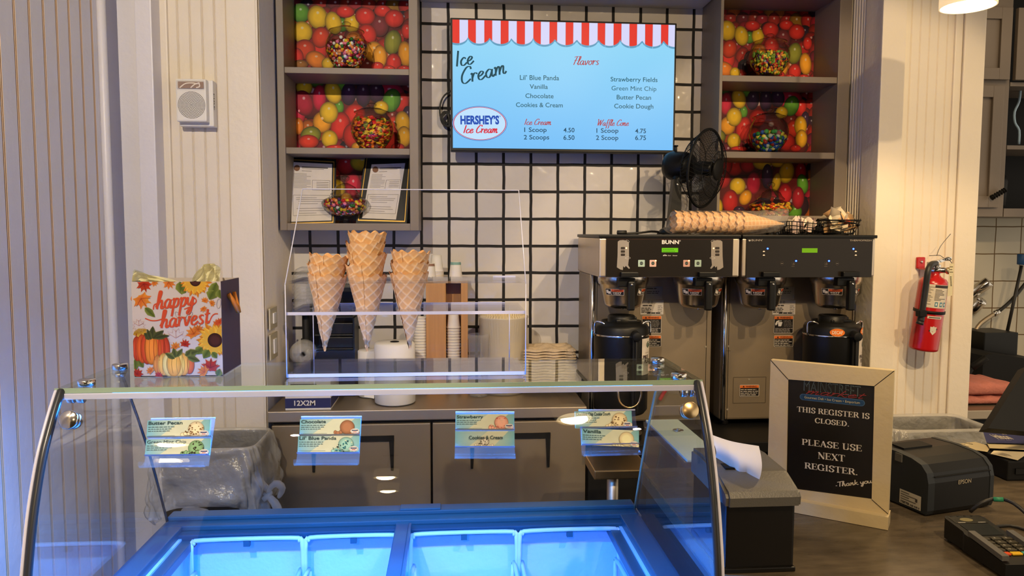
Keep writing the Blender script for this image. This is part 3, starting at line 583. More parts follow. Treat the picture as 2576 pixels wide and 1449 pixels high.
# ---------------------------------------------------------------- framed certificates leaning in the left cabinet
def slab(mb, c4, th, mi=0):
    a, b, c, d = [V(x) for x in c4]; n = (b-a).cross(d-a).normalized()
    if n.y < 0: n = -n
    mb.prism([a, b, c, d], (0, 0, 0), n*th, mi)
def certificate(lbl, corners, paper, Ytop, Ybot, mat_w):
    tl, tr, br, bl = corners
    P = [U(*tl, Y=Ytop), U(*tr, Y=Ytop), U(*br, Y=Ybot), U(*bl, Y=Ybot)]
    zb = zat(566, 850, 2.98)
    ux = (P[1]-P[0]+P[2]-P[3]).normalized(); uy = (P[0]-P[3]+P[1]-P[2]).normalized()
    pl = PL(P[3], ux, uy)
    root = thing('certificate_frame', lbl, 'picture frame', P[3], 'framed certificates')
    q = [pl.q(*p) for p in corners]; pp = [pl.q(*p) for p in paper]
    mb = MB(); slab(mb, [pl.w(a) for a in q], .012)
    mb.build('frame', 'black', root)
    cx = sum(a[0] for a in q)/4; cy = sum(a[1] for a in q)/4
    def sc(f): return [(cx+(a[0]-cx)*f, cy+(a[1]-cy)*f) for a in q]
    mb = MB(); o = sc(.93); i = sc(.90)
    for k in range(4): mb.quad(*[pl.w(p, .0015) for p in (o[k], o[(k+1) % 4], i[(k+1) % 4], i[k])])
    mb.build('gilt_line', 'gold', root)
    mb = MB(); poly(mb, pl, [pp[3], pp[2], pp[1], pp[0]], (214, 208, 204), .002)
    def L(u, v): return tuple((pp[0][k]*(1-u)+pp[1][k]*u)*(1-v)+(pp[3][k]*(1-u)+pp[2][k]*u)*v for k in (0, 1))
    def bar(u0, u1, v, h, c): poly(mb, pl, [L(u0, v+h), L(u1, v+h), L(u1, v), L(u0, v)], c, .0026)
    disc(mb, pl, L(.14, .1), .012, .013, (120, 84, 62), .003)
    bar(.26, .9, .07, .018, (86, 80, 78)); bar(.26, .8, .1, .008, (130, 124, 120)); bar(.26, .5, .14, .008, (130, 124, 120))
    rnd = random.Random(4)
    for v in [.19+.022*i for i in range(12)]: bar(.06, .48-.1*(rnd.random() < .3), v, .007, (150, 146, 144))
    def box4(u0, v0, u1, v1):
        for a, b in (((u0, v0), (u1, v0)), ((u1, v0), (u1, v1)), ((u1, v1), (u0, v1)), ((u0, v1), (u0, v0))): ribbon(mb, pl, [L(*a), L(*b)], .0012, (110, 106, 104), .0027)
    box4(.52, .3, .95, .47); box4(.05, .56, .95, .9)
    for v in [.33, .36, .39, .42]: bar(.62, .92, v, .008, (120, 116, 114))
    for v in [.6, .63, .66, .7, .78, .82, .86]: bar(.1+.1*rnd.random(), .6+.3*rnd.random(), v, .008, (140, 136, 134))
    mb.build('certificate_paper', 'prn', root, fix=False)
certificate('black and gold framed certificate leaning at the outer end of the left cabinet bottom shelf', [zz(148, 952), zz(448, 968), zz(442, 1368), zz(150, 1376)], [zz(176, 985), zz(424, 998), zz(420, 1340), zz(176, 1348)], 3.12, 3.03, 0)
certificate('black wide-framed certificate tilted on the left cabinet bottom shelf nearer the tiles', [zz(626, 940), zz(908, 940), zz(876, 1364), zz(568, 1356)], [zz(664, 1000), zz(868, 992), zz(812, 1335), zz(606, 1326)], 3.13, 3.045, 0)

# ================================================================= MENU SCREEN
def z3(x, y): return (1080+x/3.45, y/3.45)
YT = 3.07; pl = flatY(YT)
A = pl.q(1131, 380); B = pl.q(1701.5, 57); A = (pl.q(1133, 200)[0], pl.q(1400, 383)[1]); B = (pl.q(1701, 200)[0], pl.q(1400, 50)[1])
root = thing('menu_screen', 'wall mounted screen with the ice cream menu under a striped awning picture', 'screen', ((A[0]+B[0])/2, YT, (A[1]+B[1])/2))
mb = MB(); mb.box(A[0], B[0], YT+.004, YT+.05, A[1], B[1], bev=.004); mb.box(A[0]+.2, B[0]-.2, YT+.05, YB-.004, A[1]+.12, B[1]-.12); mb.build('screen_body', 'black', root)
bz = .009; s0, s1, t0, t1 = A[0]+bz, B[0]-bz, A[1]+bz+.004, B[1]-bz
mb = MB()
def tq(x, y):
    return pl.q(*z3(x, y))
def grad(y): 
    f = (y-t0)/(t1-t0); return tuple(a+(b-a)*f for a, b in zip((118, 190, 246), (150, 218, 246)))
for i in range(24):
    ya, yb = t0+(t1-t0)*i/24, t0+(t1-t0)*(i+1)/24
    mb.add([pl.w(p, .0002) for p in ((s0, ya), (s1, ya), (s1, yb), (s0, yb))], [(0, 1, 2, 3)], 0, [lin(grad(ya)), lin(grad(ya)), lin(grad(yb)), lin(grad(yb))])
xs = [187, 262, 335, 404, 476, 546, 618, 688, 758, 830, 902, 968, 1042, 1110, 1182, 1250, 1320, 1388, 1460, 1527, 1598, 1668, 1736, 1804, 1872, 1940, 2010, 2076, 2140]
for i in range(len(xs)-1):
    c = (226, 56, 44) if i % 2 == 0 else (214, 214, 248)
    a, b = tq(xs[i]+1, 200)[0], tq(xs[i+1], 200)[0]; a = max(a, s0); b = min(b, s1)
    # scalloped lower edge: eleven hanging lobes
    sw = (2140-150)/10.55; pts = [(b, t1), (a, t1)]
    sh = [(b, t1), (a, t1)]
    for k in range(7):
        xx = xs[i]+(xs[i+1]-xs[i])*k/6; u = ((xx-148)/sw) % 1; sag = math.sqrt(max(0, 1-(2*u-1)**2*.98)); yy = 305+(70*sag)+(xx-187)*.017
        p = tq(xx, yy); x_ = min(max(p[0], a), b); pts.append((x_, p[1])); sh.append((x_, p[1]-.008))
    poly(mb, pl, sh, (96, 156, 190), .0006); poly(mb, pl, pts, c, .0008)
TC = (24, 92, 108); RC = (176, 52, 60)
def tt(s, x0, x1, y, h, c=TC, bold=.008, dy=0, **k): text(mb, pl, s, z3(x0, y), z3(x1, y+dy), h/3.45, c, bold=bold, **k)
tt("Lil\u2019 Blue Panda", 786, 1126, 693, 41, dy=4); tt('Vanilla', 871, 1028, 770, 38, dy=2); tt('Chocolate', 834, 1078, 850, 38, dy=3); tt('Cookies & Cream', 752, 1158, 928, 38, dy=4)
tt('Strawberry Fields', 1573, 1980, 706, 38, dy=6); tt('Green Mint Chip', 1581, 1970, 784, 38, dy=6, bold=0); tt('Butter Pecan', 1626, 1924, 862, 38, dy=4); tt('Cookie Dough', 1604, 1944, 939, 38, dy=4)
NC = (20, 76, 104)
for s, x0, x1, y in (('1 Scoop', 824, 1018, 1145), ('2 Scoops', 820, 1040, 1210), ('4.50', 1164, 1260, 1148), ('6.50', 1164, 1260, 1213), ('1 Scoop', 1450, 1641, 1152), ('2 Scoop', 1446, 1640, 1214), ('4.75', 1786, 1880, 1156), ('6.75', 1786, 1880, 1215)):
    tt(s, x0, x1, y, 38, NC, .012)
script(mb, pl, 'Ice', z3(226, 580), z3(385, 552), 66/3.45, 17/3.45, (16, 70, 84), thin=7/3.45, shear=.15)
script(mb, pl, 'Cream', z3(268, 736), z3(670, 634), 68/3.45, 17/3.45, (16, 70, 84), thin=7/3.45, shear=.15)
script(mb, pl, 'Flavors', z3(1236, 563), z3(1470, 563), 36/3.45, 8/3.45, RC, thin=3.5/3.45)
script(mb, pl, 'Ice Cream', z3(822, 1083), z3(1055, 1084), 26/3.45, 7/3.45, RC, thin=3/3.45)
script(mb, pl, 'Waffle Cone', z3(1452, 1090), z3(1728, 1092), 26/3.45, 7/3.45, RC, thin=3/3.45)
lc = tq(438, 1072); lx = tq(676, 1072)[0]-lc[0]; ly = lc[1]-tq(438, 1222)[1]
for f, c, li in ((1, (40, 80, 170), .0008), (.985, (170, 206, 244), .001), (.965, (200, 60, 90), .0012), (.935, (190, 224, 252), .0014)): disc(mb, pl, lc, lx*f, ly*(f if f == 1 else f-.012), c, li, n=48)
tt("HERSHEY\u2019S", 270, 606, 1076, 68, (22, 74, 176), .045, lift=.002); tt('\u00ae', 606, 620, 1016, 12, (22, 74, 176), lift=.002)
script(mb, pl, 'Ice Cream', z3(292, 1155), z3(590, 1153), 34/3.45, 11/3.45, (214, 40, 60), thin=5/3.45, lift=.002)
mb.build('screen_picture', 'scr', root, fix=False)
mb = MB(); Yc = 3.17
mb.tube([U(1140, 225, Yc), U(1118, 240, Yc), U(1108, 262, Yc), U(1107, 290, Yc), U(1116, 305, Yc), U(1140, 312, Yc)], .0035)
for dx in (0, 4, 8): mb.tube([U(1113+dx, 285, Yc-.01), U(1108+dx*.6, 296, Yc-.014), U(1114+dx, 312, Yc-.01), U(1128+dx*.5, 318, Yc-.01), U(1130, 298, Yc-.012), U(1120+dx, 280, Yc-.01)], .0032, closed=True)
mb.build('power_cable', 'rubber', root)
# ================================================================= ICE CREAM DISPLAY CASE
XL, XR, ZT = -.757, .502, 1.276
YTF, YTB = 1.495, 1.765
case = thing('ice_cream_case', 'ice cream dipping case with curved glass front and blue lit tub well', 'display case', (0, 1.7, 0))
mb = MB()
zr = .825; YR = 2.0; YFc = 1.335
mb.box(XL-.015, XR+.015, YFc, YFc+.05, .02, .78); mb.box(XL-.015, XR+.015, YR-.02, YR+.04, .02, zr-.025); mb.box(XL-.015, XL+.045, YFc+.05, YR-.02, .02, .78); mb.box(XR-.045, XR+.015, YFc+.05, YR-.02, .02, .78); mb.box(XL+.045, XR-.045, YFc+.05, YR-.02, .02, .4)
mb.build('cabinet_body', 'white', case)
mb = MB(); mb.box(XL+.045, XR-.045, YFc+.05, YR-.02, .4, .47); mb.box(XL+.045, XR-.045, YR-.035, YR-.0205, .47, zr-.06); mb.box(XL+.0455, XL+.058, YFc+.05, YR-.035, .47, .79); mb.box(XR-.058, XR-.0455, YFc+.05, YR-.035, .47, .79); mb.box(XL+.058, XR-.058, YFc+.0505, YFc+.062, .47, .79)
lab(mb.build('tub_well', 'liner_blue_cast', case), 'white frosted well lit blue')
mb = MB()
for st, (yo, h0, h1) in enumerate(((0, zr-.012, zr), (-.035, zr-.026, zr-.012), (-.062, zr-.042, zr-.026))):
    mb.box(XL+.0, XR-.0, YR+yo-.005, YR+.03+.01*(st == 0), h0, h1, bev=.003)
mb.box(XL-.005, XL+.05, YFc, YR+.03, .785, .812, bev=.003); mb.box(XL-.005, XL+.085, YFc, YR-.01, .76, .785, bev=.003)
mb.box(XR-.05, XR+.005, YFc, YR+.03, .785, .812, bev=.003); mb.box(XR-.085, XR+.005, YFc, YR-.01, .76, .785, bev=.003); mb.box(XL, XR, YFc-.005, YFc+.06, .77, .80, bev=.003)
mb.build('well_rim', 'rim', case)
xd = U(1014, 1315, YR-.03).x
mb = MB(); mb.box(xd-.018, xd+.018, YFc+.05, YR-.0, zr-.055, zr-.018, bev=.003); mb.box(xd+.018, xd+.024, YFc+.05, YR-.06, zr-.03, zr-.012); mb.box(xd-.01, xd+.1, YR-.005, YR+.03, zr-.0005, zr+.006, bev=.002); mb.build('centre_bar', 'rim', case)
# glazing
gp = [(YTF, ZT-.004), (1.486, 1.262), (1.455, 1.22), (1.418, 1.16), (1.385, 1.08), (1.362, 1.0), (1.346, .92), (1.338, .80)]
GP = [(p.x, p.y) for p in spl([V((a, b, 0)) for a, b in gp], 4)]
def fglass_y(z):
    for (a, b), (c, d) in zip(GP, GP[1:]):
        if d <= z <= b: return a+(c-a)*(b-z)/(b-d+1e-9)
    return GP[-1][0]
mb = MB(); n = len(GP)
vs = [(x, y, z) for x in (XL-.004, XR+.004) for y, z in GP]; mb.add(vs, [(i, i+1, n+i+1, n+i) for i in range(n-1)], 0, None, True)
mb.build('curved_front_glass', 'sideglass', case)
for x in (XL, XR):
    mb = MB(); po = [(y+.008, z) for y, z in GP]+[(YR-.005, zr-.012), (YTB-.012, ZT-.012)]
    mb.prism([(x-.003, y, z) for y, z in po], (0, 0, 0), (.006, 0, 0)); mb.build('side_glass', 'sideglass', case)
    mb = MB(); mb.tube([(x, YTB-.012, ZT-.014), (x, (YTB+YR)/2, (ZT+zr)/2), (x, YR-.006, zr-.01)], .0035, n=6); mb.build('side_glass_edge', 'seal' if x < 0 else 'gedge', case)
    mb = MB(); P = [(x, y-.001, z) for y, z in GP]
    mb.tube(P, .0075, n=8, smooth=1); mb.build('edge_seal', 'seal', case)
    mb = MB(); mb.tube([(x+(-.0085 if x < 0 else .0085), y-.004, z) for x_, y, z in P], .0035, n=6, smooth=1); mb.build('edge_trim', 'acredge', case)
mb = MB(); mb.box(XL-.012, XR+.012, YTF, YTB, ZT-.008, ZT, bev=.0015)
lab(mb.build('top_glass', 'green', case), 'flat pale green glass top')
mb = MB(); mb.box(XL-.012, XR+.012, YTF-.004, YTF-.0005, ZT-.009, ZT+.0005); mb.build('top_glass_edge', 'gedge', case)
mb = MB(); mb.box(XL-.006, XR+.006, YTF-.007, YTF-.001, ZT-.021, ZT-.0095, bev=.001); mb.build('front_glass_top_edge', 'acredge', case)
for px, py in ((302, 922), (218, 962), (1654, 906), (1708, 945)):
    c = U(px, py, Z=ZT+.006)
    mb = MB(); mb.cyl((c.x, c.y, ZT), (c.x, c.y, ZT+.012), .0165, n=28); mb.cyl((c.x, c.y, ZT-.016), (c.x, c.y, ZT-.0085), .011, n=20)
    mb.build('glass_clamp', 'chrome', case)
for px, py, x, r, nm in ((180, 1005, XL, .012, 'chrome'), (1738, 990, XR, .012, 'chrome')):
    c = U(px, py, X=x); s = 1 if x < 0 else -1
    mb = MB(); mb.cyl((x+s*.003, c.y+.02, c.z), (x+s*.016, c.y+.02, c.z), r, n=28); mb.cyl((x-s*.016, c.y+.02, c.z), (x-s*.003, c.y+.02, c.z), r, n=28)
    mb.build('glass_clamp', nm, case)
for px, py, nm in ((178, 1057, 'chrome'), (1733, 1033, 'brass_toned')):  # same chrome clamps; the right one's brass tone is warm light in its colour
    c = U(px, py, Y=1.45); c = U(px, py, Y=fglass_y(c.z)); nn = V((0, -.95, .31))
    mb = MB(); mb.cyl(c+nn*.001, c+nn*.012, .0175, n=32); mb.cyl(c-nn*.016, c-nn*.001, .0165, n=28); mb.build('glass_clamp', nm, case)
mb = MB(); mb.cyl((XL+.09, 1.508, 1.262), (XR-.09, 1.508, 1.262), .0055, n=14)
lab(mb.build('lamp_tube', 'bluetube', case), 'blue lit lamp tube')
lamp('case_blue_light', 'AREA', ((XL+XR)/2-.1, 1.513, 1.25), 21, (.02, .30, 1.0), ((XL+XR)/2-.1, 1.40, .8), spread=2.8, shape='RECTANGLE', size=XR-XL-.32, size_y=.02)
lamp('left_wall_blue_fill', 'AREA', (XL+.04, 1.513, 1.245), 3, (.05, .30, 1.0), (-1.155, 1.62, .95), spread=2.0, shape='RECTANGLE', size=.06, size_y=.02)  # unseen blue fill, added only to tint the left wall
# wire tub holders standing in the well
for i, (a, b, lbl) in enumerate(((480, 761, 'white wire tub holder at the wall end of the well'), (768, 1010, 'second white wire tub holder from the wall, left of the centre bar'), (1033, 1300, 'white wire tub holder just right of the centre bar'), (1307, 1557, 'white wire tub holder at the register end of the well'))):
    Yh = 1.925; x0 = U(a, 1360, Yh).x; x1 = U(b, 1360, Yh).x; zt = U(1000, 1345, Yh).z; zb = .477
    root = thing('wire_tub_holder', lbl, 'tub holder', ((x0+x1)/2, Yh, zb), 'wire tub holders in the case')
    mb = MB(); r = .006
    mb.tube([(x0, Yh, zb+.004), (x0, Yh, zt-.03), (x0+.008, Yh, zt-.008), (x0+.03, Yh, zt), (x1-.03, Yh, zt), (x1-.008, Yh, zt-.008), (x1, Yh, zt-.03), (x1, Yh, zb+.004)], r, smooth=4)
    mb.build('back_hoop', 'wire_blue_cast', root)
    mb = MB(); zc = zt-.115
    mb.tube([(x0+.012, Yh-.012, zb+.004), (x0+.012, Yh-.012, zc), (x0+.006, Yh-.03, zc+.03), (x0+.006, Yh-.42, zc+.03), (x0+.012, Yh-.45, zc), (x0+.012, Yh-.45, zb+.004)], r*.9, smooth=3); mb.build('side_hoop', 'wire_blue_cast', root)
    mb = MB(); mb.tube([(x1-.012, Yh-.012, zb+.004), (x1-.012, Yh-.012, zc), (x1-.006, Yh-.03, zc+.03), (x1-.006, Yh-.42, zc+.03), (x1-.012, Yh-.45, zc), (x1-.012, Yh-.45, zb+.004)], r*.9, smooth=3); mb.build('side_hoop', 'wire_blue_cast', root)
    mb = MB(); xm = (x0+x1)/2; mb.box(xm-.008, xm+.008, Yh-.006, Yh+.006, zt-.018, zt-.004); mb.build('hook', 'rim', root)
# ---------------------------------------------------------------- flavour card holders
def zA(x, y): return (340+x/4.441, 1020+y/4.441)
def zB(x, y): return (700+x/2.547, 880+y/2.547)
def zC(x, y): return (1280+x/3.45, 880+y/3.45)
def scoop(mb, pl, c, r, col, spots, seed, clip, side=True):
    rnd = random.Random(seed); lt = tuple(min(255, v*1.12+8) for v in col); dk = tuple(v*.72 for v in col)
    for i in range(9):
        t = -1.5+i*.38 if side else -1.9+i*.45; disc(mb, pl, (c[0]+t*r-.1*r, c[1]-r*.75+rnd.uniform(-.1, .18)*r), r*rnd.uniform(.22, .4), r*rnd.uniform(.2, .33), col, .0016+i*.00002, n=10, cols=[(.5, lt), (1, dk)], clip=clip)
    disc(mb, pl, c, r, r*.95, col, .002, n=24, cols=[(.5, lt), (.85, col), (1, dk)], clip=clip)
    for i in range(26):
        if not spots: break
        a = rnd.uniform(0, 6.3); q = rnd.random()**.5*r*.95; p = (c[0]+q*math.cos(a)-(r*.8 if i % 3 == 0 else 0), c[1]+q*math.sin(a)*(.8 if i % 3 else .4)-(r*.6 if i % 3 == 0 else 0))
        disc(mb, pl, p, r*rnd.uniform(.05, .16), r*rnd.uniform(.04, .12), rnd.choice(spots), .0023+i*.00001, n=7, clip=clip)
def flavour_card(lbl, title, tl, tr, br, bl, lift, Yo, sc, spots, seed, centre=False):
    pl, = Yo
    q = [pl.q(*p) for p in (tl, tr, br, bl)]
    x0, x1 = (q[0][0]+q[3][0])/2, (q[1][0]+q[2][0])/2; y1, y0 = (q[0][1]+q[1][1])/2, (q[2][1]+q[3][1])/2
    ang = math.atan2(q[1][1]-q[0][1], q[1][0]-q[0][0])
    p2 = PL(pl.w(((x0+x1)/2, (y0+y1)/2), lift), pl.x*math.cos(ang)+pl.y*math.sin(ang), pl.y*math.cos(ang)-pl.x*math.sin(ang))
    W, H = (x1-x0), (y1-y0); h = (-W/2, -H/2, W/2, H/2)
    root_o = None; mb = MB()
    c4 = [p2.w(p) for p in ((h[0], h[1]), (h[2], h[1]), (h[2], h[3]), (h[0], h[3]))]
    mb.prism(c4, p2.n*-.0006, p2.n*0, 0, lin((230, 232, 226)))
    N = 12
    for i in range(N):
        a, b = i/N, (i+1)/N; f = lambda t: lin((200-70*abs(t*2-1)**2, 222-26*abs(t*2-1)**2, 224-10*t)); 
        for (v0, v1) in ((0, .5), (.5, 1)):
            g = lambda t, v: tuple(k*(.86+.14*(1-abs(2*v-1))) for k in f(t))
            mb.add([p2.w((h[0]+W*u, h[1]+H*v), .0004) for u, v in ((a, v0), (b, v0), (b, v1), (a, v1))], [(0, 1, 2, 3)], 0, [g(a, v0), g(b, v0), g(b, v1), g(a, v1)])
    poly(mb, p2, [(h[0]+W*.2, h[1]), (h[0]+W*.62, h[1]), (h[0]+W*.9, h[3]), (h[0]+W*.55, h[3])], (222, 226, 206), .0007)
    tc = (46, 74, 84)
    if centre:
        scoop(mb, p2, (0, -H*.12), H*.28, sc, spots, seed, h, False); textl(mb, p2, title, (-W*.27, H*.02), (W*.3, H*.02), H*.2, tc, .003, .02)
    else:
        scoop(mb, p2, (W*.28, -H*.04), H*.47, sc, spots, seed, h)
        textl(mb, p2, title, (h[0]+W*.02, H*.24), (h[0]+W*min(.62, .044*len(title)+.03), H*.24), H*.19, tc, .0012, 0 if 'Mint' in title else .02)
        rnd = random.Random(seed)
        for k in range(3):
            y = H*(.1-.12*k); x = h[0]+W*.02
            while x < h[0]+W*(.42-.05*k): l = W*rnd.uniform(.02, .06); rect(mb, p2, x, y-H*.022, x+l, y+H*.022, (96, 124, 134), .0012); x += l+W*.012
        rect(mb, p2, h[0]+W*.02, h[1]+H*.07, h[0]+W*.45, h[1]+H*.085, (120, 140, 140), .0012)
        disc(mb, p2, (h[2]-W*.09, h[1]+H*.2), W*.075, H*.16, (240, 236, 232), .0027); disc(mb, p2, (h[2]-W*.09, h[1]+H*.2), W*.066, H*.135, (120, 90, 100), .0028); disc(mb, p2, (h[2]-W*.09, h[1]+H*.2), W*.062, H*.125, (238, 236, 234), .0029)
        rect(mb, p2, h[2]-W*.14, h[1]+H*.2, h[2]-W*.04, h[1]+H*.265, (60, 60, 110), .003); rect(mb, p2, h[2]-W*.12, h[1]+H*.12, h[2]-W*.06, h[1]+H*.16, (190, 70, 70), .003)
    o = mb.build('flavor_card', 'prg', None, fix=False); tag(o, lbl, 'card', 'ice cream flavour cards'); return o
def holder(lbl, tl, tr, br, bl, cards):
    px = sum(p[0] for p in (tl, tr, br, bl))/4; pyc = sum(p[1] for p in (tl, tr, br, bl))/4
    c = U(px, pyc, 1.44); Yc = fglass_y(c.z)+.022; c = U(px, pyc, Yc); tilt = math.radians(16)
    pl = PL(c, (1, 0, 0), (0, math.sin(tilt), math.cos(tilt)))
    q = [pl.q(*p) for p in (bl, br, tr, tl)]
    root = thing('card_holder', lbl, 'card holder', c, 'clear card holders inside the curved glass')
    mb = MB(); P = [pl.w(p) for p in q]; mb.prism(P, pl.n*-.002, pl.n*0); mb.build('back_plate', 'acrylic', root)
    hh = (q[3][1]-q[0][1])
    def L(u, v): return tuple((q[0][k]*(1-u)+q[1][k]*u)*(1-v)+(q[3][k]*(1-u)+q[2][k]*u)*v for k in (0, 1))
    for nm, v in (('pocket_lip', .60), ('pocket_lip', .225)):
        mb = MB(); mb.prism([pl.w(L(0, v), .0015), pl.w(L(1, v), .0015), pl.w(L(1, v+.035), .0075), pl.w(L(0, v+.035), .0075)], pl.n*0, pl.n*.0015); mb.build(nm, 'acredge', root)
    mb = MB(); prof = [(.17, .002), (.09, .004), (.02, .012), (-.01, .02), (.04, .028), (.12, .03)]
    for (v0, l0), (v1, l1) in zip(prof, prof[1:]): mb.quad(pl.w(L(0, v0), l0), pl.w(L(1, v0), l0), pl.w(L(1, v1), l1), pl.w(L(0, v1), l1))
    mb.build('curled_foot', 'acrylic', root)
    mb = MB(); mb.tube([pl.w(L(0, 1), .001), pl.w(L(1, 1), .001)], .0016, n=6); mb.build('top_edge', 'acredge', root)
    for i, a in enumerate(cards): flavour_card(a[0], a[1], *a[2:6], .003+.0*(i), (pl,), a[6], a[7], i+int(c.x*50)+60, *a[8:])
holder('clear card holder nearest the white wall, showing the pecan and mint cards', zA(180, 150), zA(895, 140), zA(820, 680), zA(95, 690), [
 ('ice cream flavour card lettered Butter Pecan', 'Butter Pecan', zA(150, 168), zA(850, 156), zA(835, 345), zA(130, 356), (226, 208, 176), [(150, 110, 70), (120, 90, 60)]),
 ('ice cream flavour card lettered Green Mint Chip', 'Green Mint Chip', zA(135, 378), zA(860, 368), zA(835, 555), zA(112, 565), (128, 168, 122), [(50, 60, 40), (60, 50, 34)])])
holder('clear card holder in front of the first steel door, showing the chocolate card', zB(148, 430), zB(535, 428), zB(518, 735), zB(114, 737), [
 ('ice cream flavour card lettered Chocolate with a brown scoop', 'Chocolate', zB(142, 445), zB(532, 440), zB(526, 540), zB(138, 545), (162, 108, 78), []),
 ('ice cream flavour card with a blue and white scoop below the chocolate card', "Lil\u2019 Blue Panda", zB(134, 548), zB(528, 548), zB(516, 655), zB(122, 655), (150, 196, 190), [(34, 118, 134), (40, 130, 146), (40, 60, 70), (222, 222, 196)])])
holder('clear card holder in front of the second steel door, showing the strawberry card', zB(1136, 400), zB(1512, 400), zB(1516, 694), zB(1130, 694), [
 ('ice cream flavour card lettered Strawberry with a pink scoop', 'Strawberry', zB(1138, 414), zB(1510, 412), zB(1512, 508), zB(1134, 512), (232, 164, 146), [(206, 96, 84), (240, 200, 180)]),
 ('ice cream flavour card lettered Cookies and Cream under the strawberry card', 'Cookies & Cream', zB(1134, 522), zB(1512, 520), zB(1514, 628), zB(1132, 628), (214, 208, 196), [(50, 44, 40), (70, 60, 56)], True)])
holder('clear card holder nearest the register end, showing the cookie dough card', zC(606, 524), zC(1094, 522), zC(1138, 908), zC(634, 920), [
 ('ice cream flavour card lettered Chocolate Chip Cookie Dough', 'Chocolate Chip Cookie Dough', zC(566, 536), zC(1062, 530), zC(1068, 676), zC(578, 682), (226, 206, 168), [(110, 80, 50), (130, 96, 60)]),
 ('ice cream flavour card lettered Vanilla with a pale scoop', 'Vanilla', zC(626, 680), zC(1124, 702), zC(1128, 845), zC(632, 826), (232, 216, 176), [])])

# ================================================================= CLEAR CONE STAND AND WAFFLE CONES
YS0, YS1 = 1.575, 1.755
xs0, xs1 = U(724, 948, YS0).x, U(1321, 945, YS0).x
st = thing('cone_stand', 'clear acrylic waffle cone stand with tall guard on the glass top', 'cone stand', ((xs0+xs1)/2, YS0, ZT))
zl = U(1000, 790, YS0).z; zu = U(1000, 714, YS0).z
mb = MB(); mb.box(xs0, xs1, YS0, YS1, ZT+.001, ZT+.006); mb.box(xs0+.012, xs1-.012, YS0-.001, YS1, ZT+.0062, ZT+.0082); mb.build('base_plate', 'acrylic', st)
mb = MB(); mb.box(xs0, xs1, YS0-.004, YS0-.0015, ZT+.001, ZT+.008); mb.build('base_front_edge', 'acredge', st)
CX3 = [U(815, 770, 1.66).x, U(922, 770, 1.66).x, U(1030, 770, 1.66).x]
def holed(z0, z1, y0, y1, rad, nm):
    mb = MB(); n = 32; xe = [xs0]+[(CX3[0]+CX3[1])/2, (CX3[1]+CX3[2])/2]+[2*CX3[2]-(CX3[1]+CX3[2])/2, xs1]
    for i in range(3):
        ring = []; out = []
        for k in range(n):
            a = 2*pi*k/n; dx, dy = math.cos(a), math.sin(a)
            t = min([((xe[i+1] if dx > 0 else xe[i])-CX3[i])/dx if abs(dx) > 1e-6 else 9, ((y1 if dy > 0 else y0)-1.66)/dy if abs(dy) > 1e-6 else 9])
            ring.append((CX3[i]+rad*dx, 1.66+rad*dy)); out.append((CX3[i]+t*dx, 1.66+t*dy))
        vs = [(*p, z) for z in (z0, z1) for p in ring+out]
        fs = []
        for k in range(n):
            k2 = (k+1) % n; fs += [(k, k2, n+k2, n+k), (2*n+k, 2*n+k2, 3*n+k2, 3*n+k), (k, k2, 2*n+k2, 2*n+k)]
        mb.add(vs, fs)
    mb.quad(*[(x, y, z1) for x, y in ((xe[3], y0), (xs1, y0), (xs1, y1), (xe[3], y1))]); mb.quad(*[(x, y, z0) for x, y in ((xe[3], y0), (xs1, y0), (xs1, y1), (xe[3], y1))])
    return mb.build(nm, 'acrylic', st, fix=False)
holed(zl, zl+.005, YS0, YS1+.01, .031, 'lower_shelf'); holed(zu, zu+.004, YS0+.012, YS1, .0415, 'upper_shelf')
mb = MB(); mb.box(xs0, xs1, YS0-.003, YS0-.0005, zl-.001, zl+.0055); mb.build('lower_shelf_edge', 'acredge', st)
mb = MB(); mb.box(U(1240, 706, YS1).x, xs1-.006, YS1+.0005, YS1+.003, zu-.002, zu+.006); mb.box(xs0+.03, xs1-.03, YS1+.0105, YS1+.013, zl, zl+.006); mb.build('shelf_back_edge', 'acredge', st)
YG = 1.71; zg = U(1030, 477, YG).z; g0, g1 = U(761, 474, YG).x, U(1305, 482, YG).x
mb = MB()
mb.add([(xs0, YS0-.008, ZT+.001), (xs1, YS0-.008, ZT+.001), (xs1, YS0-.008, zu), (xs0, YS0-.008, zu), (g0, YG, zg), (g1, YG, zg)], [(0, 1, 2, 3), (3, 2, 5, 4)]); mb.build('guard_panel', 'glass', st, fix=False)
mb = MB(); r = .0012
for a, b in (((xs0, YS0-.008, ZT+.002), (xs0, YS0-.008, zu)), ((xs1, YS0-.008, ZT+.002), (xs1, YS0-.008, zu)), ((xs0, YS0-.008, zu), (g0, YG, zg)), ((xs1, YS0-.008, zu), (g1, YG, zg)), ((g0, YG, zg), (g1, YG, zg))): mb.tube([a, b], r, n=6)
mb.build('guard_panel_edge', 'acredge', st)
mb = MB(); mb.add([(xs0+.02, YS1+.005, ZT+.006), (xs1-.02, YS1+.005, ZT+.006), (xs1-.02, YS1+.005, zl), (xs0+.02, YS1+.005, zl)], [(0, 1, 2, 3)]); mb.build('back_panel', 'glass', st, fix=False)
mb = MB()
for x in (xs0+.02, xs1-.02): mb.tube([(x, YS1+.005, ZT+.006), (x, YS1+.005, zl)], .0012, n=6)
mb.build('back_panel_edge', 'acredge', st)

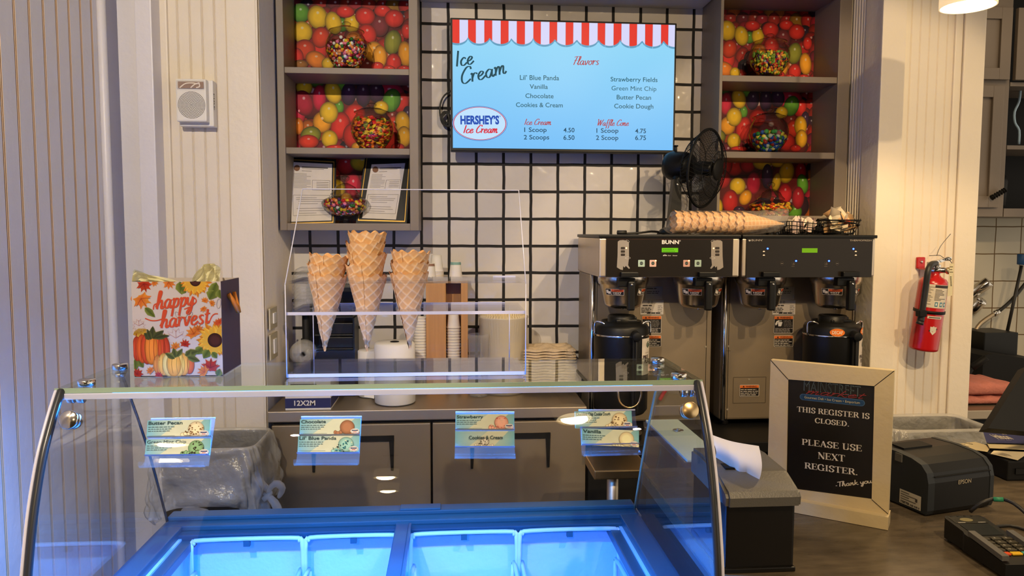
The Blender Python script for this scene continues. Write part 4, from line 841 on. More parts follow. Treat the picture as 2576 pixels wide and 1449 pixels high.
CONE_L, CONE_R = .172, .0415
def cone_mesh():
    mb = MB(); nu, nv = 132, 74; tot = 2*pi*1.1; sl = math.hypot(CONE_L, CONE_R)
    def ridge(x):
        d = abs((x % 1)-.5)*2; return max(0, (d-.72)/.28)
    def fn(i, j, want):
        th = i*tot; t = j; s = sl*(.012+.988*t)*(1+(.018*math.sin(th*11)+.008*math.sin(th*5+1))*(t**8)); ph = th*CONE_R/sl
        a, b = s*math.cos(ph-1.1)/.0165, s*math.sin(ph-1.1)/.0165
        h = max(ridge(a+b*.0+.2), ridge(b+.1)); R = s*CONE_R/sl+.0016*i+.0013*h
        if want: 
            base = V((226, 172, 112)); hi = V((244, 212, 168)); tip = V((222, 190, 152)); c = base.lerp(hi, h)
            c = c.lerp(tip, max(0, .45-t)); c = c.lerp(V((214, 146, 70)), max(0, (t-.975)*14)); return lin(c)
        return (R*math.cos(th), R*math.sin(th), s*CONE_L/sl)
    mb.grid(lambda i, j: fn(i, j, 0), nu, nv, cfn=lambda i, j: fn(i, j, 1))
    return mb
c0 = cone_mesh().build('waffle_cone', 'wafer', None)
first = [True]
def cone(mtx, lbl, grp):
    o = c0 if first[0] else c0.copy()
    if not first[0]: COL.objects.link(o)
    first[0] = False; o.matrix_world = mtx; tag(o, lbl, 'waffle cone', grp); return o
ORD = ['lowest', 'second from the bottom', 'third from the bottom', 'fourth from the bottom', 'topmost']
def stack(x, tips, rolls, where, seed):
    rnd = random.Random(seed); n = len(tips)
    for i, (z, (tx, ty)) in enumerate(zip(tips, rolls)):
        od = 'topmost' if i == n-1 else ORD[i]
        cone(M.Translation((x, 1.66, z)) @ M.Rotation(tx, 4, 'X') @ M.Rotation(ty, 4, 'Y') @ M.Rotation(rnd.uniform(2.3, 4.4), 4, 'Z'), f'{od} waffle cone of the {where} nested stack in the clear stand', 'waffle cones in the clear stand')
zc = U(815, 886, 1.66).z
stack(CX3[0], [zc, zc+.022, zc+.042], [(0, .055), (.0, .05), (0, .075)], 'wall side', 5)
stack(CX3[1], [zc-.001, zc+.022, zc+.046, zc+.070, zc+.092], [(0, .02), (0, -.015), (.0, .02), (0, .0), (0, .02)], 'tall middle', 6)
stack(CX3[2], [zc+.003, zc+.027, zc+.05], [(0, .0), (.0, .01), (0, .025)], 'menu side', 7)

# ================================================================= GIFT BAG
def zG(x, y): return (300+x/4.831, 660+y/4.831)
YBg = 1.6; pl = flatY(YBg); b0 = pl.q(*zG(165, 800))[0]; b1 = pl.q(*zG(1246, 800))[0]; zb = ZT+.001; zt = pl.q(*zG(700, 234))[1]; dp = .135
bag = thing('gift_bag', 'autumn gift bag with pumpkins and happy harvest lettering on the glass top', 'gift bag', ((b0+b1)/2, YBg+dp/2, zb))
mb = MB(); th = .0015
mb.box(b0, b1, YBg, YBg+th, zb, zt); mb.box(b0, b1, YBg+dp-th, YBg+dp, zb, zt); mb.box(b0, b1, YBg, YBg+dp, zb, zb+th)
mb.build('paper_shell', mat('bag_card_in_shade', (178, 166, 158), .45, var=.02), bag)  # white card darkened in colour for the shade it stands in
for x, nm in ((b1-th, 'gusset'), (b0, 'gusset')):
    mb = MB(); mb.box(x, x+th, YBg+th, YBg+dp-th, zb+th, zt); lab(mb.build(nm, 'bagside', bag), 'dark plum side panel')
mb = MB()
rg = random.Random(3)
clip = (b0, zb, b1, zt)
def cl(p): return (min(max(p[0], clip[0]), clip[2]), min(max(p[1], clip[1]), clip[3]))
lay = [.0004]
def LF(): lay[0] += .000006; return lay[0]
k = .182*YBg/F*1.0
gs = (YBg/F)/4.831*1.03
def g(x, y): return pl.q(*zG(x, y))
def mleaf(x, y, r, rot, c0_, c1_):
    """five lobed maple leaf"""
    c = g(x, y); r *= gs; out = []
    prof = [(0, 1), (12, .62), (24, .7), (34, .98), (42, .66), (58, .6), (72, .95), (84, .62), (100, .55), (118, .72), (130, .42), (160, .3), (178, .34)]
    for s in (1, -1):
        for a, q in (prof if s == 1 else prof[::-1]): out.append((a*s, q))
    vs = [pl.w(cl(c), LF())]; cc = [lin(c0_)]
    for a, q in out:
        t = math.radians(a)+rot; p = cl((c[0]+math.sin(t)*r*q, c[1]+math.cos(t)*r*q)); vs.append(pl.w(p, lay[0])); cc.append(lin(tuple(u+(v-u)*rg.uniform(.4, 1) for u, v in zip(c0_, c1_))))
    n = len(out); mb.add(vs, [(0, 1+i, 1+(i+1) % n) for i in range(n)], 0, cc)
    for a in (0, 60, -60): t = math.radians(a)+rot; ribbon(mb, pl, [cl(c), cl((c[0]+math.sin(t)*r*.8, c[1]+math.cos(t)*r*.8))], r*.035, tuple(v*.6 for v in c0_), LF())
def leaf(x, y, l, w_, rot, c0_, c1_):
    c = g(x, y); l *= gs; w_ *= gs; e = (math.sin(rot), math.cos(rot)); nn = (e[1], -e[0]); L = []; Rr = []
    for i in range(7): t = i/6; q = math.sin(pi*t**.8)*w_*(1+.12*(i % 2)); b = (c[0]+e[0]*l*t, c[1]+e[1]*l*t); L.append(cl((b[0]+nn[0]*q, b[1]+nn[1]*q))); Rr.append(cl((b[0]-nn[0]*q, b[1]-nn[1]*q)))
    li = LF(); mid = [cl((c[0]+e[0]*l*i/6, c[1]+e[1]*l*i/6)) for i in range(7)]
    mb.add([pl.w(p, li) for p in L+mid+Rr], [(i, i+1, 8+i, 7+i) for i in range(6)]+[(7+i, 8+i, 15+i, 14+i) for i in range(6)], 0, [lin(c1_)]*7+[lin(c0_)]*7+[lin(tuple(v*.85 for v in c1_))]*7)
def sunflower(x, y, r, rc, a0=0, a1=360):
    for ring, (f, c0_, c1_) in enumerate(((1, (196, 110, 30), (230, 150, 40)), (.88, (226, 160, 40), (240, 196, 80)))):
        for a in range(a0, a1, 15):
            aa = a+ring*7+rg.uniform(-4, 4); t = math.radians(aa); leaf(x+math.sin(t)*rc*.7, y-math.cos(t)*rc*.7, (r*f*rg.uniform(.85, 1.1)-rc*.7), r*.13, t, c0_, c1_)
    disc(mb, pl, g(x, y), rc*gs, rc*gs*1.02, (60, 28, 24), LF(), cols=[(.5, (78, 40, 34)), (1, (44, 22, 20))], clip=clip)
def pumpkin(x, y, w_, h, cols, n=7):
    order = sorted(range(n), key=lambda i: -abs(i-(n-1)/2))
    for i in order:
        f = (i-(n-1)/2)/((n-1)/2); rx = w_*(.34-.1*abs(f)); cx = x+f*(w_-rx); c = cols[i % len(cols)]
        disc(mb, pl, g(cx, y), rx*gs, h*(1-.22*f*f)*gs, c, LF(), n=30, cols=[(.4, tuple(min(255, v*1.1+10) for v in c)), (.85, c), (1, tuple(v*.72 for v in c))], clip=clip)
        ribbon(mb, pl, [cl(g(cx-rx*.15, y-h)), cl(g(cx-rx*.3, y)), cl(g(cx-rx*.1, y+h*.75))], 7*gs, tuple(v*.8 for v in c), LF())
HC = (204, 76, 44)
script(mb, pl, 'happy', zG(445, 570), zG(905, 520), 105/4.83, 27/4.83, HC, thin=12/4.83, shear=.25, lift=.0006)
ribbon(mb, pl, [g(415, 575), g(425, 520), g(460, 500)], 14*gs, HC, .0005); ribbon(mb, pl, [g(790, 570), g(880, 530), g(935, 480), g(925, 440), g(905, 440)], 13*gs, HC, .0005)
script(mb, pl, 'harvest', zG(500, 800), zG(1095, 735), 105/4.83, 27/4.83, HC, thin=12/4.83, shear=.2, lift=.0006)
ribbon(mb, pl, [g(315, 680), g(380, 705), g(450, 708), g(520, 690)], 13*gs, HC, .0005); ribbon(mb, pl, [g(1090, 740), g(1125, 660), g(1160, 628), g(1200, 625)], 13*gs, HC, .0005)
lay[0] = .0004
RDM, ORM, GRN = ((150, 30, 26), (196, 70, 30)), ((196, 88, 28), (226, 150, 60)), ((70, 86, 30), (132, 140, 60))
mleaf(300, 260, 105, 2.9, *RDM); mleaf(600, 240, 90, 2.6, *ORM); mleaf(420, 240, 60, 2, *ORM); mleaf(265, 440, 130, 2.6, *ORM); leaf(310, 550, 160, 38, 2.35, *GRN)
leaf(735, 235, 150, 55, 3.0, *GRN); leaf(760, 330, 60, 40, 2.2, *GRN); sunflower(925, 225, 185, 62, 80, 285); leaf(1180, 240, 220, 55, 3.5, *GRN); leaf(1150, 340, 120, 60, 3.6, *GRN); leaf(1215, 330, 110, 55, 2.9, *GRN)
for x, y, a in ((1040, 470, .3), (1020, 560, 2.6), (1120, 500, 1.2)): mleaf(x, y, 52, a, *ORM)
for x, y, r_ in ((240, 770, 80), (690, 920, 120)):
    c = g(x, y)
    pts = []
    for i in range(23): a = i/22*2*pi; q = r_*gs*(1 if i % 2 else .6); pts.append(cl((c[0]+q*math.sin(a), c[1]+q*math.cos(a))))
    ribbon(mb, pl, pts, 4*gs, (190, 140, 124), LF(), k=1); 
    for a in (-1, 0, 1): ribbon(mb, pl, [c, cl((c[0]+r_*gs*.8*math.sin(a), c[1]+r_*gs*.8*math.cos(a)))], 4*gs, (190, 130, 116), LF())
for x, y, a in ((720, 650, -.6), (850, 650, .7), (1210, 500, .1)):
    c = g(x, y); P = [(math.sin(t)*22, math.cos(t)*55) for t in [i*2*pi/12 for i in range(12)]]
    ribbon(mb, pl, [cl((c[0]+(p[0]*math.cos(a)+p[1]*math.sin(a))*gs, c[1]+(p[1]*math.cos(a)-p[0]*math.sin(a))*gs)) for p in P], 4*gs, (150, 130, 120), LF(), closed=True)
leaf(190, 870, 150, 55, 1.55, (190, 140, 40), (214, 170, 70)); leaf(170, 880, 170, 40, 1.2, (160, 120, 30), (206, 160, 60))
mleaf(910, 870, 105, -.5, *ORM); mleaf(960, 820, 70, .4, (180, 80, 24), (214, 120, 50)); mleaf(1190, 750, 60, .3, (190, 66, 26), (214, 120, 50)); mleaf(1225, 730, 60, -.3, (190, 60, 26), (200, 90, 40)); mleaf(800, 1000, 70, .2, *RDM); mleaf(690, 1030, 70, -.5, *ORM)
sunflower(1165, 945, 215, 82)
leaf(1010, 1030, 110, 48, 3.9, *GRN); leaf(1090, 1060, 120, 48, 3.7, *GRN); leaf(1130, 1090, 90, 34, 2.5, *GRN)
leaf(230, 1180, 110, 40, 2.6, *GRN); leaf(190, 1170, 140, 44, 3.1, *GRN)
pumpkin(390, 1050, 225, 185, [(186, 62, 32), (206, 84, 34), (190, 66, 32), (214, 120, 40), (206, 84, 34), (186, 62, 30), (176, 56, 30)])
for x, y, l, w_, a in ((400, 930, 110, 40, -.9), (400, 930, 150, 36, .1), (410, 930, 160, 34, .9), (390, 940, 130, 26, -.3), (430, 920, 170, 28, 1.4)): leaf(x, y, l, w_, a, (46, 52, 30), (90, 92, 44))
pumpkin(665, 1240, 245, 145, [(206, 130, 60), (226, 170, 80), (220, 196, 120), (222, 160, 66), (228, 184, 90), (222, 160, 70), (196, 90, 40)])
for x, y, l, w_, a in ((690, 1160, 120, 34, -.2), (700, 1150, 120, 26, .6), (800, 1130, 170, 46, 1.25), (820, 1140, 90, 34, .6), (830, 1150, 150, 34, 1.9), (680, 1170, 130, 30, -1.0)): leaf(x, y, l, w_, a, (60, 66, 28), (120, 126, 60))
mleaf(1110, 1280, 120, .1, *RDM); mleaf(1040, 1330, 90, -1.1, *ORM); mleaf(220, 1360, 80, .3, *RDM); mleaf(390, 1320, 60, -.8, *ORM); mleaf(480, 1380, 60, .5, *RDM); leaf(1200, 1380, 90, 40, .3, *GRN)
mb.c = [tuple(v*.74 for v in c) for c in mb.c]  # print colours dimmed to paint in the bag's shade
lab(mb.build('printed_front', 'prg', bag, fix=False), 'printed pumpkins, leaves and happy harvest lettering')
mb = MB(); ym = YBg+dp/2
mb.tube([(b1+.001, ym-.02, zt-.03), (b1+.012, ym-.015, zt-.05), (b1+.016, ym, zt-.07), (b1+.012, ym+.01, zt-.062), (b1+.001, ym+.02, zt-.03)], .0055, n=6); mb.build('ribbon_handle', 'ribbon', bag)
mb = MB(); mb.tube([(b0-.001, ym-.02, zt-.02), (b0-.009, ym-.03, zt-.03), (b0-.012, ym-.03, zt-.042), (b0-.001, ym+.02, zt-.04)], .0045, n=6); mb.build('ribbon_handle', 'ribbon', bag)
def tissue(lbl, pts, Y, dy, seed):
    rnd = random.Random(seed); P = [U(*zG(*p), Y=Y) for p in pts]; n = len(P)//2; mb = MB()
    L, Rr = P[:n], P[n:][::-1]
    nu, nv = 8, 6
    def f(u, v):
        i = min(int(v*(n-1)), n-2); t = v*(n-1)-i; a = L[i].lerp(L[i+1], t); b = Rr[i].lerp(Rr[i+1], t); p = a.lerp(b, u)
        return p+V((0, dy*(u-.5)+.008*math.sin(u*13+v*9+seed)+.005*math.sin(u*23-v*5), 0))
    mb.grid(f, nu*2, nv*2, smooth=False)
    o = mb.build('tissue_paper', 'tissue', None); tag(o, lbl, 'tissue paper', 'tissue paper in the gift bag')
tissue('crumpled yellow tissue paper fanning out along the wall side of the gift bag', [(190, 300), (200, 70), (330, 100), (400, 150), (600, 190), (790, 240), (780, 330), (600, 330), (450, 330), (330, 330), (260, 330), (200, 330)][:12], YBg+.05, .03, 1)
tissue('rounded tuft of yellow tissue paper sticking up from the gift bag', [(880, 300), (930, 190), (990, 80), (1040, 20), (1100, 15), (1210, 300), (1215, 190), (1200, 90), (1170, 40), (1120, 18)][:5]+[(1121, 17), (1170, 40), (1200, 90), (1215, 190), (1210, 300)], YBg+.075, .02, 2)
# ================================================================= WORKTOP FRIDGE AND MACHINE COUNTER
YFR = 2.72; fx0, fx1 = XAL+.006, .497; zt = U(1000, 1031, YFR).z; zlip = U(1000, 1058, YFR).z
fr = thing('worktop_fridge', 'stainless steel two door worktop fridge under the paper goods', 'fridge', ((fx0+fx1)/2, 2.95, 0))
mb = MB(); mb.box(fx0, fx1, YFR, YB-.004, zlip, zt, bev=.003); mb.build('worktop', 'steeld', fr)
mb = MB(); mb.box(fx0+.012, fx1-.004, YFR+.035, YB-.01, .12, zlip); mb.build('body', 'blackm', fr)
d0 = U(685, 1200, YFR).x; dm = U(1086, 1200, YFR).x; zd = U(900, 1068, YFR+.005).z
for a, b, hx0, hx1 in ((d0, dm-.004, 782, 991), (dm+.004, fx1-.002, 1182, 1385)):
    mb = MB(); mb.box(a, b, YFR+.006, YFR+.034, .14, zd, bev=.003); dr = mb.build('door', 'brown', fr)
    h0, h1 = U(hx0, 1100, YFR).x, U(hx1, 1100, YFR).x; za, zb_ = U(900, 1098, YFR).z, U(900, 1112, YFR).z; zc_ = U(900, 1186, YFR).z
    mb = MB(); mb.box(h0, h1, YFR+.001, YFR+.0058, zb_, za)
    for s, x in ((1, h0), (-1, h1)): mb.prism([(x, 0, za), (x+s*.019, 0, za), (x+s*.012, 0, zc_), (x+s*.003, 0, zc_)], (0, YFR+.001, 0), (0, YFR+.0058, 0))
    lab(mb.build('recessed_handle', 'blackm', dr), 'black recessed grip')
for x in (fx0+.08, fx1-.08):
    for y in (2.82, 3.1):
        mb = MB(); mb.cyl((x, y, 0), (x, y, .12), .02); mb.build('foot', 'blackm', fr)
mc = thing('machine_counter', 'black counter carrying the two coffee brewers', 'counter', (1.05, 2.95, 0))
mb = MB(); mb.box(fx1+.008, XAR-.004, 2.66, YB-.004, .76, .80, bev=.003); mb.build('counter_top', 'blackm', mc)
mb = MB(); mb.box(fx1+.008, XAR-.004, 2.72, YB-.01, 0, .76); mb.build('base_cabinet', 'blackm', mc)
ZM = .80
# small steel shelf on a post in front of it
Yt = 2.3; x0 = U(1495, 1190, Yt).x; x1 = U(1637, 1190, Yt).x; z = U(1560, 1183, Yt).z
sp = thing('steel_stand', 'small steel shelf on a round post behind the case', 'stand', ((x0+x1)/2, Yt+.1, 0))
mb = MB(); mb.box(x0, x1, Yt, Yt+.17, z-.03, z, bev=.004); mb.build('shelf_top', 'brass_toned', sp)
xp = U(1541, 1250, Yt+.06).x
mb = MB(); mb.cyl((xp, Yt+.06, .01), (xp, Yt+.06, z-.03), .019); mb.build('post', 'steel', sp)
mb = MB(); mb.cyl((xp, Yt+.06, 0), (xp, Yt+.06, .012), .1, n=30); mb.build('foot_plate', 'steel', sp)

# ================================================================= COFFEE BREWERS
def z8(x, y): return (1420+x/2.898, 500+y/2.898)
YH, YBD = 2.68, 2.90
ztop = U(1700, 590.5, YH).z; zhb = U(1700, 697.5, YH).z; zbot = .825
def warn(mb, pl, px0, py0, px1, py1, lift=.0006, top=.2, cells=True, pict=True, seed=1, orange=(214, 108, 40), word='WARNING'):
    """black safety label with an orange head line, a cup-and-hand pictogram and rows of tiny print"""
    W, H = px1-px0, py1-py0
    prect(mb, pl, px0, py0, px1, py1, (196, 186, 170), lift, r=.004); prect(mb, pl, px0+1.2, py0+1.2, px1-1.2, py1-1.2, (24, 20, 18), lift+.0002, r=.003)
    hy = py0+1.2+H*top; prect(mb, pl, px0+1.2, py0+1.2, px1-1.2, hy, orange, lift+.0004)
    text(mb, pl, word, (px0+W*.32, hy-H*top*.2), (px1-W*.14, hy-H*top*.2), H*top*.6, (50, 20, 14), lift+.0006, .02)
    a = pl.q(px0+W*.15, hy-H*top*.2); b = pl.q(px0+W*.27, hy-H*top*.2); c = pl.q(px0+W*.21, hy-H*top*.85); poly(mb, pl, [a, b, c], (50, 20, 14), lift+.0006)
    if pict:
        yb = hy+(py1-hy)*.55
        picto(mb, pl, px0+W*.06, hy+2, px0+W*.44, yb, lift+.0006)
        prect(mb, pl, px0+W*.46, hy+1, px0+W*.475, yb, (170, 160, 150), lift+.0006); lines(mb, pl, px0+W*.52, hy+2, px1-W*.07, yb, 6, (120, 112, 104), lift+.0006, seed=seed)
        lines(mb, pl, px0+W*.07, yb+2, px1-W*.06, py1-2, 4, (170, 160, 150), lift+.0006, seed=seed+1)
    else: lines(mb, pl, px0+W*.06, hy+2, px1-W*.05, py1-2.5, 4, (196, 186, 172), lift+.0006, .4, seed)
def picto(mb, pl, px0, py0, px1, py1, lift):
    a = pl.q(px0, py1); b = pl.q(px1, py0); W, H = b[0]-a[0], b[1]-a[1]; L = lambda u, v: (a[0]+W*u, a[1]+H*v); c = (226, 220, 208)
    poly(mb, pl, [L(.45, .1), L(.85, .1), L(1, .7), L(.38, .7)], c, lift); poly(mb, pl, [L(.0, .45), L(.2, .85), L(.5, .95), L(.62, .8), L(.35, .72), L(.3, .4), L(.1, .2)], c, lift)
    for u in (.5, .65, .8): ribbon(mb, pl, [L(u, .74), L(u+.05, .85), L(u, .98)], W*.05, c, lift, k=2)
def brewer(lbl, hx0, hx1, bx0, bx1, sideleft):
    root = thing('coffee_brewer', lbl, 'coffee maker', ((hx0+hx1)/2, 2.9, ZM), 'twin coffee brewers')
    mb = MB(); mb.box(hx0, hx1, YH+.004, 3.15, zhb, ztop-.012, bev=.006); mb.build('head', 'steel', root)
    mb = MB(); mb.box(hx0-.003, hx1+.003, YH-.004, 3.155, ztop-.012, ztop, bev=.003); mb.build('top_plate', 'black', root)
    mb = MB(); mb.box(bx0, bx1, YBD, 3.15, zbot, zhb, bev=.008); mb.build('tower', 'brown', root)
    mb = MB(); mb.cyl((bx0+.012, YBD-.004, zbot), (bx0+.012, YBD-.004, zhb), .010); mb.build('edge_post', 'chrome', root)
    for xs_ in (bx0+.03, bx1-.022):
        mb = MB(); mb.box(xs_, xs_+.0015, YBD-.0015, YBD+.002, zbot, zhb); mb.build('panel_seam', 'blackm', root)
    for x in (bx0+.03, bx1-.03):
        for y in (YBD+.03, 3.1):
            mb = MB(); mb.cyl((x, y, ZM), (x, y, zbot+.003), .018); mb.build('foot', 'blackm', root)
    return root
def funnel(root, px, hpx, yoff=0):
    Yc = 2.80; cx = U(px, 735, Yc).x; zt_ = zhb-.002; zb_ = U(px, 777, Yc-.06).z; R = .0965
    mb = MB(); mb.lathe([(0, zb_+.002), (.056, zb_), (.066, zb_+.006), (.072, zb_+.016), (.090, zt_-.03), (.094, zt_-.028), (.094, zt_-.022), (R, zt_-.02), (R, zt_)], 44, M.Translation((cx, Yc, 0))); 
    mb.cyl((cx, Yc-.005, zb_-.008), (cx, Yc-.005, zb_+.001), .009)
    f = mb.build('brew_funnel', 'bright_steel', root)
    hx = U(hpx, 735, Yc-.1).x; yy = Yc-R-.002
    mb = MB(); mb.box(hx-.047, hx+.019, yy-.012, yy+.03, zt_-.034, zt_-.001, bev=.004); mb.box(hx-.013, hx+.013, yy-.034, yy-.008, zb_+.0, zt_-.012, bev=.006)
    lab(mb.build('handle', 'black', f), 'black handle')
    mb = MB(); mb.box(hx-.042, hx+.022, YH-.022, YH+.002, zhb+.001, zhb+.020, bev=.003); lab(mb.build('handle_latch', 'black', root), 'black latch over the funnel handle')
    for a0, w_ in ((-152, 52), (-62, 34)):
        mb = MB()
        # curved warning decal wrapped on the cone
        zc_ = (zt_+zb_)/2+.004; hgt = .024
        def P(u, v, e=.0008):
            a = math.radians(a0+w_*u); z_ = zc_-hgt/2+hgt*v; r_ = .072+(.090-.072)*(z_-zb_-.016)/(zt_-.046-zb_)+e
            return V((cx+r_*math.cos(a), Yc+r_*math.sin(a), z_))
        def pr(u0, v0, u1, v1, c, e):
            n = 6; mb.grid(lambda s, t: P(u0+(u1-u0)*s, v0+(v1-v0)*t, e), n, 1, col=lin(c))
        pr(0, 0, 1, 1, (214, 204, 190), .0007); pr(.02, .05, .98, .95, (28, 22, 20), .001); pr(.35, .56, .98, .93, (196, 84, 40), .0013); pr(.34, .05, .36, .95, (214, 204, 190), .0013)
        pr(.06, .3, .2, .8, (214, 206, 196), .0013); pr(.16, .2, .31, .6, (214, 206, 196), .0013)
        for ch, u0, u1, v0, v1, cc in (('HOT', .45, .88, .27, .48, (230, 222, 210)), ('LIQUID', .48, .84, .09, .2, (200, 190, 180)), ('WARNING', .52, .9, .66, .84, (80, 26, 18))):
            vs, fs = glyphs(ch, .02); m0, m1 = min(p[0] for p in vs), max(p[0] for p in vs)
            mb.add([P(u0+(u1-u0)*(p[0]-m0)/(m1-m0), v0+(v1-v0)*p[1]/CAP, .0017) for p in vs], fs, 0, lin(cc))
        mb.build('warning_decal', 'prn', f, fix=False)
    mb = MB(); mb.cyl((hx, yy-.036, zt_-.024), (hx, yy-.034, zt_-.024), .004, n=12); mb.build('rivet', 'chrome', f)
hx = [U(1508, 640, YH).x, U(1861, 640, YH).x, U(1868, 640, YH).x, U(2203, 640, YH).x]
bx = [U(1481, 900, YBD).x, U(1789, 900, YBD).x, U(1813, 900, YBD).x, U(2189, 900, YBD).x]
pl = flatY(YH)
# --- left brewer
LB = brewer('coffee brewer nearest the tiles, with grey cup pictures on its control panel', hx[0], hx[1], bx[0], bx[1], True)
mb = MB(); q0 = pl.q(1524, 697); q1 = pl.q(1845, 597); mb.box(q0[0], q1[0], YH-.001, YH+.003, q0[1]+.001, q1[1], bev=.001, col=lin((30, 25, 20)))
po = flatY(YH-.0012)
def zP(x, y): return (1500+x/6.586, 570+y/6.586)
def pp(mb, pts, c, l): poly(mb, po, [po.q(*zP(*p)) for p in pts][::-1], c, l)
text(mb, po, 'BUNN', zP(1086, 286), zP(1368, 287), 60/6.586, (240, 234, 224), bold=.03); text(mb, po, '\u00ae', zP(1372, 247), zP(1398, 247), 22/6.586, (240, 234, 224))
ribbon(mb, po, [po.q(*zP(170, 208)), po.q(*zP(2270, 213))], .0006, (96, 54, 44), .0006)
for mir in (0, 1):
    fxm = (lambda x: x) if not mir else (lambda x: 2444-x)
    GC = (150, 142, 130)
    body = [(355, 250), (385, 228), (440, 222), (495, 232), (540, 260), (542, 500), (528, 640), (558, 690), (540, 700), (488, 650), (470, 680), (445, 655), (440, 720), (400, 712), (340, 675), (345, 600), (352, 480)]
    P = [(fxm(x), y) for x, y in body]; poly(mb, po, [po.q(*zP(*p)) for p in P], GC, .0006)
    for y in (358, 413, 467):
        a = po.q(*zP(fxm(405), y+20)); b = po.q(*zP(fxm(475), y-20)); rect(mb, po, min(a[0], b[0]), a[1], max(a[0], b[0]), b[1], (58, 52, 46), .0008, r=.0025)
    ribbon(mb, po, [po.q(*zP(fxm(x), y)) for x, y in ((475, 520), (520, 500), (565, 520), (520, 538), (475, 522))], .0008, (210, 204, 194), .001)
    ribbon(mb, po, [po.q(*zP(fxm(x), y)) for x, y in ((495, 240), (498, 222), (540, 238), (540, 265))], .0008, (210, 204, 194), .001)
for x, c in ((748, (168, 190, 172)), (938, (214, 178, 160)), (1495, (206, 160, 140)), (1684, (168, 190, 172))):
    a = po.q(*zP(x-56, 665)); b = po.q(*zP(x+56, 552)); rect(mb, po, a[0], a[1], b[0], b[1], c, .0006, r=.002); disc(mb, po, po.q(*zP(x, 608)), .0062, .0062, (54, 62, 56), .0009)
    ribbon(mb, po, [po.q(*zP(x-30, 606)), po.q(*zP(x+30, 606))], .0013, (150, 160, 150), .0011)
script_s = [('D', 1110), ]
ribbon(mb, po, [po.q(*zP(1110, 488)), po.q(*zP(1130, 468)), po.q(*zP(1165, 478)), po.q(*zP(1170, 484))], .0013, (220, 214, 204), .0008)
for x0_, x1_ in ((1105, 1170), (1188, 1250), (1265, 1345)):
    for k_ in range(int((x1_-x0_)/13)): ribbon(mb, po, [po.q(*zP(x0_+k_*13, 488)), po.q(*zP(x0_+k_*13+9, 470 if k_ == 0 else 476))], .0011, (220, 214, 204), .0008)
mb.build('control_panel', 'prg', LB, fix=False)
mb = MB(); a = po.q(*zP(1084, 426)); b = po.q(*zP(1356, 354)); rect(mb, po, a[0], a[1], b[0], b[1], (110, 190, 16), .0006)
for x, y, l in ((1110, 378, 190), (1100, 408, 220)):
    for k_ in range(int(l/26)): rect(mb, po, *po.q(*zP(x+k_*26, y+9)), *po.q(*zP(x+k_*26+17, y-5)), (66, 128, 14), .0008)
mb.build('display', vcol('green_lcd', .3, emit=.75), LB, fix=False)
mb = MB()
for x, y in ((497, 356), (985, 565), (1535, 566), (1942, 360)): disc(mb, po, po.q(*zP(x, y)), .0028, .0028, (255, 150, 40), .0014, cols=[(.5, (255, 226, 150)), (1, (240, 120, 20))])
mb.build('indicator_light', 'led', LB, fix=False)
# --- right brewer
RB = brewer('coffee brewer at the column side, with blue indicator lights', hx[2], hx[3], bx[2], bx[3], False)
def zQ(x, y): return (1860+x/7.156, 580+y/7.156)
mb = MB(); q0 = pl.q(1876, 699); q1 = pl.q(2196, 597); mb.box(q0[0], q1[0], YH-.001, YH+.003, q0[1]+.001, q1[1], bev=.001, col=lin((30, 25, 20)))
text(mb, po, 'BUNN', zQ(218, 191), zQ(405, 191), 33/7.156, (170, 160, 148), bold=.0); text(mb, po, 'THERMOFRESH', zQ(1985, 191), zQ(2375, 193), 28/7.156, (170, 160, 148)); text(mb, po, '\u00ae', zQ(408, 165), zQ(420, 165), 9/7.156, (170, 160, 148))
disc(mb, po, po.q(*zQ(184, 176)), .0036, .0036, (220, 214, 204), .0006); pp2 = [po.q(*zQ(*p)) for p in ((176, 150), (196, 150), (190, 178), (180, 178))]; poly(mb, po, pp2[::-1], (30, 25, 20), .0009)
for x in (442, 2096):
    for y in (385, 452):
        c = po.q(*zQ(x-2, y)); poly(mb, po, [(c[0]+.0042*math.cos(t*pi/8), c[1]+.0045*math.sin(t*pi/8)) for t in range(9)], (226, 216, 200), .0006)
for x, y in ((766, 593), (965, 593), (1555, 593), (1760, 595)):
    c = po.q(*zQ(x, y)); ribbon(mb, po, [(c[0]+.0064*math.cos(t*pi/8), c[1]+.0064*math.sin(t*pi/8)) for t in range(16)], .0006, (84, 74, 64), .0006, closed=True)
    if x in (766, 1760): ribbon(mb, po, [(c[0]-.004, c[1]), (c[0]+.004, c[1])], .0014, (130, 120, 108), .0008)
    else: ribbon(mb, po, [(c[0]-.003, c[1]-.004), (c[0]+.003, c[1]+.004)], .0009, (110, 100, 90), .0008); ribbon(mb, po, [(c[0]-.006, c[1]-.0105), (c[0]+.006, c[1]-.0105)], .0011, (110, 100, 90), .0008); disc(mb, po, (c[0]+.003, c[1]-.002), .0018, .0018, (110, 100, 90), .001)
mb.build('control_panel', 'prg', RB, fix=False)
mb = MB(); rect(mb, po, *po.q(*zQ(1124, 398)), *po.q(*zQ(1406, 318)), (112, 160, 12), .0006)
mb.build('display', vcol('green_lcd', .3, emit=.75), RB, fix=False)
mb = MB()
for x, y in ((507, 325), (2050, 330), (1018, 547), (1610, 547)): disc(mb, po, po.q(*zQ(x, y)), .0042, .0036, (30, 70, 255), .0014, cols=[(.3, (90, 150, 255)), (1, (10, 30, 200))])
mb.build('indicator_light', 'led', RB, fix=False)
funnel(LB, 1567, 1584); funnel(LB, 1757, 1777); funnel(RB, 1911, 1935); funnel(RB, 2101, 2133)
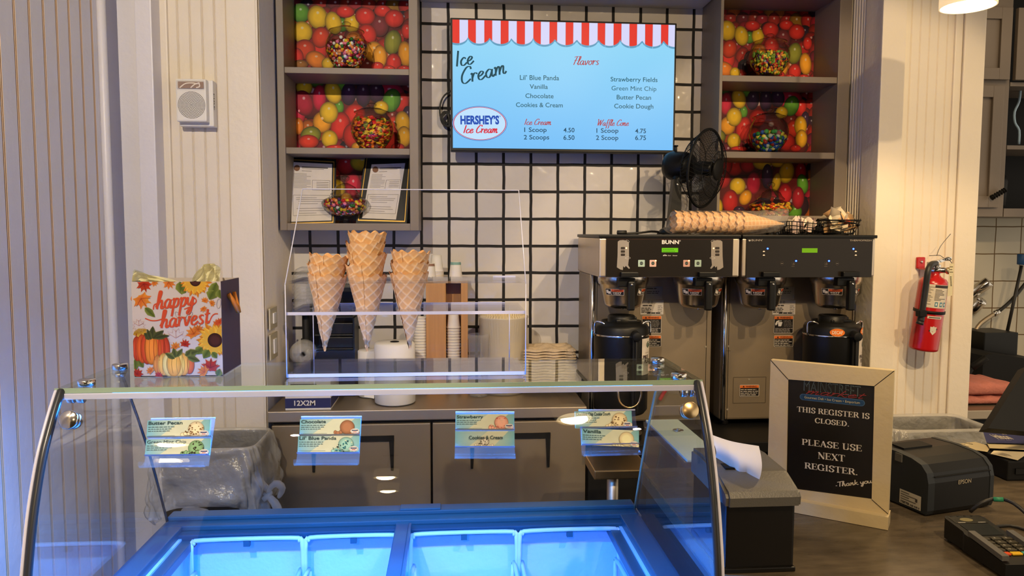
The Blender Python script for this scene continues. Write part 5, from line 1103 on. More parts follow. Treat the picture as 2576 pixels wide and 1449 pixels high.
# labels on the towers
pb = flatY(YBD-.0016)
def labels(root, dx, X0):
    mb = MB(); B = lambda x, y: (z8(x+dx, y))
    prect(mb, pb, *B(588, 640), *B(715, 735), (186, 176, 162)); lines(mb, pb, *B(600, 646), *B(690, 662), 1, (70, 64, 58)); lines(mb, pb, *B(600, 670), *B(690, 695), 2, (90, 84, 78), seed=2)
    prect(mb, pb, *B(552, 740), *B(722, 845), (196, 186, 172), .0006)
    lines(mb, pb, *B(570, 772), *B(655, 785), 1, (60, 54, 50), .001, .7); lines(mb, pb, *B(560, 792), *B(640, 832), 4, (54, 48, 44), .001, .6, 3); lines(mb, pb, *B(600, 828), *B(715, 838), 1, (30, 26, 24), .001, .9, 5); lines(mb, pb, *B(680, 775), *B(715, 825), 4, (130, 124, 116), .001)
    for x in (614, 638): disc(mb, pb, pb.q(*B(x, 754)), .004, .005, (60, 56, 52), .001); disc(mb, pb, pb.q(*B(x, 754)), .0028, .0036, (186, 178, 166), .0012)
    mb.build('rating_plate', 'prn', root, fix=False)
    mb = MB(); warn(mb, pb, *B(563, 852), *B(708, 982), top=.17); mb.build('warning_label', 'prn', root, fix=False)
    mb = MB(); warn(mb, pb, *B(563, 995), *B(706, 1080), top=.24, pict=False, seed=4); mb.build('warning_label', 'prn', root, fix=False)
labels(LB, 0, 0); labels(RB, 962, 0)
mb = MB(); warn(mb, pb, *z8(1275, 1355), *z8(1420, 1442), top=.24, pict=False, seed=9)
mb.build('warning_label', 'prn', RB, fix=False)
mb = MB(); q0 = pb.q(*z8(1228, 1490)); q1 = pb.q(*z8(1470, 1298)); w_ = .0012
for a, b in (((q0[0], q0[1]), (q1[0], q0[1])), ((q0[0], q1[1]), (q1[0], q1[1])), ((q0[0], q0[1]), (q0[0], q1[1])), ((q1[0], q0[1]), (q1[0], q1[1]))): ribbon(mb, pb, [a, b], w_, (70, 60, 46), .0003)
for p in (z8(1195, 1075), z8(1188, 1536), z8(1345, 1316)): disc(mb, pb, pb.q(*p), .004, .004, (150, 140, 120), .0006)
q2 = pb.q(*z8(1130, 1108)); ribbon(mb, pb, [q2, (q2[0]+.045, q2[1])], w_, (70, 60, 46), .0003)
mb.build('access_hatch', 'prn', RB, fix=False)
mb = MB(); disc(mb, pb, pb.q(*z8(1029, 1078)), .004, .004, (150, 140, 120), .0006); mb.build('screw', 'prn', LB, fix=False)
mb = MB(); a = U(1667, 993, YBD-.02); mb.tube([a+V((.012, 0, .02)), a, a+V((-.012, 0, -.022))], .008, n=8); lab(mb.build('drain_tag', 'red', LB), 'red tag')
# ---------------------------------------------------------------- coffee servers
def server(lbl, px, wpx, decaf, stick):
    Yc = 2.76; cx = U(px, 900, Yc).x; R = wpx/2*(Yc-.02)/F; z0 = ZM+.002; zl_ = U(px, 792, Yc).z; zs_ = U(px, 812, Yc).z; zband = U(px, 851, Yc-R).z; zsh = U(px, 826, Yc-R*.8).z
    root = thing('coffee_server', lbl, 'coffee server', (cx, Yc, z0), 'coffee servers under the brewers')
    T_ = M.Translation((cx, Yc, 0))
    mb = MB(); mb.lathe([(0, z0+.1), (R*.86, z0+.1), (R*.97, z0+.115), (R, zband)], 48, T_); mb.build('body', 'black', root)
    mb = MB(); mb.lathe([(R+.001, zband), (R+.002, zband+.003), (R+.001, zband+.006)], 48, T_); lab(mb.build('steel_band', 'chrome', root), 'thin bright band')
    mb = MB(); mb.lathe([(R, zband+.006), (R*.985, zsh-.004), (R*.93, zsh+.008), (R*.74, zsh+.012), (R*.72, zsh+.02), (R*.5, zs_), (R*.5, zl_-.006), (R*.46, zl_), (R*.34, zl_), (R*.3, zl_-.01), (0, zl_-.012)], 48, T_)
    mb.box(cx-.03, cx+.05, Yc-.05, Yc-.01, zsh+.015, zsh+.028, bev=.004); mb.box(cx+.03, cx+.055, Yc-.02, Yc+.03, zsh+.015, zl_-.006, bev=.004); lidm = mb.build('shoulder_lid', 'black', root)
    for s in (-1, 1):
        mb = MB(); x = cx+s*R*.86
        mb.tube([(x+s*.016, Yc-.02, zsh-.035), (x+s*.016, Yc-.02, zsh+.012), (x-s*.0, Yc-.03, zsh+.018), (x-s*.018, Yc-.035, zsh+.008), (x-s*.022, Yc-.035, zsh-.02)], .0042, n=8); lab(mb.build('carry_handle', 'chrome', root), 'bright wire handle')
    hx_ = cx+R*.27
    mb = MB(); ya = Yc-R*.97
    mb.cyl((hx_, ya+.02, zband+.012), (hx_, ya-.035, zband+.008), .017, n=24); mb.box(hx_-.013, hx_+.013, ya-.02, ya+.02, z0+.12, zband+.01, bev=.005); mb.cyl((hx_, ya-.024, z0+.12), (hx_, ya-.024, zband-.004), .005, n=12); lab(mb.build('tap_and_gauge', 'blackm', root), 'black sight gauge')
    mb = MB(); mb.lathe([(R*.8, z0), (R*.8, z0+.02)], 40, T_); mb.lathe([(0, z0+.02), (R*.8, z0+.02)], 40, T_); mb.cyl((cx, Yc+.05, z0+.02), (cx, Yc+.05, z0+.101), .035); mb.build('base_stand', 'black', root)
    mb = MB()
    zt2 = zband-.006; zb2 = zt2-.135
    def P(u, v, e=.001, a0=-56, w_=37):
        a = math.radians(a0+w_*u); return V((cx+(R+e)*math.cos(a), Yc+(R+e)*math.sin(a), zb2+(zt2-zb2)*v))
    def gr(u0, v0, u1, v1, c, e): mb.grid(lambda s, t: P(u0+(u1-u0)*s, v0+(v1-v0)*t, e), 6, 1, col=lin(c))
    gr(0, 0, 1, 1, (200, 190, 176), .001)
    def wt(t_, u0, u1, v0, v1, cc, bold=.02):
        vs, fs = glyphs(t_, bold); m0, m1 = min(p[0] for p in vs), max(p[0] for p in vs)
        mb.add([P(u0+(u1-u0)*(p[0]-m0)/(m1-m0), v0+(v1-v0)*p[1]/CAP, .0024) for p in vs], fs, 0, lin(cc))
    wt('PIKE', .08, .62, .44, .54, (54, 34, 26)); wt('PLACE', .22, .95, .32, .42, (54, 34, 26)); wt('roast', .3, .75, .60, .615, (110, 96, 86)); wt('medium', .3, .75, .25, .265, (110, 96, 86))
    # round green emblem with a crowned figure between two tails
    def dsc(u, v, ru, rv, c, e): 
        vs = [P(u, v, e)]+[P(u+ru*math.cos(t*pi/10), v+rv*math.sin(t*pi/10), e) for t in range(20)]; mb.add(vs, [(0, 1+i, 1+(i+1) % 20) for i in range(20)], 0, lin(c))
    dsc(.62, .82, .2, .085, (46, 76, 58), .0016); dsc(.62, .82, .15, .062, (206, 200, 188), .002); dsc(.62, .835, .06, .03, (46, 76, 58), .0026); dsc(.62, .79, .09, .022, (46, 76, 58), .0026); dsc(.53, .82, .025, .05, (46, 76, 58), .0026); dsc(.71, .82, .025, .05, (46, 76, 58), .0026)
    mb.build('coffee_label', 'prn', root, fix=False)
    if decaf:
        zc_ = (zband+zsh)/2+.003
        for a0, rw in ((-108, .17), (-38, .17)):
            mb = MB()
            def Q(u, v, e): a = math.radians(a0)+u; return V((cx+(R+e)*math.cos(a), Yc+(R+e)*math.sin(a), zc_+v))
            vs = [Q(0, 0, .001)]+[Q(rw*1.45*math.cos(t*pi/14), .0145*math.sin(t*pi/14), .001) for t in range(28)]; mb.add(vs, [(0, 1+i, 1+(i+1) % 28) for i in range(28)], 0, lin((226, 116, 30)))
            vs, fs = glyphs('DECAF', .015); m0, m1 = min(p[0] for p in vs), max(p[0] for p in vs); mb.add([Q(rw*1.0*(2*(p[0]-m0)/(m1-m0)-1), .012*(p[1]/CAP-.5), .002) for p in vs], fs, 0, lin((244, 226, 196)))
            lab(mb.build('decaf_sticker', 'prn', root, fix=False), 'orange oval sticker lettered DECAF')
    else:
        mb = MB(); c = U(1580, 990, 2.62); mb.tube([(c.x-.045, Yc-R*.9, c.z+.03), (c.x-.04, c.y, c.z+.02), (c.x-.03, c.y, c.z-.03), (c.x, c.y, c.z-.052), (c.x+.035, c.y, c.z-.04), (c.x+.048, c.y, c.z+.0), (c.x+.04, c.y, c.z+.03), (c.x+.045, Yc-R*.9, c.z+.04)], .0038); lab(mb.build('lower_wire_loop', 'brass_toned', root), 'bright wire loop')
    return root
server('black coffee server under the brewer nearest the tiles', 1562, 142, False, 0)
server('black coffee server with orange DECAF stickers', 2091, 146, True, 0)

# ================================================================= ON TOP OF THE BREWERS
# --- fan
Yf = 2.86; fc = U(1775, 424, Yf); Rf = 98.5*Yf/F; ax = (RT*.77-UP*.18-fw*.61).normalized()
fq = M.Translation(fc) @ ax.to_track_quat('Z', 'Y').to_matrix().to_4x4()
fan = thing('desk_fan', 'black desk fan tilted beside the menu screen, standing on the brewer', 'fan', (U(1690, 580, Yf).x, Yf, ztop))
def dome_wires(name, sgn, n, depth):
    mb = MB()
    for i in range(n):
        a = 2*pi*i/n; pts = []
        for t in (0, .25, .5, .75, .92, 1): r_ = Rf*(.26+.74*t); tw = .18*math.sin(t*pi); pts.append(fq @ V((r_*math.cos(a+tw), r_*math.sin(a+tw), sgn*depth*(1-t**2.6))))
        mb.tube(pts, .0007, n=4, smooth=2)
    for f in (.45, .72): 
        mb.tube([fq @ V((Rf*f*math.cos(t), Rf*f*math.sin(t), sgn*depth*(1-((f-.26)/.74)**2.6))) for t in [2*pi*i/24 for i in range(24)]], .0014, n=5, closed=True, smooth=2)
    return mb.build(name, 'blackm', fan)
dome_wires('front_guard', 1, 60, .052); dome_wires('rear_guard', -1, 60, .072)
mb = MB(); mb.tube([fq @ V((Rf*math.cos(t), Rf*math.sin(t), 0)) for t in [2*pi*i/36 for i in range(36)]], .0052, n=8, closed=True, smooth=2); mb.build('guard_ring', 'blackm', fan)
mb = MB(); mb.lathe([(0, .058), (.035, .057), (.042, .052), (.042, .049)], 28, fq); mb.build('guard_badge', 'blackm', fan)
mb = MB(); mb.lathe([(0, .03), (.025, .03), (.028, .02), (.028, -.03)], 24, fq); mb.build('hub', 'black', fan)
bladem = glass('smoky_blade', tint=(.55, .57, .6), haze=.25, hazecol=(.04, .045, .05), rough=.1)
for k_ in range(3):
    mb = MB(); a0 = k_*2*pi/3+.5
    mb.grid(lambda u, v: fq @ V(((.03+(Rf*.86-.03)*v)*math.cos(a0+(u-.5)*(1.5*math.sin(.5+v*1.9))+.35*v), (.03+(Rf*.86-.03)*v)*math.sin(a0+(u-.5)*(1.5*math.sin(.5+v*1.9))+.35*v), .02*(u-.5)*2)), 10, 8)
    mb.build('blade', bladem, fan)
mb = MB(); mb.lathe([(0, -.175), (.03, -.174), (.048, -.165), (.057, -.145), (.058, -.09), (.05, -.062), (0, -.06)], 32, fq)
e = fq @ V((0, 0, -.13)); mb.cyl(e+V((0, 0, .05)), e+V((0, 0, .078)), .006); mb.cyl(e+V((0, 0, .076)), e+V((0, 0, .081)), .010); mt_ = mb.build('motor_housing', 'black', fan)
nb = U(1690, 575, Yf); e2 = fq @ V((0, 0, -.085))
mb = MB(); tp = V((U(1700, 452, Yf).x, Yf, U(1700, 452, Yf).z)); bt = V((U(1692, 578, Yf).x, Yf, ztop+.02))
mb.prism([tp+V((-.014, 0, 0)), tp+V((.018, 0, 0)), bt+V((.026, 0, 0)), bt+V((-.022, 0, 0))], (0, -.018, 0), (0, .018, 0)); mb.tube([tp, e2+V((0, 0, -.045)), e2], .016, n=10); mb.build('neck', 'black', fan)
mb = MB(); mb.cyl(tp+V((0, -.019, -.02)), tp+V((0, -.022, -.02)), .004); mb.build('pivot_screw', 'chrome', fan)
mb = MB(); mb.lathe([(0, ztop+.028), (.03, ztop+.028), (.045, ztop+.02), (.056, ztop+.008), (.058, ztop+.001), (0, ztop+.001)], 36, M.Translation((bt.x, Yf+.01, 0))); mb.build('base', 'black', fan)
mb = MB(); z = ztop+.004; mb.tube([(bt.x-.05, Yf+.02, z+.006), (bt.x-.09, Yf-.02, z+.008), (bt.x-.14, Yf-.06, z+.003), (bt.x-.2, Yf-.07, z), (bt.x-.235, Yf-.075, z+.002)], .0042, n=8); mb.tube([(bt.x-.235, Yf-.075, z+.004), (bt.x-.20, Yf-.073, z+.004)], .008, n=10); mb.build('power_cord', 'rubber', fan)
# --- sleeve of waffle cones in a film bag
Yg = 2.745; bxa, bxb = U(1678, 560, Yg).x, U(1972, 560, Yg).x; Rb = .0415
zb_ = ztop+Rb+.003
nC = 10
for i in range(nC):
    x = U(1694, 560, Yg).x+i*.0285+CONE_L
    cone(M.Translation((x, Yg, zb_-.003*i/nC)) @ M.Rotation(-pi/2+.02, 4, 'Y') @ M.Rotation(i*1.37, 4, 'Z'), 'nested waffle cone lying in the clear film bag on the brewers', 'nested waffle cones in the film bag')
fb = thing('film_bag', 'clear plastic film bag wrapped around a sleeve of waffle cones', 'bag', (bxa, Yg, ztop))
mb = MB()
rb = random.Random(2); wr = [[rb.uniform(-1, 1) for _ in range(24)] for _ in range(40)]
def bagf(u, v):
    x = bxa-.0+(bxb-bxa)*u; a = v*2*pi
    rr = Rb+.004 if u > .05 else Rb+.004-.02*(1-u/.05)
    fl = max(0, (u-.72)/.28); zc_ = zb_+.012*fl; ry = rr*(1-.3*fl); rz = rr*(1-.1*fl)
    n_ = wr[int(u*39) % 40][int(v*23.99) % 24]*.0016*(1+2*fl)
    px_, pz = (ry+n_)*math.cos(a), (rz+n_)*math.sin(a)
    z = max(zc_+pz, ztop+.0012)
    return V((x+.012*math.sin(a)*(u > .95 or u < .04), Yg+px_, z))
mb.grid(bagf, 48, 24, smooth=True); mb.build('film', 'film', fb, fix=False)
# --- wire baskets with sachets
def basket_round(lbl, px, Y, R0, R1, h):
    c = U(px, 585, Y); root = thing('wire_basket', lbl, 'basket', (c.x, Y, ztop), 'black wire baskets on the brewers')
    mb = MB()
    for i in range(9):
        a = i*.7; t0_ = i/8
        r_ = R0+(R1-R0)*t0_; tl = .13
        mb.tube([(c.x+r_*math.cos(t), Y+r_*math.sin(t), ztop+.004+(h-.01)*t0_+tl*.16*math.sin(t+a)*(h)) if 0 else (c.x+r_*math.cos(t), Y+r_*math.sin(t), ztop+.006+(h-.012)*t0_+(.012*math.sin(t+a) if 0 < i < 8 else 0)) for t in [2*pi*k/20 for k in range(20)]], .0017 if i < 8 else .003, n=5, closed=True, smooth=2)
    mb.tube([(c.x+R0*.95*math.cos(t), Y+R0*.95*math.sin(t), ztop+.004) for t in [2*pi*k/20 for k in range(20)]], .003, n=5, closed=True, smooth=2)
    for k in range(10):
        t = 2*pi*k/10; mb.tube([(c.x, Y, ztop+.003), (c.x+R0*math.cos(t), Y+R0*math.sin(t), ztop+.004), (c.x+R1*math.cos(t), Y+R1*math.sin(t), ztop+h)], .0013, n=4, smooth=2)
    mb.build('wire_bowl', 'blackm', root); return c
cr = basket_round('round black wire basket heaped with wrapped condiment packs', 2108, 2.80, .055, .079, .062)
c = U(2012, 585, 2.77); bs = thing('wire_basket', 'small square black wire basket of sugar sachets beside the film bag', 'basket', (c.x, 2.77, ztop), 'black wire baskets on the brewers')
mb = MB(); hw = .058; hh = .048
for k in range(4):
    z = ztop+.003+hh*k/3; f = 1+.08*k/3
    mb.tube([(c.x+sx*hw*f, 2.77+sy*hw*f, z-.012*(k > 1)*(sx > 0)*(sy < 0)) for sx, sy in ((-1, -1), (1, -1), (1, 1), (-1, 1))], .0018, n=5, closed=True, smooth=1)
for k in range(7):
    t = -1+2*k/6
    for sx, sy in ((t, -1), (t, 1), (-1, t), (1, t)): mb.tube([(c.x+sx*hw, 2.77+sy*hw, ztop+.003), (c.x+sx*hw*1.08, 2.77+sy*hw*1.08, ztop+.003+hh)], .0016, n=4, smooth=1)
mb.box(c.x-hw, c.x+hw, 2.77-hw, 2.77+hw, ztop+.001, ztop+.003); mb.build('wire_frame', 'blackm', bs)
def sachet(name, w_, h_, colr, th):
    mb = MB(); mb.grid(lambda u, v: V((w_*(u-.5), th*math.sin(pi*u)*math.sin(pi*v), h_*(v-.5))), 6, 6, col=lin(colr)); mb.grid(lambda u, v: V((w_*(u-.5), -th*math.sin(pi*u)*math.sin(pi*v), h_*(v-.5))), 6, 6, col=lin(colr))
    return mb.build(name, 'prg', None)
rs = random.Random(8)
protos = [sachet('sugar_sachet', .026, .046, cc, .004) for cc in ((226, 210, 190), (222, 196, 186))]
pr2 = [sachet('condiment_pack', .045, .06, cc, .008) for cc in ((222, 208, 180), (206, 190, 160), (214, 170, 120))]
for i in range(22):
    o = protos[i] if i < 2 else protos[i % 2].copy()
    if i >= 2: COL.objects.link(o)
    o.location = (c.x+rs.uniform(-.042, .042), 2.77+rs.uniform(-.042, .042), ztop+.026+rs.uniform(0, .024)); o.rotation_euler = (rs.uniform(-.4, .4), rs.uniform(-.7, .7), rs.uniform(0, 3.1))
    tag(o, 'paper sugar sachet standing in the small square wire basket', 'sachet', 'sugar sachets in the square basket')
for i in range(26):
    o = pr2[i] if i < 3 else pr2[i % 3].copy()
    if i >= 3: COL.objects.link(o)
    f = i/25; r_ = (.035+.028*f)*math.sqrt(rs.random())*(1 if f < .75 else .7); a = rs.uniform(0, 6.3)
    o.location = (cr.x+r_*math.cos(a), 2.80+r_*math.sin(a), ztop+.02+.062*f); o.rotation_euler = (rs.uniform(-1.2, 1.2), rs.uniform(-1.2, 1.2), rs.uniform(0, 6.3))
    tag(o, 'wrapped condiment pack heaped in the round wire basket', 'condiment pack', 'condiment packs in the round basket')
mb = MB(); mb.lathe([(0, 0)]+[(.03*s_, z_) for s_, z_ in ((1, 0),)], 4)
o = pr2[0].copy(); o.data = pr2[0].data.copy(); COL.objects.link(o); o.data.color_attributes['Col'].data.foreach_set('color', [x for _ in o.data.vertices for x in (*lin((224, 84, 40)), 1)])
o.location = (cr.x+.003, 2.80-.058, ztop+.045); o.rotation_euler = (.3, .2, .1); o.scale = (.55, .8, .5); tag(o, 'orange red pack in the front of the round wire basket', 'condiment pack', 'condiment packs in the round basket')
# ================================================================= PAPER GOODS ON THE WORKTOP
def z7(x, y): return (680+x/3.15, 560+y/3.15)
ZW = zt
ZW = U(1000, 1031, YFR).z+.0005
Yw = 2.98
wx = lambda px, Y=Yw: U(px, 850, Y).x
wz = lambda py, Y=Yw, px=1000: U(px, py, Y).z
# wooden cup rack
rk = thing('cup_rack', 'oak cup rack with an open bay, standing against the tiles', 'cup rack', (wx(1122), Yw, ZW))
xa, xb_, xc, xd_ = wx(1072), wx(1122), wx(1160), wx(1177); zt7 = wz(713)
mb = MB(); mb.box(xa, xb_, Yw, Yw+.12, ZW, zt7, bev=.002); lab(mb.build('side_panel', 'wood', rk), 'wide oak side panel')
mb = MB(); mb.box(xc, xd_, Yw, Yw+.12, ZW, zt7, bev=.002); mb.build('side_panel', 'wood', rk)
mb = MB(); mb.box(xb_, xc, Yw+.105, Yw+.12, ZW, zt7); mb.build('back_board', 'wood', rk)
mb = MB(); mb.box(xa-.0, xd_, Yw, Yw+.12, zt7, wz(706), bev=.002); mb.build('top_board', 'wood', rk)
ztp = wz(706)
def cup_mesh(rt, rb_, h, band=None):
    mb = MB(); W_ = lin((232, 226, 214)); pr = [(0, .006), (rb_*.92, .006), (rb_*.92, 0), (rb_, 0), (rb_+(rt-rb_)*.55, h*.55), (rb_+(rt-rb_)*.86, h*.86), (rt, h-.004), (rt+.002, h-.002), (rt+.0015, h), (rt-.001, h-.001), (rb_*.9, .01), (0, .01)]
    cols = [W_]*len(pr)
    mb.lathe(pr, 32, cols=cols)
    if band: mb.lathe([(rb_+.0006, .001), (rb_+(rt-rb_)*.16+.0006, h*.16)], 32, col=lin(band))
    return mb
C0 = cup_mesh(.028, .020, .066).build('paper_cup', 'prn', None); C1 = cup_mesh(.028, .020, .072, (130, 170, 156)).build('paper_cup', 'prn', None); C2 = cup_mesh(.028, .020, .066, (150, 110, 84)).build('paper_cup', 'prn', None)
used = set()
def put(o, loc, up, lbl, grp):
    c = o
    if o.name in used: c = o.copy(); COL.objects.link(c)
    used.add(o.name); c.location = loc; c.rotation_euler = (0 if up else pi, 0, 0); tag(c, lbl, 'cup', grp); return c
xs_ = wx(1141, Yw+.05); n_ = 18
for i in range(n_): put(C0, (xs_, Yw+.05, ZW+.004+.0115*i), True, 'white paper cup nested in the tall stack inside the oak rack bay', 'paper cups in the oak rack bay')
zt_c = ZW+.004+.0115*(n_-1)+.066
put(C2, (xs_, Yw+.05, zt_c+.075), False, 'paper cup with a brown band upside down on top of the stack in the oak rack bay', 'paper cups in the oak rack bay') if 0 else put(C2, (xs_, Yw+.05, zt_c+.062), False, 'brown banded paper cup upside down over the stack inside the oak rack bay', 'paper cups in the oak rack bay')
xs_ = wx(1058, Yw+.04)
for i in range(22): put(C0, (xs_, Yw+.03, ZW+.001+.0115*i), True, 'white paper cup nested in the stack outside the oak rack behind the menu side cones', 'paper cups beside the oak rack')
put(C1, (wx(1147), Yw+.05, ztp+.0725), False, 'paper cup with a green band upside down on top of the oak rack', 'paper cups on the oak rack')
put(C2, (wx(1080), Yw+.04, ztp+.0665), False, 'paper cup with a brown band upside down on the oak rack behind the cones', 'paper cups on the oak rack')
for i in range(8): put(C0, (wx(1098), Yw+.07, ztp+.0665+.0046*i), False, 'white paper cup nested upside down in the short stack on the oak rack', 'nested cups on the oak rack')
# towel roll
c = U(994, 990, 2.84); rr = 51*2.84/F; zr1 = U(994, 860, 2.84).z
tr_ = thing('towel_roll', 'big white paper towel roll with black core standing on the worktop', 'paper roll', (c.x, 2.84, ZW))
mb = MB(); mb.lathe([(rr*.2, ZW+.001), (rr-.004, ZW+.001), (rr, ZW+.006), (rr, zr1-.008), (rr-.008, zr1), (rr*.2, zr1)], 48, M.Translation((c.x, 2.84, 0)))
mb.add([(c.x-rr, 2.84, zr1-.09), (c.x-rr-.03, 2.81, zr1-.075), (c.x-rr-.036, 2.81, ZW+.03), (c.x-rr, 2.82, ZW+.02)], [(0, 1, 2, 3)]); mb.build('paper', 'paper', tr_)
mb = MB(); mb.lathe([(rr*.22, ZW+.001), (rr*.22, zr1+.002), (rr*.1, zr1+.004), (0, zr1+.004)], 24, M.Translation((c.x, 2.84, 0))); mb.build('core', 'blackm', tr_)
c = U(924, 890, 2.95)
sm = MB(); sm.lathe([(0, ZW+.001), (.046, ZW+.001), (.048, ZW+.006), (.048, wz(882, 2.95)), (.044, wz(880, 2.95)), (0, wz(880, 2.95))], 36, M.Translation((c.x+.01, 2.96, 0))); tag(sm.build('paper_roll', 'paper', None), 'small white paper roll half behind the big towel roll', 'paper roll')
# filter bucket, filters, clear tub
c = U(1266, 880, 3.0); Rb_ = 62*3.0/F; zt_b = wz(797, 3.0)
bk = thing('filter_bucket', 'cloudy plastic bucket of coffee filters against the tiles', 'bucket', (c.x, 3.0, ZW))
mb = MB(); mb.lathe([(0, ZW+.004), (Rb_*.86, ZW+.001), (Rb_*.9, ZW+.01), (Rb_, zt_b-.008), (Rb_*1.03, zt_b-.004), (Rb_*1.03, zt_b), (Rb_*.98, zt_b)], 48, M.Translation((c.x, 3.0, 0))); mb.build('bucket_body', 'cloudy', bk)
mb = MB(); ngf = 96
for k_, (rsc, zo) in enumerate(((.93, 0), (.9, .002), (.87, .004))):
    mb.grid(lambda u, v: V((c.x+Rb_*(rsc*(.62+.38*v)+(.02*math.sin(u*ngf*2*pi/2))*v)*math.cos(u*2*pi), 3.0+Rb_*(rsc*(.62+.38*v)+(.02*math.sin(u*ngf*2*pi/2))*v)*math.sin(u*2*pi), ZW+.012+(zt_b+.004+zo-ZW-.012)*v)), ngf*2, 3, col=lin((222, 206, 168)), smooth=False)
fo = mb.build('coffee_filters', 'prn', None); fo['kind'] = 'stuff'; tag(fo, 'nested fluted cream coffee filters filling the cloudy bucket', 'coffee filter')
c = U(1204, 880, 2.93); Rt = 26*2.93/F; mb = MB(); zt_c2 = wz(842, 2.93)
mb.lathe([(0, ZW+.003), (Rt*.85, ZW+.001), (Rt*.88, ZW+.006), (Rt, zt_c2-.02), (Rt*1.08, zt_c2-.016), (Rt*1.08, zt_c2-.008), (Rt*1.02, zt_c2)], 36, M.Translation((c.x, 2.93, 0))); tag(mb.build('plastic_tub', 'dome', None), 'small empty clear plastic tub in front of the filter bucket', 'tub')
# pulp cup carriers
Yp = 2.97; xa, xb_ = wx(1312, Yp), wx(1450, Yp); cx_ = (xa+xb_)/2; hw = (xb_-xa)/2
mb = MB()
def tray(u, v):
    x, y = (u-.5)*2, (v-.5)*2; rim = max(abs(x), abs(y)); wav = .0025*math.sin(x*9)*math.sin(y*7)
    cupz = sum(.03*math.exp(-(((x-a)**2+(y-b)**2)/.09)) for a in (-.45, .45) for b in (-.45, .45))
    z = .038-cupz*.9+.012*math.exp(-(x*x+y*y)/.05) if rim < .88 else .038-.012*(rim-.88)/.12
    return V((hw*x*(1-.06*(abs(y) > .9)), .09*y*(1-.06*(abs(x) > .9)), z+wav))
mb.grid(tray, 28, 28, col=lin((206, 188, 158))); t0 = mb.build('cup_carrier', 'kraft', None)
for i in range(14):
    o = t0 if i == 0 else t0.copy()
    if i: COL.objects.link(o)
    o.location = (cx_+random.uniform(-.003, .003), Yp+.06, ZW+.001+.0112*i); o.rotation_euler = (0, 0, random.uniform(-.03, .03))
    tag(o, 'brown pulp cup carrier in the stack beside the coffee brewer' if i < 13 else 'brown pulp cup carrier lying on top of its stack beside the coffee brewer', 'cup carrier', 'stacked pulp cup carriers')
# black lid dispenser and dome lids
Yd = 2.96; xa, xb_ = wx(757, Yd), wx(892, Yd)
dp_ = thing('lid_organizer', 'black plastic lid and straw organizer behind the wall side cones', 'organizer', ((xa+xb_)/2, Yd+.07, ZW))
zt_d = wz(718, Yd)
mb = MB(); mb.box(xa, xb_, Yd+.12, Yd+.135, ZW, zt_d, bev=.003); mb.box(xa, xa+.006, Yd, Yd+.12, ZW, wz(850, Yd)); mb.box(xb_-.006, xb_, Yd, Yd+.12, ZW, wz(800, Yd)); mb.box(xa+.006, xb_-.006, Yd, Yd+.006, ZW, wz(880, Yd)); mb.build('shell', 'black', dp_)
for za in (880, 845, 800):
    mb = MB(); mb.box(xa+.05, xb_-.007, Yd+.01, Yd+.119, wz(za, Yd), wz(za, Yd)+.006, bev=.002); mb.box(xa+.09, xb_-.008, Yd+.02, Yd+.03, wz(za, Yd)+.006, wz(za, Yd)+.05, bev=.003); mb.build('divider', 'black', dp_)
mb = MB(); mb.box(wx(846, Yd), xb_, Yd+.0, Yd+.119, wz(735, Yd), wz(720, Yd), bev=.004); mb.build('top_tray', 'black', dp_)
def lid_mesh(r, h):
    mb = MB(); mb.lathe([(r*1.08, 0), (r*1.1, .004), (r, .008), (r*.97, h*.4), (r*.75, h*.8), (r*.35, h*.98), (.01, h)], 36); return mb
L0 = lid_mesh(.042, .05).build('dome_lid', 'dome', None); L0.location = (wx(768, 2.93), 2.93, wz(703, 2.93)); tag(L0, 'milky dome lid on top of the lid stack by the ribbed wall', 'cup lid', 'dome lids')
for i in range(9):
    o = L0.copy(); COL.objects.link(o); o.location = (wx(770, 2.93), 2.93, wz(703, 2.93)-.014*(i+1)); tag(o, 'clear dome lid nested in the upper stack by the ribbed wall', 'cup lid', 'dome lids')
mb = MB(); xq = wx(770, 2.93); mb.cyl((xq, 2.93, ZW), (xq, 2.93, ZW+.008), .05, n=30); mb.cyl((xq, 2.93, ZW+.008), (xq, 2.93, wz(703, 2.93)-.13), .014); mb.cyl((xq, 2.93, wz(703, 2.93)-.134), (xq, 2.93, wz(703, 2.93)-.1265), .05, n=30); tag(mb.build('lid_post', 'blackm', None), 'black post stand under the stack of dome lids', 'stand')
for i in range(4):
    o = L0.copy(); COL.objects.link(o); o.location = (wx(762, 2.86), 2.84+.014*i, wz(893, 2.84)+.012); o.rotation_euler = (pi/2, 0, .2); tag(o, 'clear dome lid turned on its side low on the worktop by the ribbed wall', 'cup lid', 'dome lids on their side')
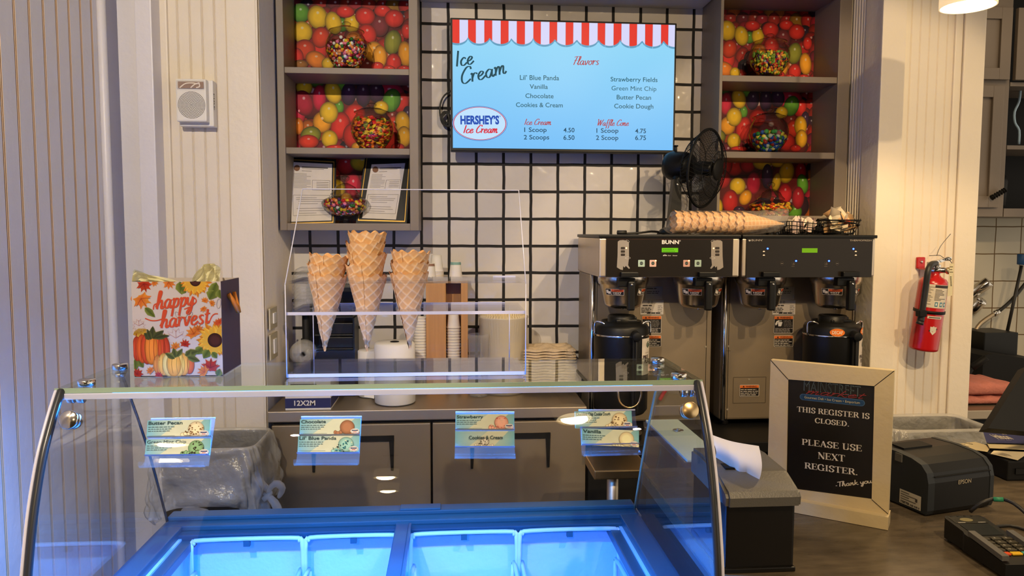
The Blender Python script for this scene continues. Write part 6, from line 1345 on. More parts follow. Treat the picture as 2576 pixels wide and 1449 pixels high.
# tissue carton
Yc_ = 2.735; xa, xb_ = U(717, 1000, Yc_).x, U(832, 1000, Yc_).x; zt_k = U(760, 960, Yc_).z
bx_ = thing('wrap_carton', 'white carton with navy band lettered 12X2M on the worktop edge', 'box', ((xa+xb_)/2, Yc_, ZW))
mb = MB(); mb.box(xa, xb_, Yc_, Yc_+.2, ZW, zt_k, bev=.002, col=lin((216, 210, 200)))
pk = flatY(Yc_-.0008); prect(mb, pk, 719, 1016, 831, 1046, (38, 42, 88)) if 0 else None
z0k = ZW; hk = zt_k-ZW
rect(mb, pk, xa, z0k+hk*.08, xb_, z0k+hk*.42, (38, 42, 88)); textl(mb, pk, '12X2M', (xa+(xb_-xa)*.2, z0k+hk*.17), (xa+(xb_-xa)*.66, z0k+hk*.17), hk*.17, (220, 214, 204), .001, .02)
disc(mb, pk, (xa+(xb_-xa)*.45, z0k+hk*.60), .026, .011, (22, 20, 20)); textl(mb, pk, 'ENVOLVER ALIMENTOS', (xa+(xb_-xa)*.15, z0k+hk*.74), (xa+(xb_-xa)*.7, z0k+hk*.74), hk*.07, (50, 50, 56), .001)
rect(mb, pk, xa+.02, z0k+hk*.86, xb_-.05, z0k+hk*.92, (60, 60, 66))
mb.build('carton', 'prn', bx_, fix=False)
mb = MB(); mb.box(xb_+.0005, xb_+.001, Yc_+.001, Yc_+.199, ZW+hk*.08, ZW+hk*.42, col=lin((38, 42, 88))); mb.build('side_band', 'prn', bx_)
# outlet plates on the ribbed wall
for i, (p0, p1, l) in enumerate(((772, 826, 'cream switch plate on the ribbed wall, the upper one'), (838, 902, 'cream outlet plate on the ribbed wall, the lower one'))):
    mb = MB(); X = XAL+.0062; z0_, z1_ = U(686, p1, X=X).z, U(686, p0, X=X).z; y = U(686, 820, X=X).y
    rt_ = thing('switch_plate', l, 'switch plate', (X, y, z0_), 'wall plates in the alcove')
    mb.box(X, X+.006, y-.06, y+.05, z0_, z1_, bev=.002); mb.build('plate', mat('ivory_plate', (196, 184, 150), .4), rt_)
    mb = MB(); mb.box(X+.006, X+.012, y-.025, y+.015, z0_+.02, z1_-.02, bev=.002); mb.build('rocker', 'white', rt_)

# ================================================================= BINS WITH LINERS
def bin_(lbl, x0, x1, y0, y1, z1, drop, knot, seed):
    root = thing('waste_bin', lbl, 'waste bin', ((x0+x1)/2, (y0+y1)/2, 0), 'waste bins with clear liners')
    rnd = random.Random(seed); ph = [rnd.uniform(0, 6) for _ in range(8)]
    cxm, cym = (x0+x1)/2, (y0+y1)/2; hx_, hy_ = (x1-x0)/2, (y1-y0)/2
    def ring(u, grow):
        a = u*2*pi; c_, s_ = math.cos(a), math.sin(a); e = .28
        return cxm+(hx_+grow)*math.copysign(abs(c_)**e, c_), cym+(hy_+grow)*math.copysign(abs(s_)**e, s_)
    mb = MB(); mb.grid(lambda u, v: V((*ring(u, .003-.04*(1-v)), z1*v)), 64, 6); mb.add([V((*ring(i/64, -.037), 0.001)) for i in range(64)], [tuple(range(64))]); mb.build('bin_body', 'blackm', root)
    def f(u, v):
        if v < .45: t = v/.45; g_ = .004; z = z1+.006-.30*(1-t); g_ = -.012*(1-t)-.005; w_ = (1-t)*.016
        elif v < .55: t = (v-.45)/.1; g_ = -.005+.014*t; z = z1+.006+.004*math.sin(t*pi); w_ = 0
        else:
            t = (v-.55)/.45; d_ = drop*(1+.12*math.sin(u*2*pi*2+ph[0])+.06*math.sin(u*2*pi*7+ph[1])); z = z1+.006-d_*t; g_ = .009+.018*math.sin(t*pi*.8)+.004*t; w_ = t*.014+.006
        w2 = w_*(math.sin(u*2*pi*9+v*14+ph[2])*.5+math.sin(u*2*pi*23-v*19+ph[3])*.35+math.sin(u*2*pi*4+v*31+ph[4])*.3)
        x, y = ring(u, g_+w2); return V((x, y, z))
    mb = MB(); mb.grid(f, 120, 34); lab(mb.build('liner', 'liner', root, fix=False), 'wrinkled clear liner folded over the rim')
    if knot:
        kx, ky, kz = x1+.025, y0+.03, z1-.15
        mb = MB()
        mb.tube([(x1+.0, y0+.03, kz+.05), (kx, ky, kz+.02), (kx+.02, ky-.01, kz), (kx+.0, ky-.02, kz-.02)], lambda t: .013-.004*t, n=9)
        mb.tube([(kx+.0, ky-.01, kz), (kx+.035, ky-.015, kz-.03), (kx+.05, ky-.01, kz-.08), (kx+.04, ky, kz-.10)], lambda t: .006+.009*math.sin(t*pi), n=9)
        mb.tube([(kx+.01, ky-.01, kz), (kx+.04, ky-.02, kz+.035), (kx+.06, ky-.01, kz+.015), (kx+.045, ky, kz-.02)], lambda t: .006+.007*math.sin(t*pi), n=9)
        lab(mb.build('liner_knot', 'liner', root), 'knotted end of the liner')
YB1 = 2.68; zb1 = U(680, 1081, YB1).z; yb0 = U(560, 1134, Z=zb1).y
bin_('tall dark bin with clear liner behind the case, beside the worktop fridge', U(412, 1100, 2.5).x, U(684, 1081, YB1).x, yb0, YB1, zb1, .22, True, 3)
YB2 = 2.60; zb2 = U(2350, 1047, YB2).z; yb2 = U(2400, 1086, Z=zb2).y
bin_('dark bin with clear liner below the fire extinguisher', U(2252, 1085, yb2).x, U(2500, 1085, yb2).x, yb2, YB2, zb2, .2, False, 5)

# ================================================================= ALARM SPEAKER ON THE WALL
al = thing('alarm_speaker', 'white fire alarm speaker with strobe on the cream wall', 'alarm', (U(488, 250, YF).x, YF, U(488, 310, YF).z))
Ya = YF-.055; pl = flatY(Ya); yw = YF+.017
def zS(x, y): return (x/2.898, y/2.898)
a, b = pl.q(*zS(1285, 885)), pl.q(*zS(1500, 575))
mb = MB(); mb.box(a[0], b[0], Ya, yw, a[1], b[1], bev=.006); mb.box(a[0]-.0, b[0]+.014, Ya+.03, yw-.001, a[1]-.012, b[1]+.002, bev=.004); mb.build('housing', 'white', al)
mb = MB(); c = pl.q(*zS(1397, 766)); Rg = 93/2.898*Ya/F
for rg_ in range(1, 11):
    n_ = max(1, rg_*6)
    for k_ in range(n_): t = 2*pi*k_/n_; disc(mb, pl, (c[0]+Rg*rg_/10.3*math.cos(t), c[1]+Rg*rg_/10.3*math.sin(t)), Rg*.033, Rg*.033, (34, 28, 24), .0006, n=8)
disc(mb, pl, c, Rg*.033, Rg*.033, (34, 28, 24), .0006, n=8)
lab(mb.build('speaker_holes', 'prn', al, fix=False), 'round pattern of small holes')
mb = MB(); s0_, s1_ = pl.q(*zS(1295, 650)), pl.q(*zS(1492, 592)); mb.box(s0_[0], s1_[0], Ya-.012, Ya+.002, s0_[1], s1_[1], bev=.003); sb = mb.build('strobe', 'acrylic', al)
mb = MB(); rect(mb, PL((0, Ya-.004, 0), (1, 0, 0), (0, 0, 1)), s0_[0]+.003, s0_[1]+.003, s1_[0]-.003, s1_[1]-.003, (150, 120, 100), 0)
pq = PL((0, Ya-.005, 0), (1, 0, 0), (0, 0, 1))
for pts in ([(1310, 640), (1350, 610), (1400, 605), (1440, 612)], [(1390, 640), (1420, 615), (1455, 604)], [(1430, 640), (1455, 630), (1450, 605)]): ribbon(mb, pq, [pq.q(*zS(*p)) for p in pts], .004, (240, 226, 206), .0005)
mb.build('strobe_lamp', 'prg', sb, fix=False)
px_ = b[0]+.0143; ps = PL((px_, Ya+.03, 0), (0, 1, 0), (0, 0, 1))
mb = MB(); ps2 = PL((b[0]+.007, Ya+.029, 0), (0, 0, -1), (1, 0, 0)) 
zc0, zc1 = pl.q(*zS(1500, 668))[1], pl.q(*zS(1500, 790))[1]; vs, fs = glyphs('FIRE', .01); m0, m1 = min(v[0] for v in vs), max(v[0] for v in vs)
mb.add([(b[0]+.0148, Ya+.034+.008*v[1]/CAP, zc0+(zc1-zc0)*(v[0]-m0)/(m1-m0)) for v in vs], fs, 0, lin((40, 34, 30))); mb.build('fire_lettering', 'prn', al, fix=False)

# ================================================================= FIRE EXTINGUISHER
def zE(x, y): return (2220+x/3.02, 580+y/3.02)
Ye = YF-.085
ex = thing('fire_extinguisher', 'red fire extinguisher hanging tilted on the cream column', 'fire extinguisher', U(*zE(330, 900), Y=Ye))
Pb, Pt = U(*zE(308, 905), Y=Ye+.015), U(*zE(395, 350), Y=Ye-.005); axd = (Pt-Pb); Le = axd.length; Re = 109/3.02*Ye/F
eq = M.Translation(Pb) @ axd.to_track_quat('Z', 'Y').to_matrix().to_4x4()
mb = MB(); mb.lathe([(0, .01), (Re*.85, 0), (Re*.99, .004), (Re, .012), (Re, Le*.90), (Re*.97, Le*.93), (Re*.8, Le*.975), (Re*.45, Le*1.005), (Re*.34, Le*1.03), (Re*.34, Le*1.07)], 40, eq); mb.build('cylinder', 'red', ex)
hd = eq @ V((0, 0, Le*1.07)); sd = V((1, 0, 0)); upv = axd.normalized()
mb = MB(); mb.cyl(eq @ V((0, 0, Le*1.03)), eq @ V((0, 0, Le*1.17)), .016, n=18); mb.cyl(hd+V((-.018, 0, .004)), hd+V((.03, -.03, .006)), .011, n=14); mb.build('valve', 'chrome', ex)
mb = MB(); h0 = eq @ V((0, 0, Le*1.16)); mb.prism([h0+V((-.03, 0, -.004)), h0+V((.05, 0, .022)), h0+V((.052, 0, .03)), h0+V((-.03, 0, .01))], (0, -.012, 0), (0, .012, 0)); mb.prism([h0+V((-.012, 0, -.028)), h0+V((.048, 0, -.03)), h0+V((.05, 0, -.022)), h0+V((-.012, 0, -.016))], (0, -.010, 0), (0, .010, 0)); mb.build('squeeze_handle', 'chrome', ex)
mb = MB(); mb.cyl(hd+V((.028, -.03, .004)), hd+V((.03, -.042, .004)), .013, n=20); mb.build('gauge', 'brass_toned', ex)
ho = [U(*zE(405, 250), Y=Ye-.03), U(*zE(370, 258), Y=Ye-.055), U(*zE(345, 310), Y=Ye-.068), U(*zE(330, 420), Y=Ye-.062), U(*zE(310, 560), Y=Ye-.058), U(*zE(298, 640), Y=Ye-.055), U(*zE(288, 690), Y=Ye-.055)]
mb = MB(); mb.tube(ho, lambda t: .0108 if t < .8 else .0125, n=12); mb.tube([ho[-1], U(*zE(280, 712), Y=Ye-.055)], .013, n=12); mb.build('hose', 'rubber', ex)
mb = MB(); zsr = .535; mb.lathe([(Re+.0006, Le*(zsr-.02)), (Re+.003, Le*(zsr-.018)), (Re+.003, Le*(zsr+.018)), (Re+.0006, Le*(zsr+.02))], 40, eq); bq = U(*zE(296, 628), Y=Ye-.058); mb.box(bq.x-.016, bq.x+.012, bq.y-.016, bq.y+.012, bq.z-.012, bq.z+.012, bev=.003); mb.build('strap', 'blackm', ex)
def eface(a0, a1, t0_, t1_, col, e, mb): mb.grid(lambda u, v: eq @ V(((Re+e)*math.cos(a0+(a1-a0)*u), (Re+e)*math.sin(a0+(a1-a0)*u), Le*(t0_+(t1_-t0_)*v))), 10, 1, col=lin(col))
# find the angle that faces the camera
best = min([(((eq @ V((Re*math.cos(a), Re*math.sin(a), Le*.5)))-V((0, 0, EYE))).length, a) for a in [i*2*pi/180 for i in range(180)]])[1]
aR = best; sg = 1 if (eq @ V((math.cos(aR+.3), math.sin(aR+.3), 0))).x > (eq @ V((math.cos(aR), math.sin(aR), 0))).x else -1
mb = MB()
eface(aR-sg*.5, aR+sg*1.2, .60, .91, (206, 196, 178), .0008, mb); eface(aR+sg*.15, aR+sg*1.2, .87, .905, (50, 44, 40), .0012, mb)
rr_ = random.Random(3)
for i in range(9): eface(aR+sg*.2, aR+sg*(.5+.6*rr_.random()), .84-.017*i*1.0, .848-.017*i, (96, 90, 84), .0012, mb)
for i in range(14): eface(aR-sg*.45, aR-sg*(.45-.5*rr_.random()-.1), .89-.019*i, .897-.019*i, (130, 122, 110), .0012, mb)
for s_ in (.28, .62, .92): eface(aR+sg*s_, aR+sg*(s_+.2), .62, .68, (70, 120, 140), .0012, mb); eface(aR+sg*(s_+.05), aR+sg*(s_+.14), .635, .665, (216, 220, 214), .0016, mb)
lab(mb.build('instruction_label', 'prn', ex, fix=False), 'pale instruction label')
mb = MB(); eface(aR-sg*.05, aR+sg*.95, .455, .49, (214, 206, 190), .0008, mb); eface(aR+sg*.05, aR+sg*.85, .465, .48, (90, 84, 78), .0012, mb); mb.build('white_sticker', 'prn', ex, fix=False)
mb = MB()
cS = (aR+sg*.45, .3)
def epl(a, t, e): return eq @ V(((Re+e)*math.cos(a), (Re+e)*math.sin(a), Le*t))
sh = [(-.22, .05), (-.1, .045), (0, .058), (.1, .045), (.22, .05), (.2, -.02), (0, -.062), (-.2, -.02)]
mb.add([epl(cS[0]+sg*a, cS[1]+t, .0009) for a, t in sh], [tuple(range(8))], 0, lin((206, 198, 180)))
mb.add([epl(cS[0]+sg*a, cS[1]+t, .0014) for a, t in ((-.3, .0), (.26, .028), (.3, .012), (-.26, -.018))], [(0, 1, 2, 3)], 0, lin((24, 22, 22)))
lab(mb.build('shield_sticker', 'prn', ex, fix=False), 'shield shaped sticker with a black bar')
mb = MB(); k0, k1 = U(*zE(268, 290), Y=YF), U(*zE(336, 202), Y=YF); mb.box(k0.x, k1.x, YF+.006, YF+.016, k0.z, k1.z, bev=.004); mb.box(k0.x+.005, k1.x+.05, YF-.08, YF+.006, k0.z-.002, k0.z+.004); mb.build('wall_bracket', 'red', ex)
mb = MB(); mb.cyl(V(((k0.x+k1.x)/2, YF+.007, (k0.z+k1.z)/2+.004)), V(((k0.x+k1.x)/2, YF+.002, (k0.z+k1.z)/2+.004)), .005); mb.build('screw', 'chrome', ex)
Yt_ = Ye-.05; mb = MB(); P = [U(*zE(*p), Y=Yt_) for p in ((492, 500), (530, 494), (543, 250), (512, 250))]; mb.prism(P, (0, 0, 0), (0, .0006, 0), 0, lin((206, 196, 160)))
ptg = flatY(Yt_-.0002)
for i, y in enumerate((270, 290, 310)): lines(mb, ptg, *zE(510, y), *zE(536, y+12), 1, (90, 80, 60), .0003, seed=i)
vs, fs = glyphs('chrvs') if 0 else glyphs('0', 0)
for i in range(7): 
    a = ptg.q(*zE(512+i*.6, 355+i*11)); rect(mb, ptg, a[0], a[1], a[0]+.006, a[1]+.0028, (60, 52, 44), .0003)
tg = mb.build('inspection_tag', 'prn', ex, fix=False)
mb = MB(); mb.tube([U(*zE(527, 248), Y=Yt_), U(*zE(500, 215), Y=Yt_), U(*zE(470, 212), Y=Ye-.02), U(*zE(440, 190), Y=Ye-.01), U(*zE(410, 188), Y=Ye), U(*zE(355, 192), Y=Ye)], .0012, n=5); mb.tube([U(*zE(412, 192), Y=Ye), U(*zE(440, 120), Y=Ye), U(*zE(518, 25), Y=Ye)], .0011, n=5); mb.tube([U(*zE(475, 215), Y=Ye-.03), U(*zE(500, 205), Y=Ye-.034), U(*zE(522, 220), Y=Ye-.03), U(*zE(495, 226), Y=Ye-.026)], .0016, n=6, closed=True); mb.build('seal_wire', 'seal', ex)

# ================================================================= REGISTER COUNTER AND WHAT STANDS ON IT
ZC = .92
rc = thing('register_counter', 'dark laminate register counter beside the ice cream case', 'counter', (1.2, 1.6, 0))
mb = MB(); mb.box(XR+.018, 2.1, .85, 2.02, ZC-.035, ZC, bev=.004); mb.build('counter_top', 'counter', rc)
mb = MB(); mb.box(XR+.03, 2.1, .9, 1.99, 0, ZC-.035); mb.build('counter_base', 'blackm', rc)
# napkin dispenser
n0 = U(1823, 1443, Z=ZC); Yn = n0.y; xn0, xn1 = n0.x, U(1996, 1430, Yn).x; znl = U(1910, 1242, Yn).z
nd_ = thing('napkin_dispenser', 'black napkin dispenser with grey sloping top beside the case', 'napkin dispenser', ((xn0+xn1)/2, Yn+.09, ZC))
mb = MB(); mb.box(xn0, xn1, Yn, Yn+.2, ZC+.008, znl, bev=.005); mb.box(xn0-.003, xn1+.003, Yn-.003, Yn+.2, ZC+.0005, ZC+.01, bev=.002); mb.build('body', 'panel', nd_)
mb = MB(); x0_, x1_ = xn0-.003, xn1+.008
prof = [(Yn-.01, znl-.022), (Yn-.012, znl-.004), (Yn-.004, znl+.006), (Yn+.06, znl+.024), (Yn+.15, znl+.034), (Yn+.21, znl+.03), (Yn+.212, znl-.02)]
bm_ = bmesh.new(); vs0 = [bm_.verts.new((x0_, y, z)) for y, z in prof]; vs1 = [bm_.verts.new((x1_, y, z)) for y, z in prof]
bm_.faces.new(vs0); bm_.faces.new(vs1[::-1])
for i in range(len(prof)): j = (i+1) % len(prof); bm_.faces.new((vs0[i], vs1[i], vs1[j], vs0[j]))
bmesh.ops.bevel(bm_, geom=[e for e in bm_.edges if abs(e.verts[0].co.x-e.verts[1].co.x) < 1e-5 and max(e.verts[0].co.z, e.verts[1].co.z) > znl-.01], offset=.006, segments=2, affect='EDGES')
mb.bm(bm_); mb.build('top_cover', 'dgrey', nd_)
mb = MB(); mb.box((xn0+xn1)/2-.045, (xn0+xn1)/2+.02, Yn+.07, Yn+.1, znl+.0255, znl+.0295); mb.build('slot', 'blackm', nd_)
pn = [(1783, 1090), (1830, 1106), (1876, 1116), (1909, 1122)]; pe = [(1795, 1145), (1850, 1180), (1878, 1210), (1910, 1212)]
Ya_, Yb_ = Yn+.085, Yn+.03
mb = MB()
tl_ = [U(1783, 1091, Yn+.12), U(1840, 1110, Yn+.085), U(1909, 1122, Yn+.05)]; bl_ = [U(1800, 1145, Yn+.10), U(1862, 1180, Yn+.066), U(1910, 1207, Yn+.034)]; b2_ = [U(1800, 1150, Yn+.10), U(1855, 1186, Yn+.067), U(1884, 1214, Yn+.03)]
def bez(P, t): return spl(P, 8)[min(int(round(t*16)), len(spl(P, 8))-1)]
mb.grid(lambda u, v: bez(tl_, u).lerp(bez(b2_ if u < .6 else bl_, u), v)+V((0, -.02*math.sin(v*pi)*(1-.3*u), .004*math.sin(u*pi*2)*math.sin(v*pi))), 16, 12)
o = mb.build('paper_napkin', 'paper', None); tag(o, 'white paper napkin pulled out of the black dispenser', 'napkin')
# register closed sign
Yr = 1.565; P_tr = U(2249.6, 933, Yr); P_tl = U(1938.6, 905.5, Z=P_tr.z); ux_ = (P_tr-P_tl).normalized(); Wd = (P_tr-P_tl).length
sg_ = thing('register_sign', 'cream framed sign saying this register is closed', 'sign', ((P_tr+P_tl)/2).to_tuple()[:2]+(ZC,))
ps = PL(P_tl, ux_, (0, 0, 1)); nrm = ps.n
H_ = P_tr.z-ZC-.03; fwid = (V(ps.q(*((1900+200/2.46), 860+232/2.46)))-V((0, 0))).x; 
ow = .040*Wd/.25; out4 = [(0, 0), (Wd, 0), (Wd, -H_), (0, -H_)]
in4 = [ps.q(1900+203/2.46, 860+232/2.46), ps.q(1900+738/2.46, 860+274/2.46), ps.q(1900+720/2.46, 860+975/2.46), ps.q(1900+192/2.46, 860+905/2.46)]
for i in range(4):
    j = (i+1) % 4; mb = MB(); q4 = [ps.w(p) for p in (out4[i], out4[j], in4[j], in4[i])]
    mb.prism(q4, nrm*0, nrm*-.022); mb.build('frame_rail', 'signcream', sg_)
    mb = MB(); mb.tube([ps.w(out4[i], .0003), ps.w(in4[i], .0003)], .0008, n=4); mb.build('mitre_joint', 'blackm', sg_)
mb = MB(); mb.prism([ps.w((-.004, -H_)), ps.w((Wd+.002, -H_)), ps.w((Wd+.002, -H_-.029)), ps.w((-.004, -H_-.029))], nrm*.022, nrm*-.03); mb.build('foot_ledge', 'signcream', sg_)
mb = MB(); poly(mb, ps, [in4[3], in4[2], in4[1], in4[0]], (26, 22, 18), -.004)
def zK(x, y): return (1960+x/4.393, 930+y/4.393)
WH = (206, 196, 176); LI = -.0034
ik = in4
def st_(s, x0_, y0_, x1_, y1_, h): serif(mb, ps, s, zK(x0_, y0_), zK(x1_, y1_), h/4.393, WH, LI)
st_('THIS REGISTER IS', 192, 466, 998, 548, 58); st_('CLOSED.', 392, 590, 778, 632, 54); st_('PLEASE USE', 246, 832, 916, 908, 66); st_('NEXT', 424, 986, 728, 1022, 72); st_('REGISTER.', 276, 1094, 874, 1172, 66)
script(mb, ps, '-Thank you', zK(622, 1302), zK(1026, 1254), 26/4.393, 9/4.393, WH, thin=5/4.393, shear=.1, lift=LI)
text(mb, ps, 'MAINSTREET', zK(268, 232), zK(895, 300), 108/4.393, (96, 112, 116), LI, bold=.0)
text(mb, ps, 'MAINSTREET', zK(274, 228), zK(889, 294), 98/4.393, (34, 36, 34), LI+.0003, bold=-.012)
script(mb, ps, 'market', zK(280, 268), zK(915, 322), 34/4.393, 9/4.393, (130, 44, 44), thin=6/4.393, shear=.3, lift=LI+.0008)
a4 = [zK(262, 276), zK(905, 346), zK(905, 396), zK(262, 332)]; q = [ps.q(*p) for p in a4]; cen = [((q[0][k]+q[3][k])/2) for k in (0, 1)]; cen2 = [((q[1][k]+q[2][k])/2) for k in (0, 1)]
for wd_, c_, l_ in ((1.25, (70, 100, 130), 0), (1.05, (30, 62, 96), .0003)): ribbon(mb, ps, [cen, cen2], (q[0][1]-q[3][1])*wd_, c_, LI+l_); [disc(mb, ps, e_, (q[0][1]-q[3][1])*wd_/2, (q[0][1]-q[3][1])*wd_/2, c_, LI+l_) for e_ in (cen, cen2)]
text(mb, ps, 'Gourmet Deli \u2022 Ice Cream \u2022 Emporium', zK(276, 318), zK(890, 382), 26/4.393, (190, 176, 130), LI+.0008)
mb.build('sign_panel', 'prg', sg_, fix=False)
mb = MB(); mb.prism([ps.w((Wd*.4, -H_*.2), -.0225), ps.w((Wd*.6, -H_*.2), -.0225), ps.w((Wd*.66, -H_-.029), -.10), ps.w((Wd*.34, -H_-.029), -.10)], nrm*0, nrm*-.006); mb.build('easel_back', 'signcream', sg_)
# clear box with pale lid between case and dispenser
xb0, xb1, yb0_, yb1_ = XR+.022, XR+.118, 1.62, 1.99
zl_ = U(1716, 1148, X=xb0).z
tb = thing('clear_box', 'long clear plastic box with pale frosted lid against the case end', 'box', ((xb0+xb1)/2, 1.8, ZC))
mb = MB()
for b in ((xb0, xb1, yb0_, yb0_+.004), (xb0, xb1, yb1_-.004, yb1_), (xb0, xb0+.004, yb0_+.004, yb1_-.004), (xb1-.004, xb1, yb0_+.004, yb1_-.004)): mb.box(*b, ZC+.001, zl_-.02)
mb.build('box_walls', 'acrylic', tb)
mb = MB(); mb.box(xb0-.002, xb1+.002, yb0_-.002, yb1_+.002, zl_-.02, zl_-.006, bev=.002); lid_ = mb.build('lid_rim', 'acrylic', tb)
mb = MB(); mb.box(xb0+.003, xb1-.003, yb0_+.003, yb1_-.003, zl_-.006, zl_, bev=.002); mb.build('lid', 'frost', tb)
kn = U(1706, 1084, Z=zl_); mb = MB(); mb.cyl((kn.x, kn.y, zl_), (kn.x, kn.y, zl_+.003), .014, n=24); mb.cyl((kn.x, kn.y, zl_+.003), (kn.x, kn.y, zl_+.006), .005, n=14); mb.build('lid_screw', 'chrome', tb)
# receipt printer
ang = math.radians(14); pc = U(2331, 1298, Z=ZC+.004); e1 = V((math.cos(ang), math.sin(ang), 0)); e2 = V((-math.sin(ang), math.cos(ang), 0))
Wp, Dp, Hp = .205, .17, .125
pr_ = thing('receipt_printer', 'black receipt printer to the side of the cream sign', 'printer', (pc.x, pc.y, ZC))
def pw(a, b, z): return pc+e1*a+e2*b+V((0, 0, z))
prof = [(0.004, .0), (0, .01), (.0, .075), (.006, .098), (.022, .114), (.05, .122), (.10, .126), (Dp, .124), (Dp, 0)]
mb = MB(); mb.prism([pw(0, b, z) for b, z in prof], e1*.02, e1*(Wp-.012)); mb.build('body', 'black', pr_)
for a in (0, Wp-.012):
    mb = MB(); mb.prism([pw(a, b*1.0-.001, z+.001) for b, z in prof], e1*0, e1*.02 if a == 0 else e1*.012); lab(mb.build('side_cover', mat('slate_plastic', (22, 27, 31), .55), pr_), 'slate grey side cover')
mb = MB(); mb.prism([pw(.02, -.0012, .088), pw(Wp-.012, -.0012, .088), pw(Wp-.012, -.0012, .0905), pw(.02, -.0012, .0905)], e2*0, e2*.002); mb.prism([pw(.03, .10, .126), pw(.12, .10, .126), pw(.12, .14, .127), pw(.03, .14, .127)], V((0, 0, 0)), V((0, 0, .004))); mb.build('cover_gap', 'blackm', pr_)
pf = PL(pw(0, -.0005, 0), e1, (0, 0, 1)); mb = MB(); textl(mb, pf, 'EPSON', (.092, .066), (.132, .066), .0095, (150, 140, 120), .0006, .01); mb.build('lettering', 'prn', pr_, fix=False)
psd = PL(pw(-.0008, Dp, 0), -e2, (0, 0, 1)); mb = MB(); rect(mb, psd, Dp-.078, .006, Dp-.016, .040, (176, 170, 156), .0004)
for i in range(5): rect(mb, psd, Dp-.074, .034-.0055*i, Dp-.05+.02*(i % 2), .0362-.0055*i, (90, 86, 80), .0008)
for i in range(14): rect(mb, psd, Dp-.074+.004*i, .008, Dp-.0725+.004*i+.0008*(i % 3), .0125, (50, 48, 46), .0008)
rect(mb, psd, Dp-.032, .022, Dp-.026, .03, (60, 56, 54), .0008); mb.build('rating_label', 'prn', pr_, fix=False)
mb = MB(); mb.prism([pw(-.003, .075, .105), pw(-.003, .095, .105), pw(-.003, .095, .124), pw(-.003, .075, .124)], e1*0, e1*.003); mb.build('cover_latch', 'dgrey', pr_)
# card terminal
ct_ = thing('card_terminal', 'black card payment terminal with number keys on the counter corner', 'card terminal', U(2480, 1400, Z=ZC))
def zT(x, y): return (2340+x/7.665, 1260+y/7.665)
A0 = U(*zT(240, 300), Z=ZC+.052); A1 = U(*zT(1040, 350), Z=ZC+.052)
tu = (A1-A0); tu.z = 0; tu.normalize(); tv = V((tu.y, -tu.x, 0)) 
ang2 = math.radians(-8); tu = V((math.cos(ang2), math.sin(ang2), 0)); tv = V((math.sin(ang2), -math.cos(ang2), 0))
dn = U(*zT(1160, 1100), Z=ZC+.036)-U(*zT(330, 450), Z=ZC+.05); dn.z = 0; tv = dn.normalized(); tu = V((-tv.y, tv.x, 0)); TW, TLn = .088, .20
O = U(*zT(230, 290), Z=ZC+.05)
def tw(a, b, z): return O+tu*a+tv*b+V((0, 0, z-.05-.0))
sl = .018/TLn
mb = MB(); P = [(.006, 0), (TW-.006, 0), (TW, .01), (TW, .07), (TW+.004, .08), (TW+.004, TLn), (-.004, TLn), (-.004, .08), (0, .07), (0, .01)]
vb = [tw(a, b, .006) for a, b in P]; vt = [tw(a, b, .05-sl*b) for a, b in P]; n = len(P); mb.add(vb+vt, [tuple(range(n))[::-1], tuple(range(n, 2*n))]+[(i, (i+1) % n, n+(i+1) % n, n+i) for i in range(n)])
for a in (.008, TW-.012):
    mb.box(-.004, .004, -.004, .004, 0, .007, mtx=M.Translation(tw(a, .02, .0))); mb.box(-.004, .004, -.004, .004, 0, .007, mtx=M.Translation(tw(a, TLn-.02, 0)))
mb.build('body', 'black', ct_)
pt = PL(tw(0, 0, .05), tu, -(tv-V((0, 0, sl))))
mb = MB(); rect(mb, pt, .012, -.088, TW-.012, -.040, (20, 26, 28), .0008, r=.002); rect(mb, pt, .008, -.036, TW-.008, -.006, (40, 40, 34), .0006, r=.004); disc(mb, pt, (.04, -.021), .014, .008, (128, 120, 84), .001); rect(mb, pt, .014, -.034, .03, -.032, (190, 184, 170), .001); rect(mb, pt, .058, -.034, .074, -.032, (190, 184, 170), .001)
for i in range(4): disc(mb, pt, (.018+.015*i, -.003), .0026, .0018, (16, 16, 16), .001)
lab(mb.build('screen', 'prg', ct_, fix=False), 'dark display window')
for a_, b_ in ((-.004, .010), (TW-.01, TW+.004)):
    mb = MB(); mb.prism([tw(a_, .09, .052-sl*.09), tw(b_, .09, .052-sl*.09), tw(b_, .19, .052-sl*.19), tw(a_, .19, .052-sl*.19)], (0, 0, 0), (0, 0, .010)); lab(mb.build('key_shield', 'dgrey', ct_), 'raised side guard')
def tkey(a, b, c, nm, ws=.011):
    mb = MB(); z_ = .050-sl*b
    mb.box(-ws, ws, -.0052, .0052, 0, .004, bev=.0014, mtx=M.Translation(tw(a, b, z_)) @ M(((tu.x, tv.x, 0, 0), (tu.y, tv.y, 0, 0), (0, 0, 1, 0), (0, 0, 0, 1))), col=lin(c))
    if nm: 
        pk_ = PL(tw(a, b, z_+.0041), tu, -tv); textl(mb, pk_, nm, (-.005, -.003), (-.0015 if len(nm) == 1 else .004, -.003), .005, (210, 204, 190), .0003); 
    return mb.build('key', 'prg', ct_, fix=False)
for i, k_ in enumerate('123456789*0#'): tkey(.021+.0235*(i % 3), .105+.0145*(i//3), (70, 66, 54), k_, .0095)
for i, c in enumerate(((214, 84, 40), (226, 180, 40), (70, 160, 140))): tkey(.021+.0235*i, .105+.0145*4, c, '', .0105)
mb = MB(); Pc = [U(*p, Z=ZC+h_) for p, h_ in (((2441, 1287), .045), ((2470, 1265), .07), ((2510, 1254), .08), ((2550, 1266), .08), ((2590, 1300), .06))]
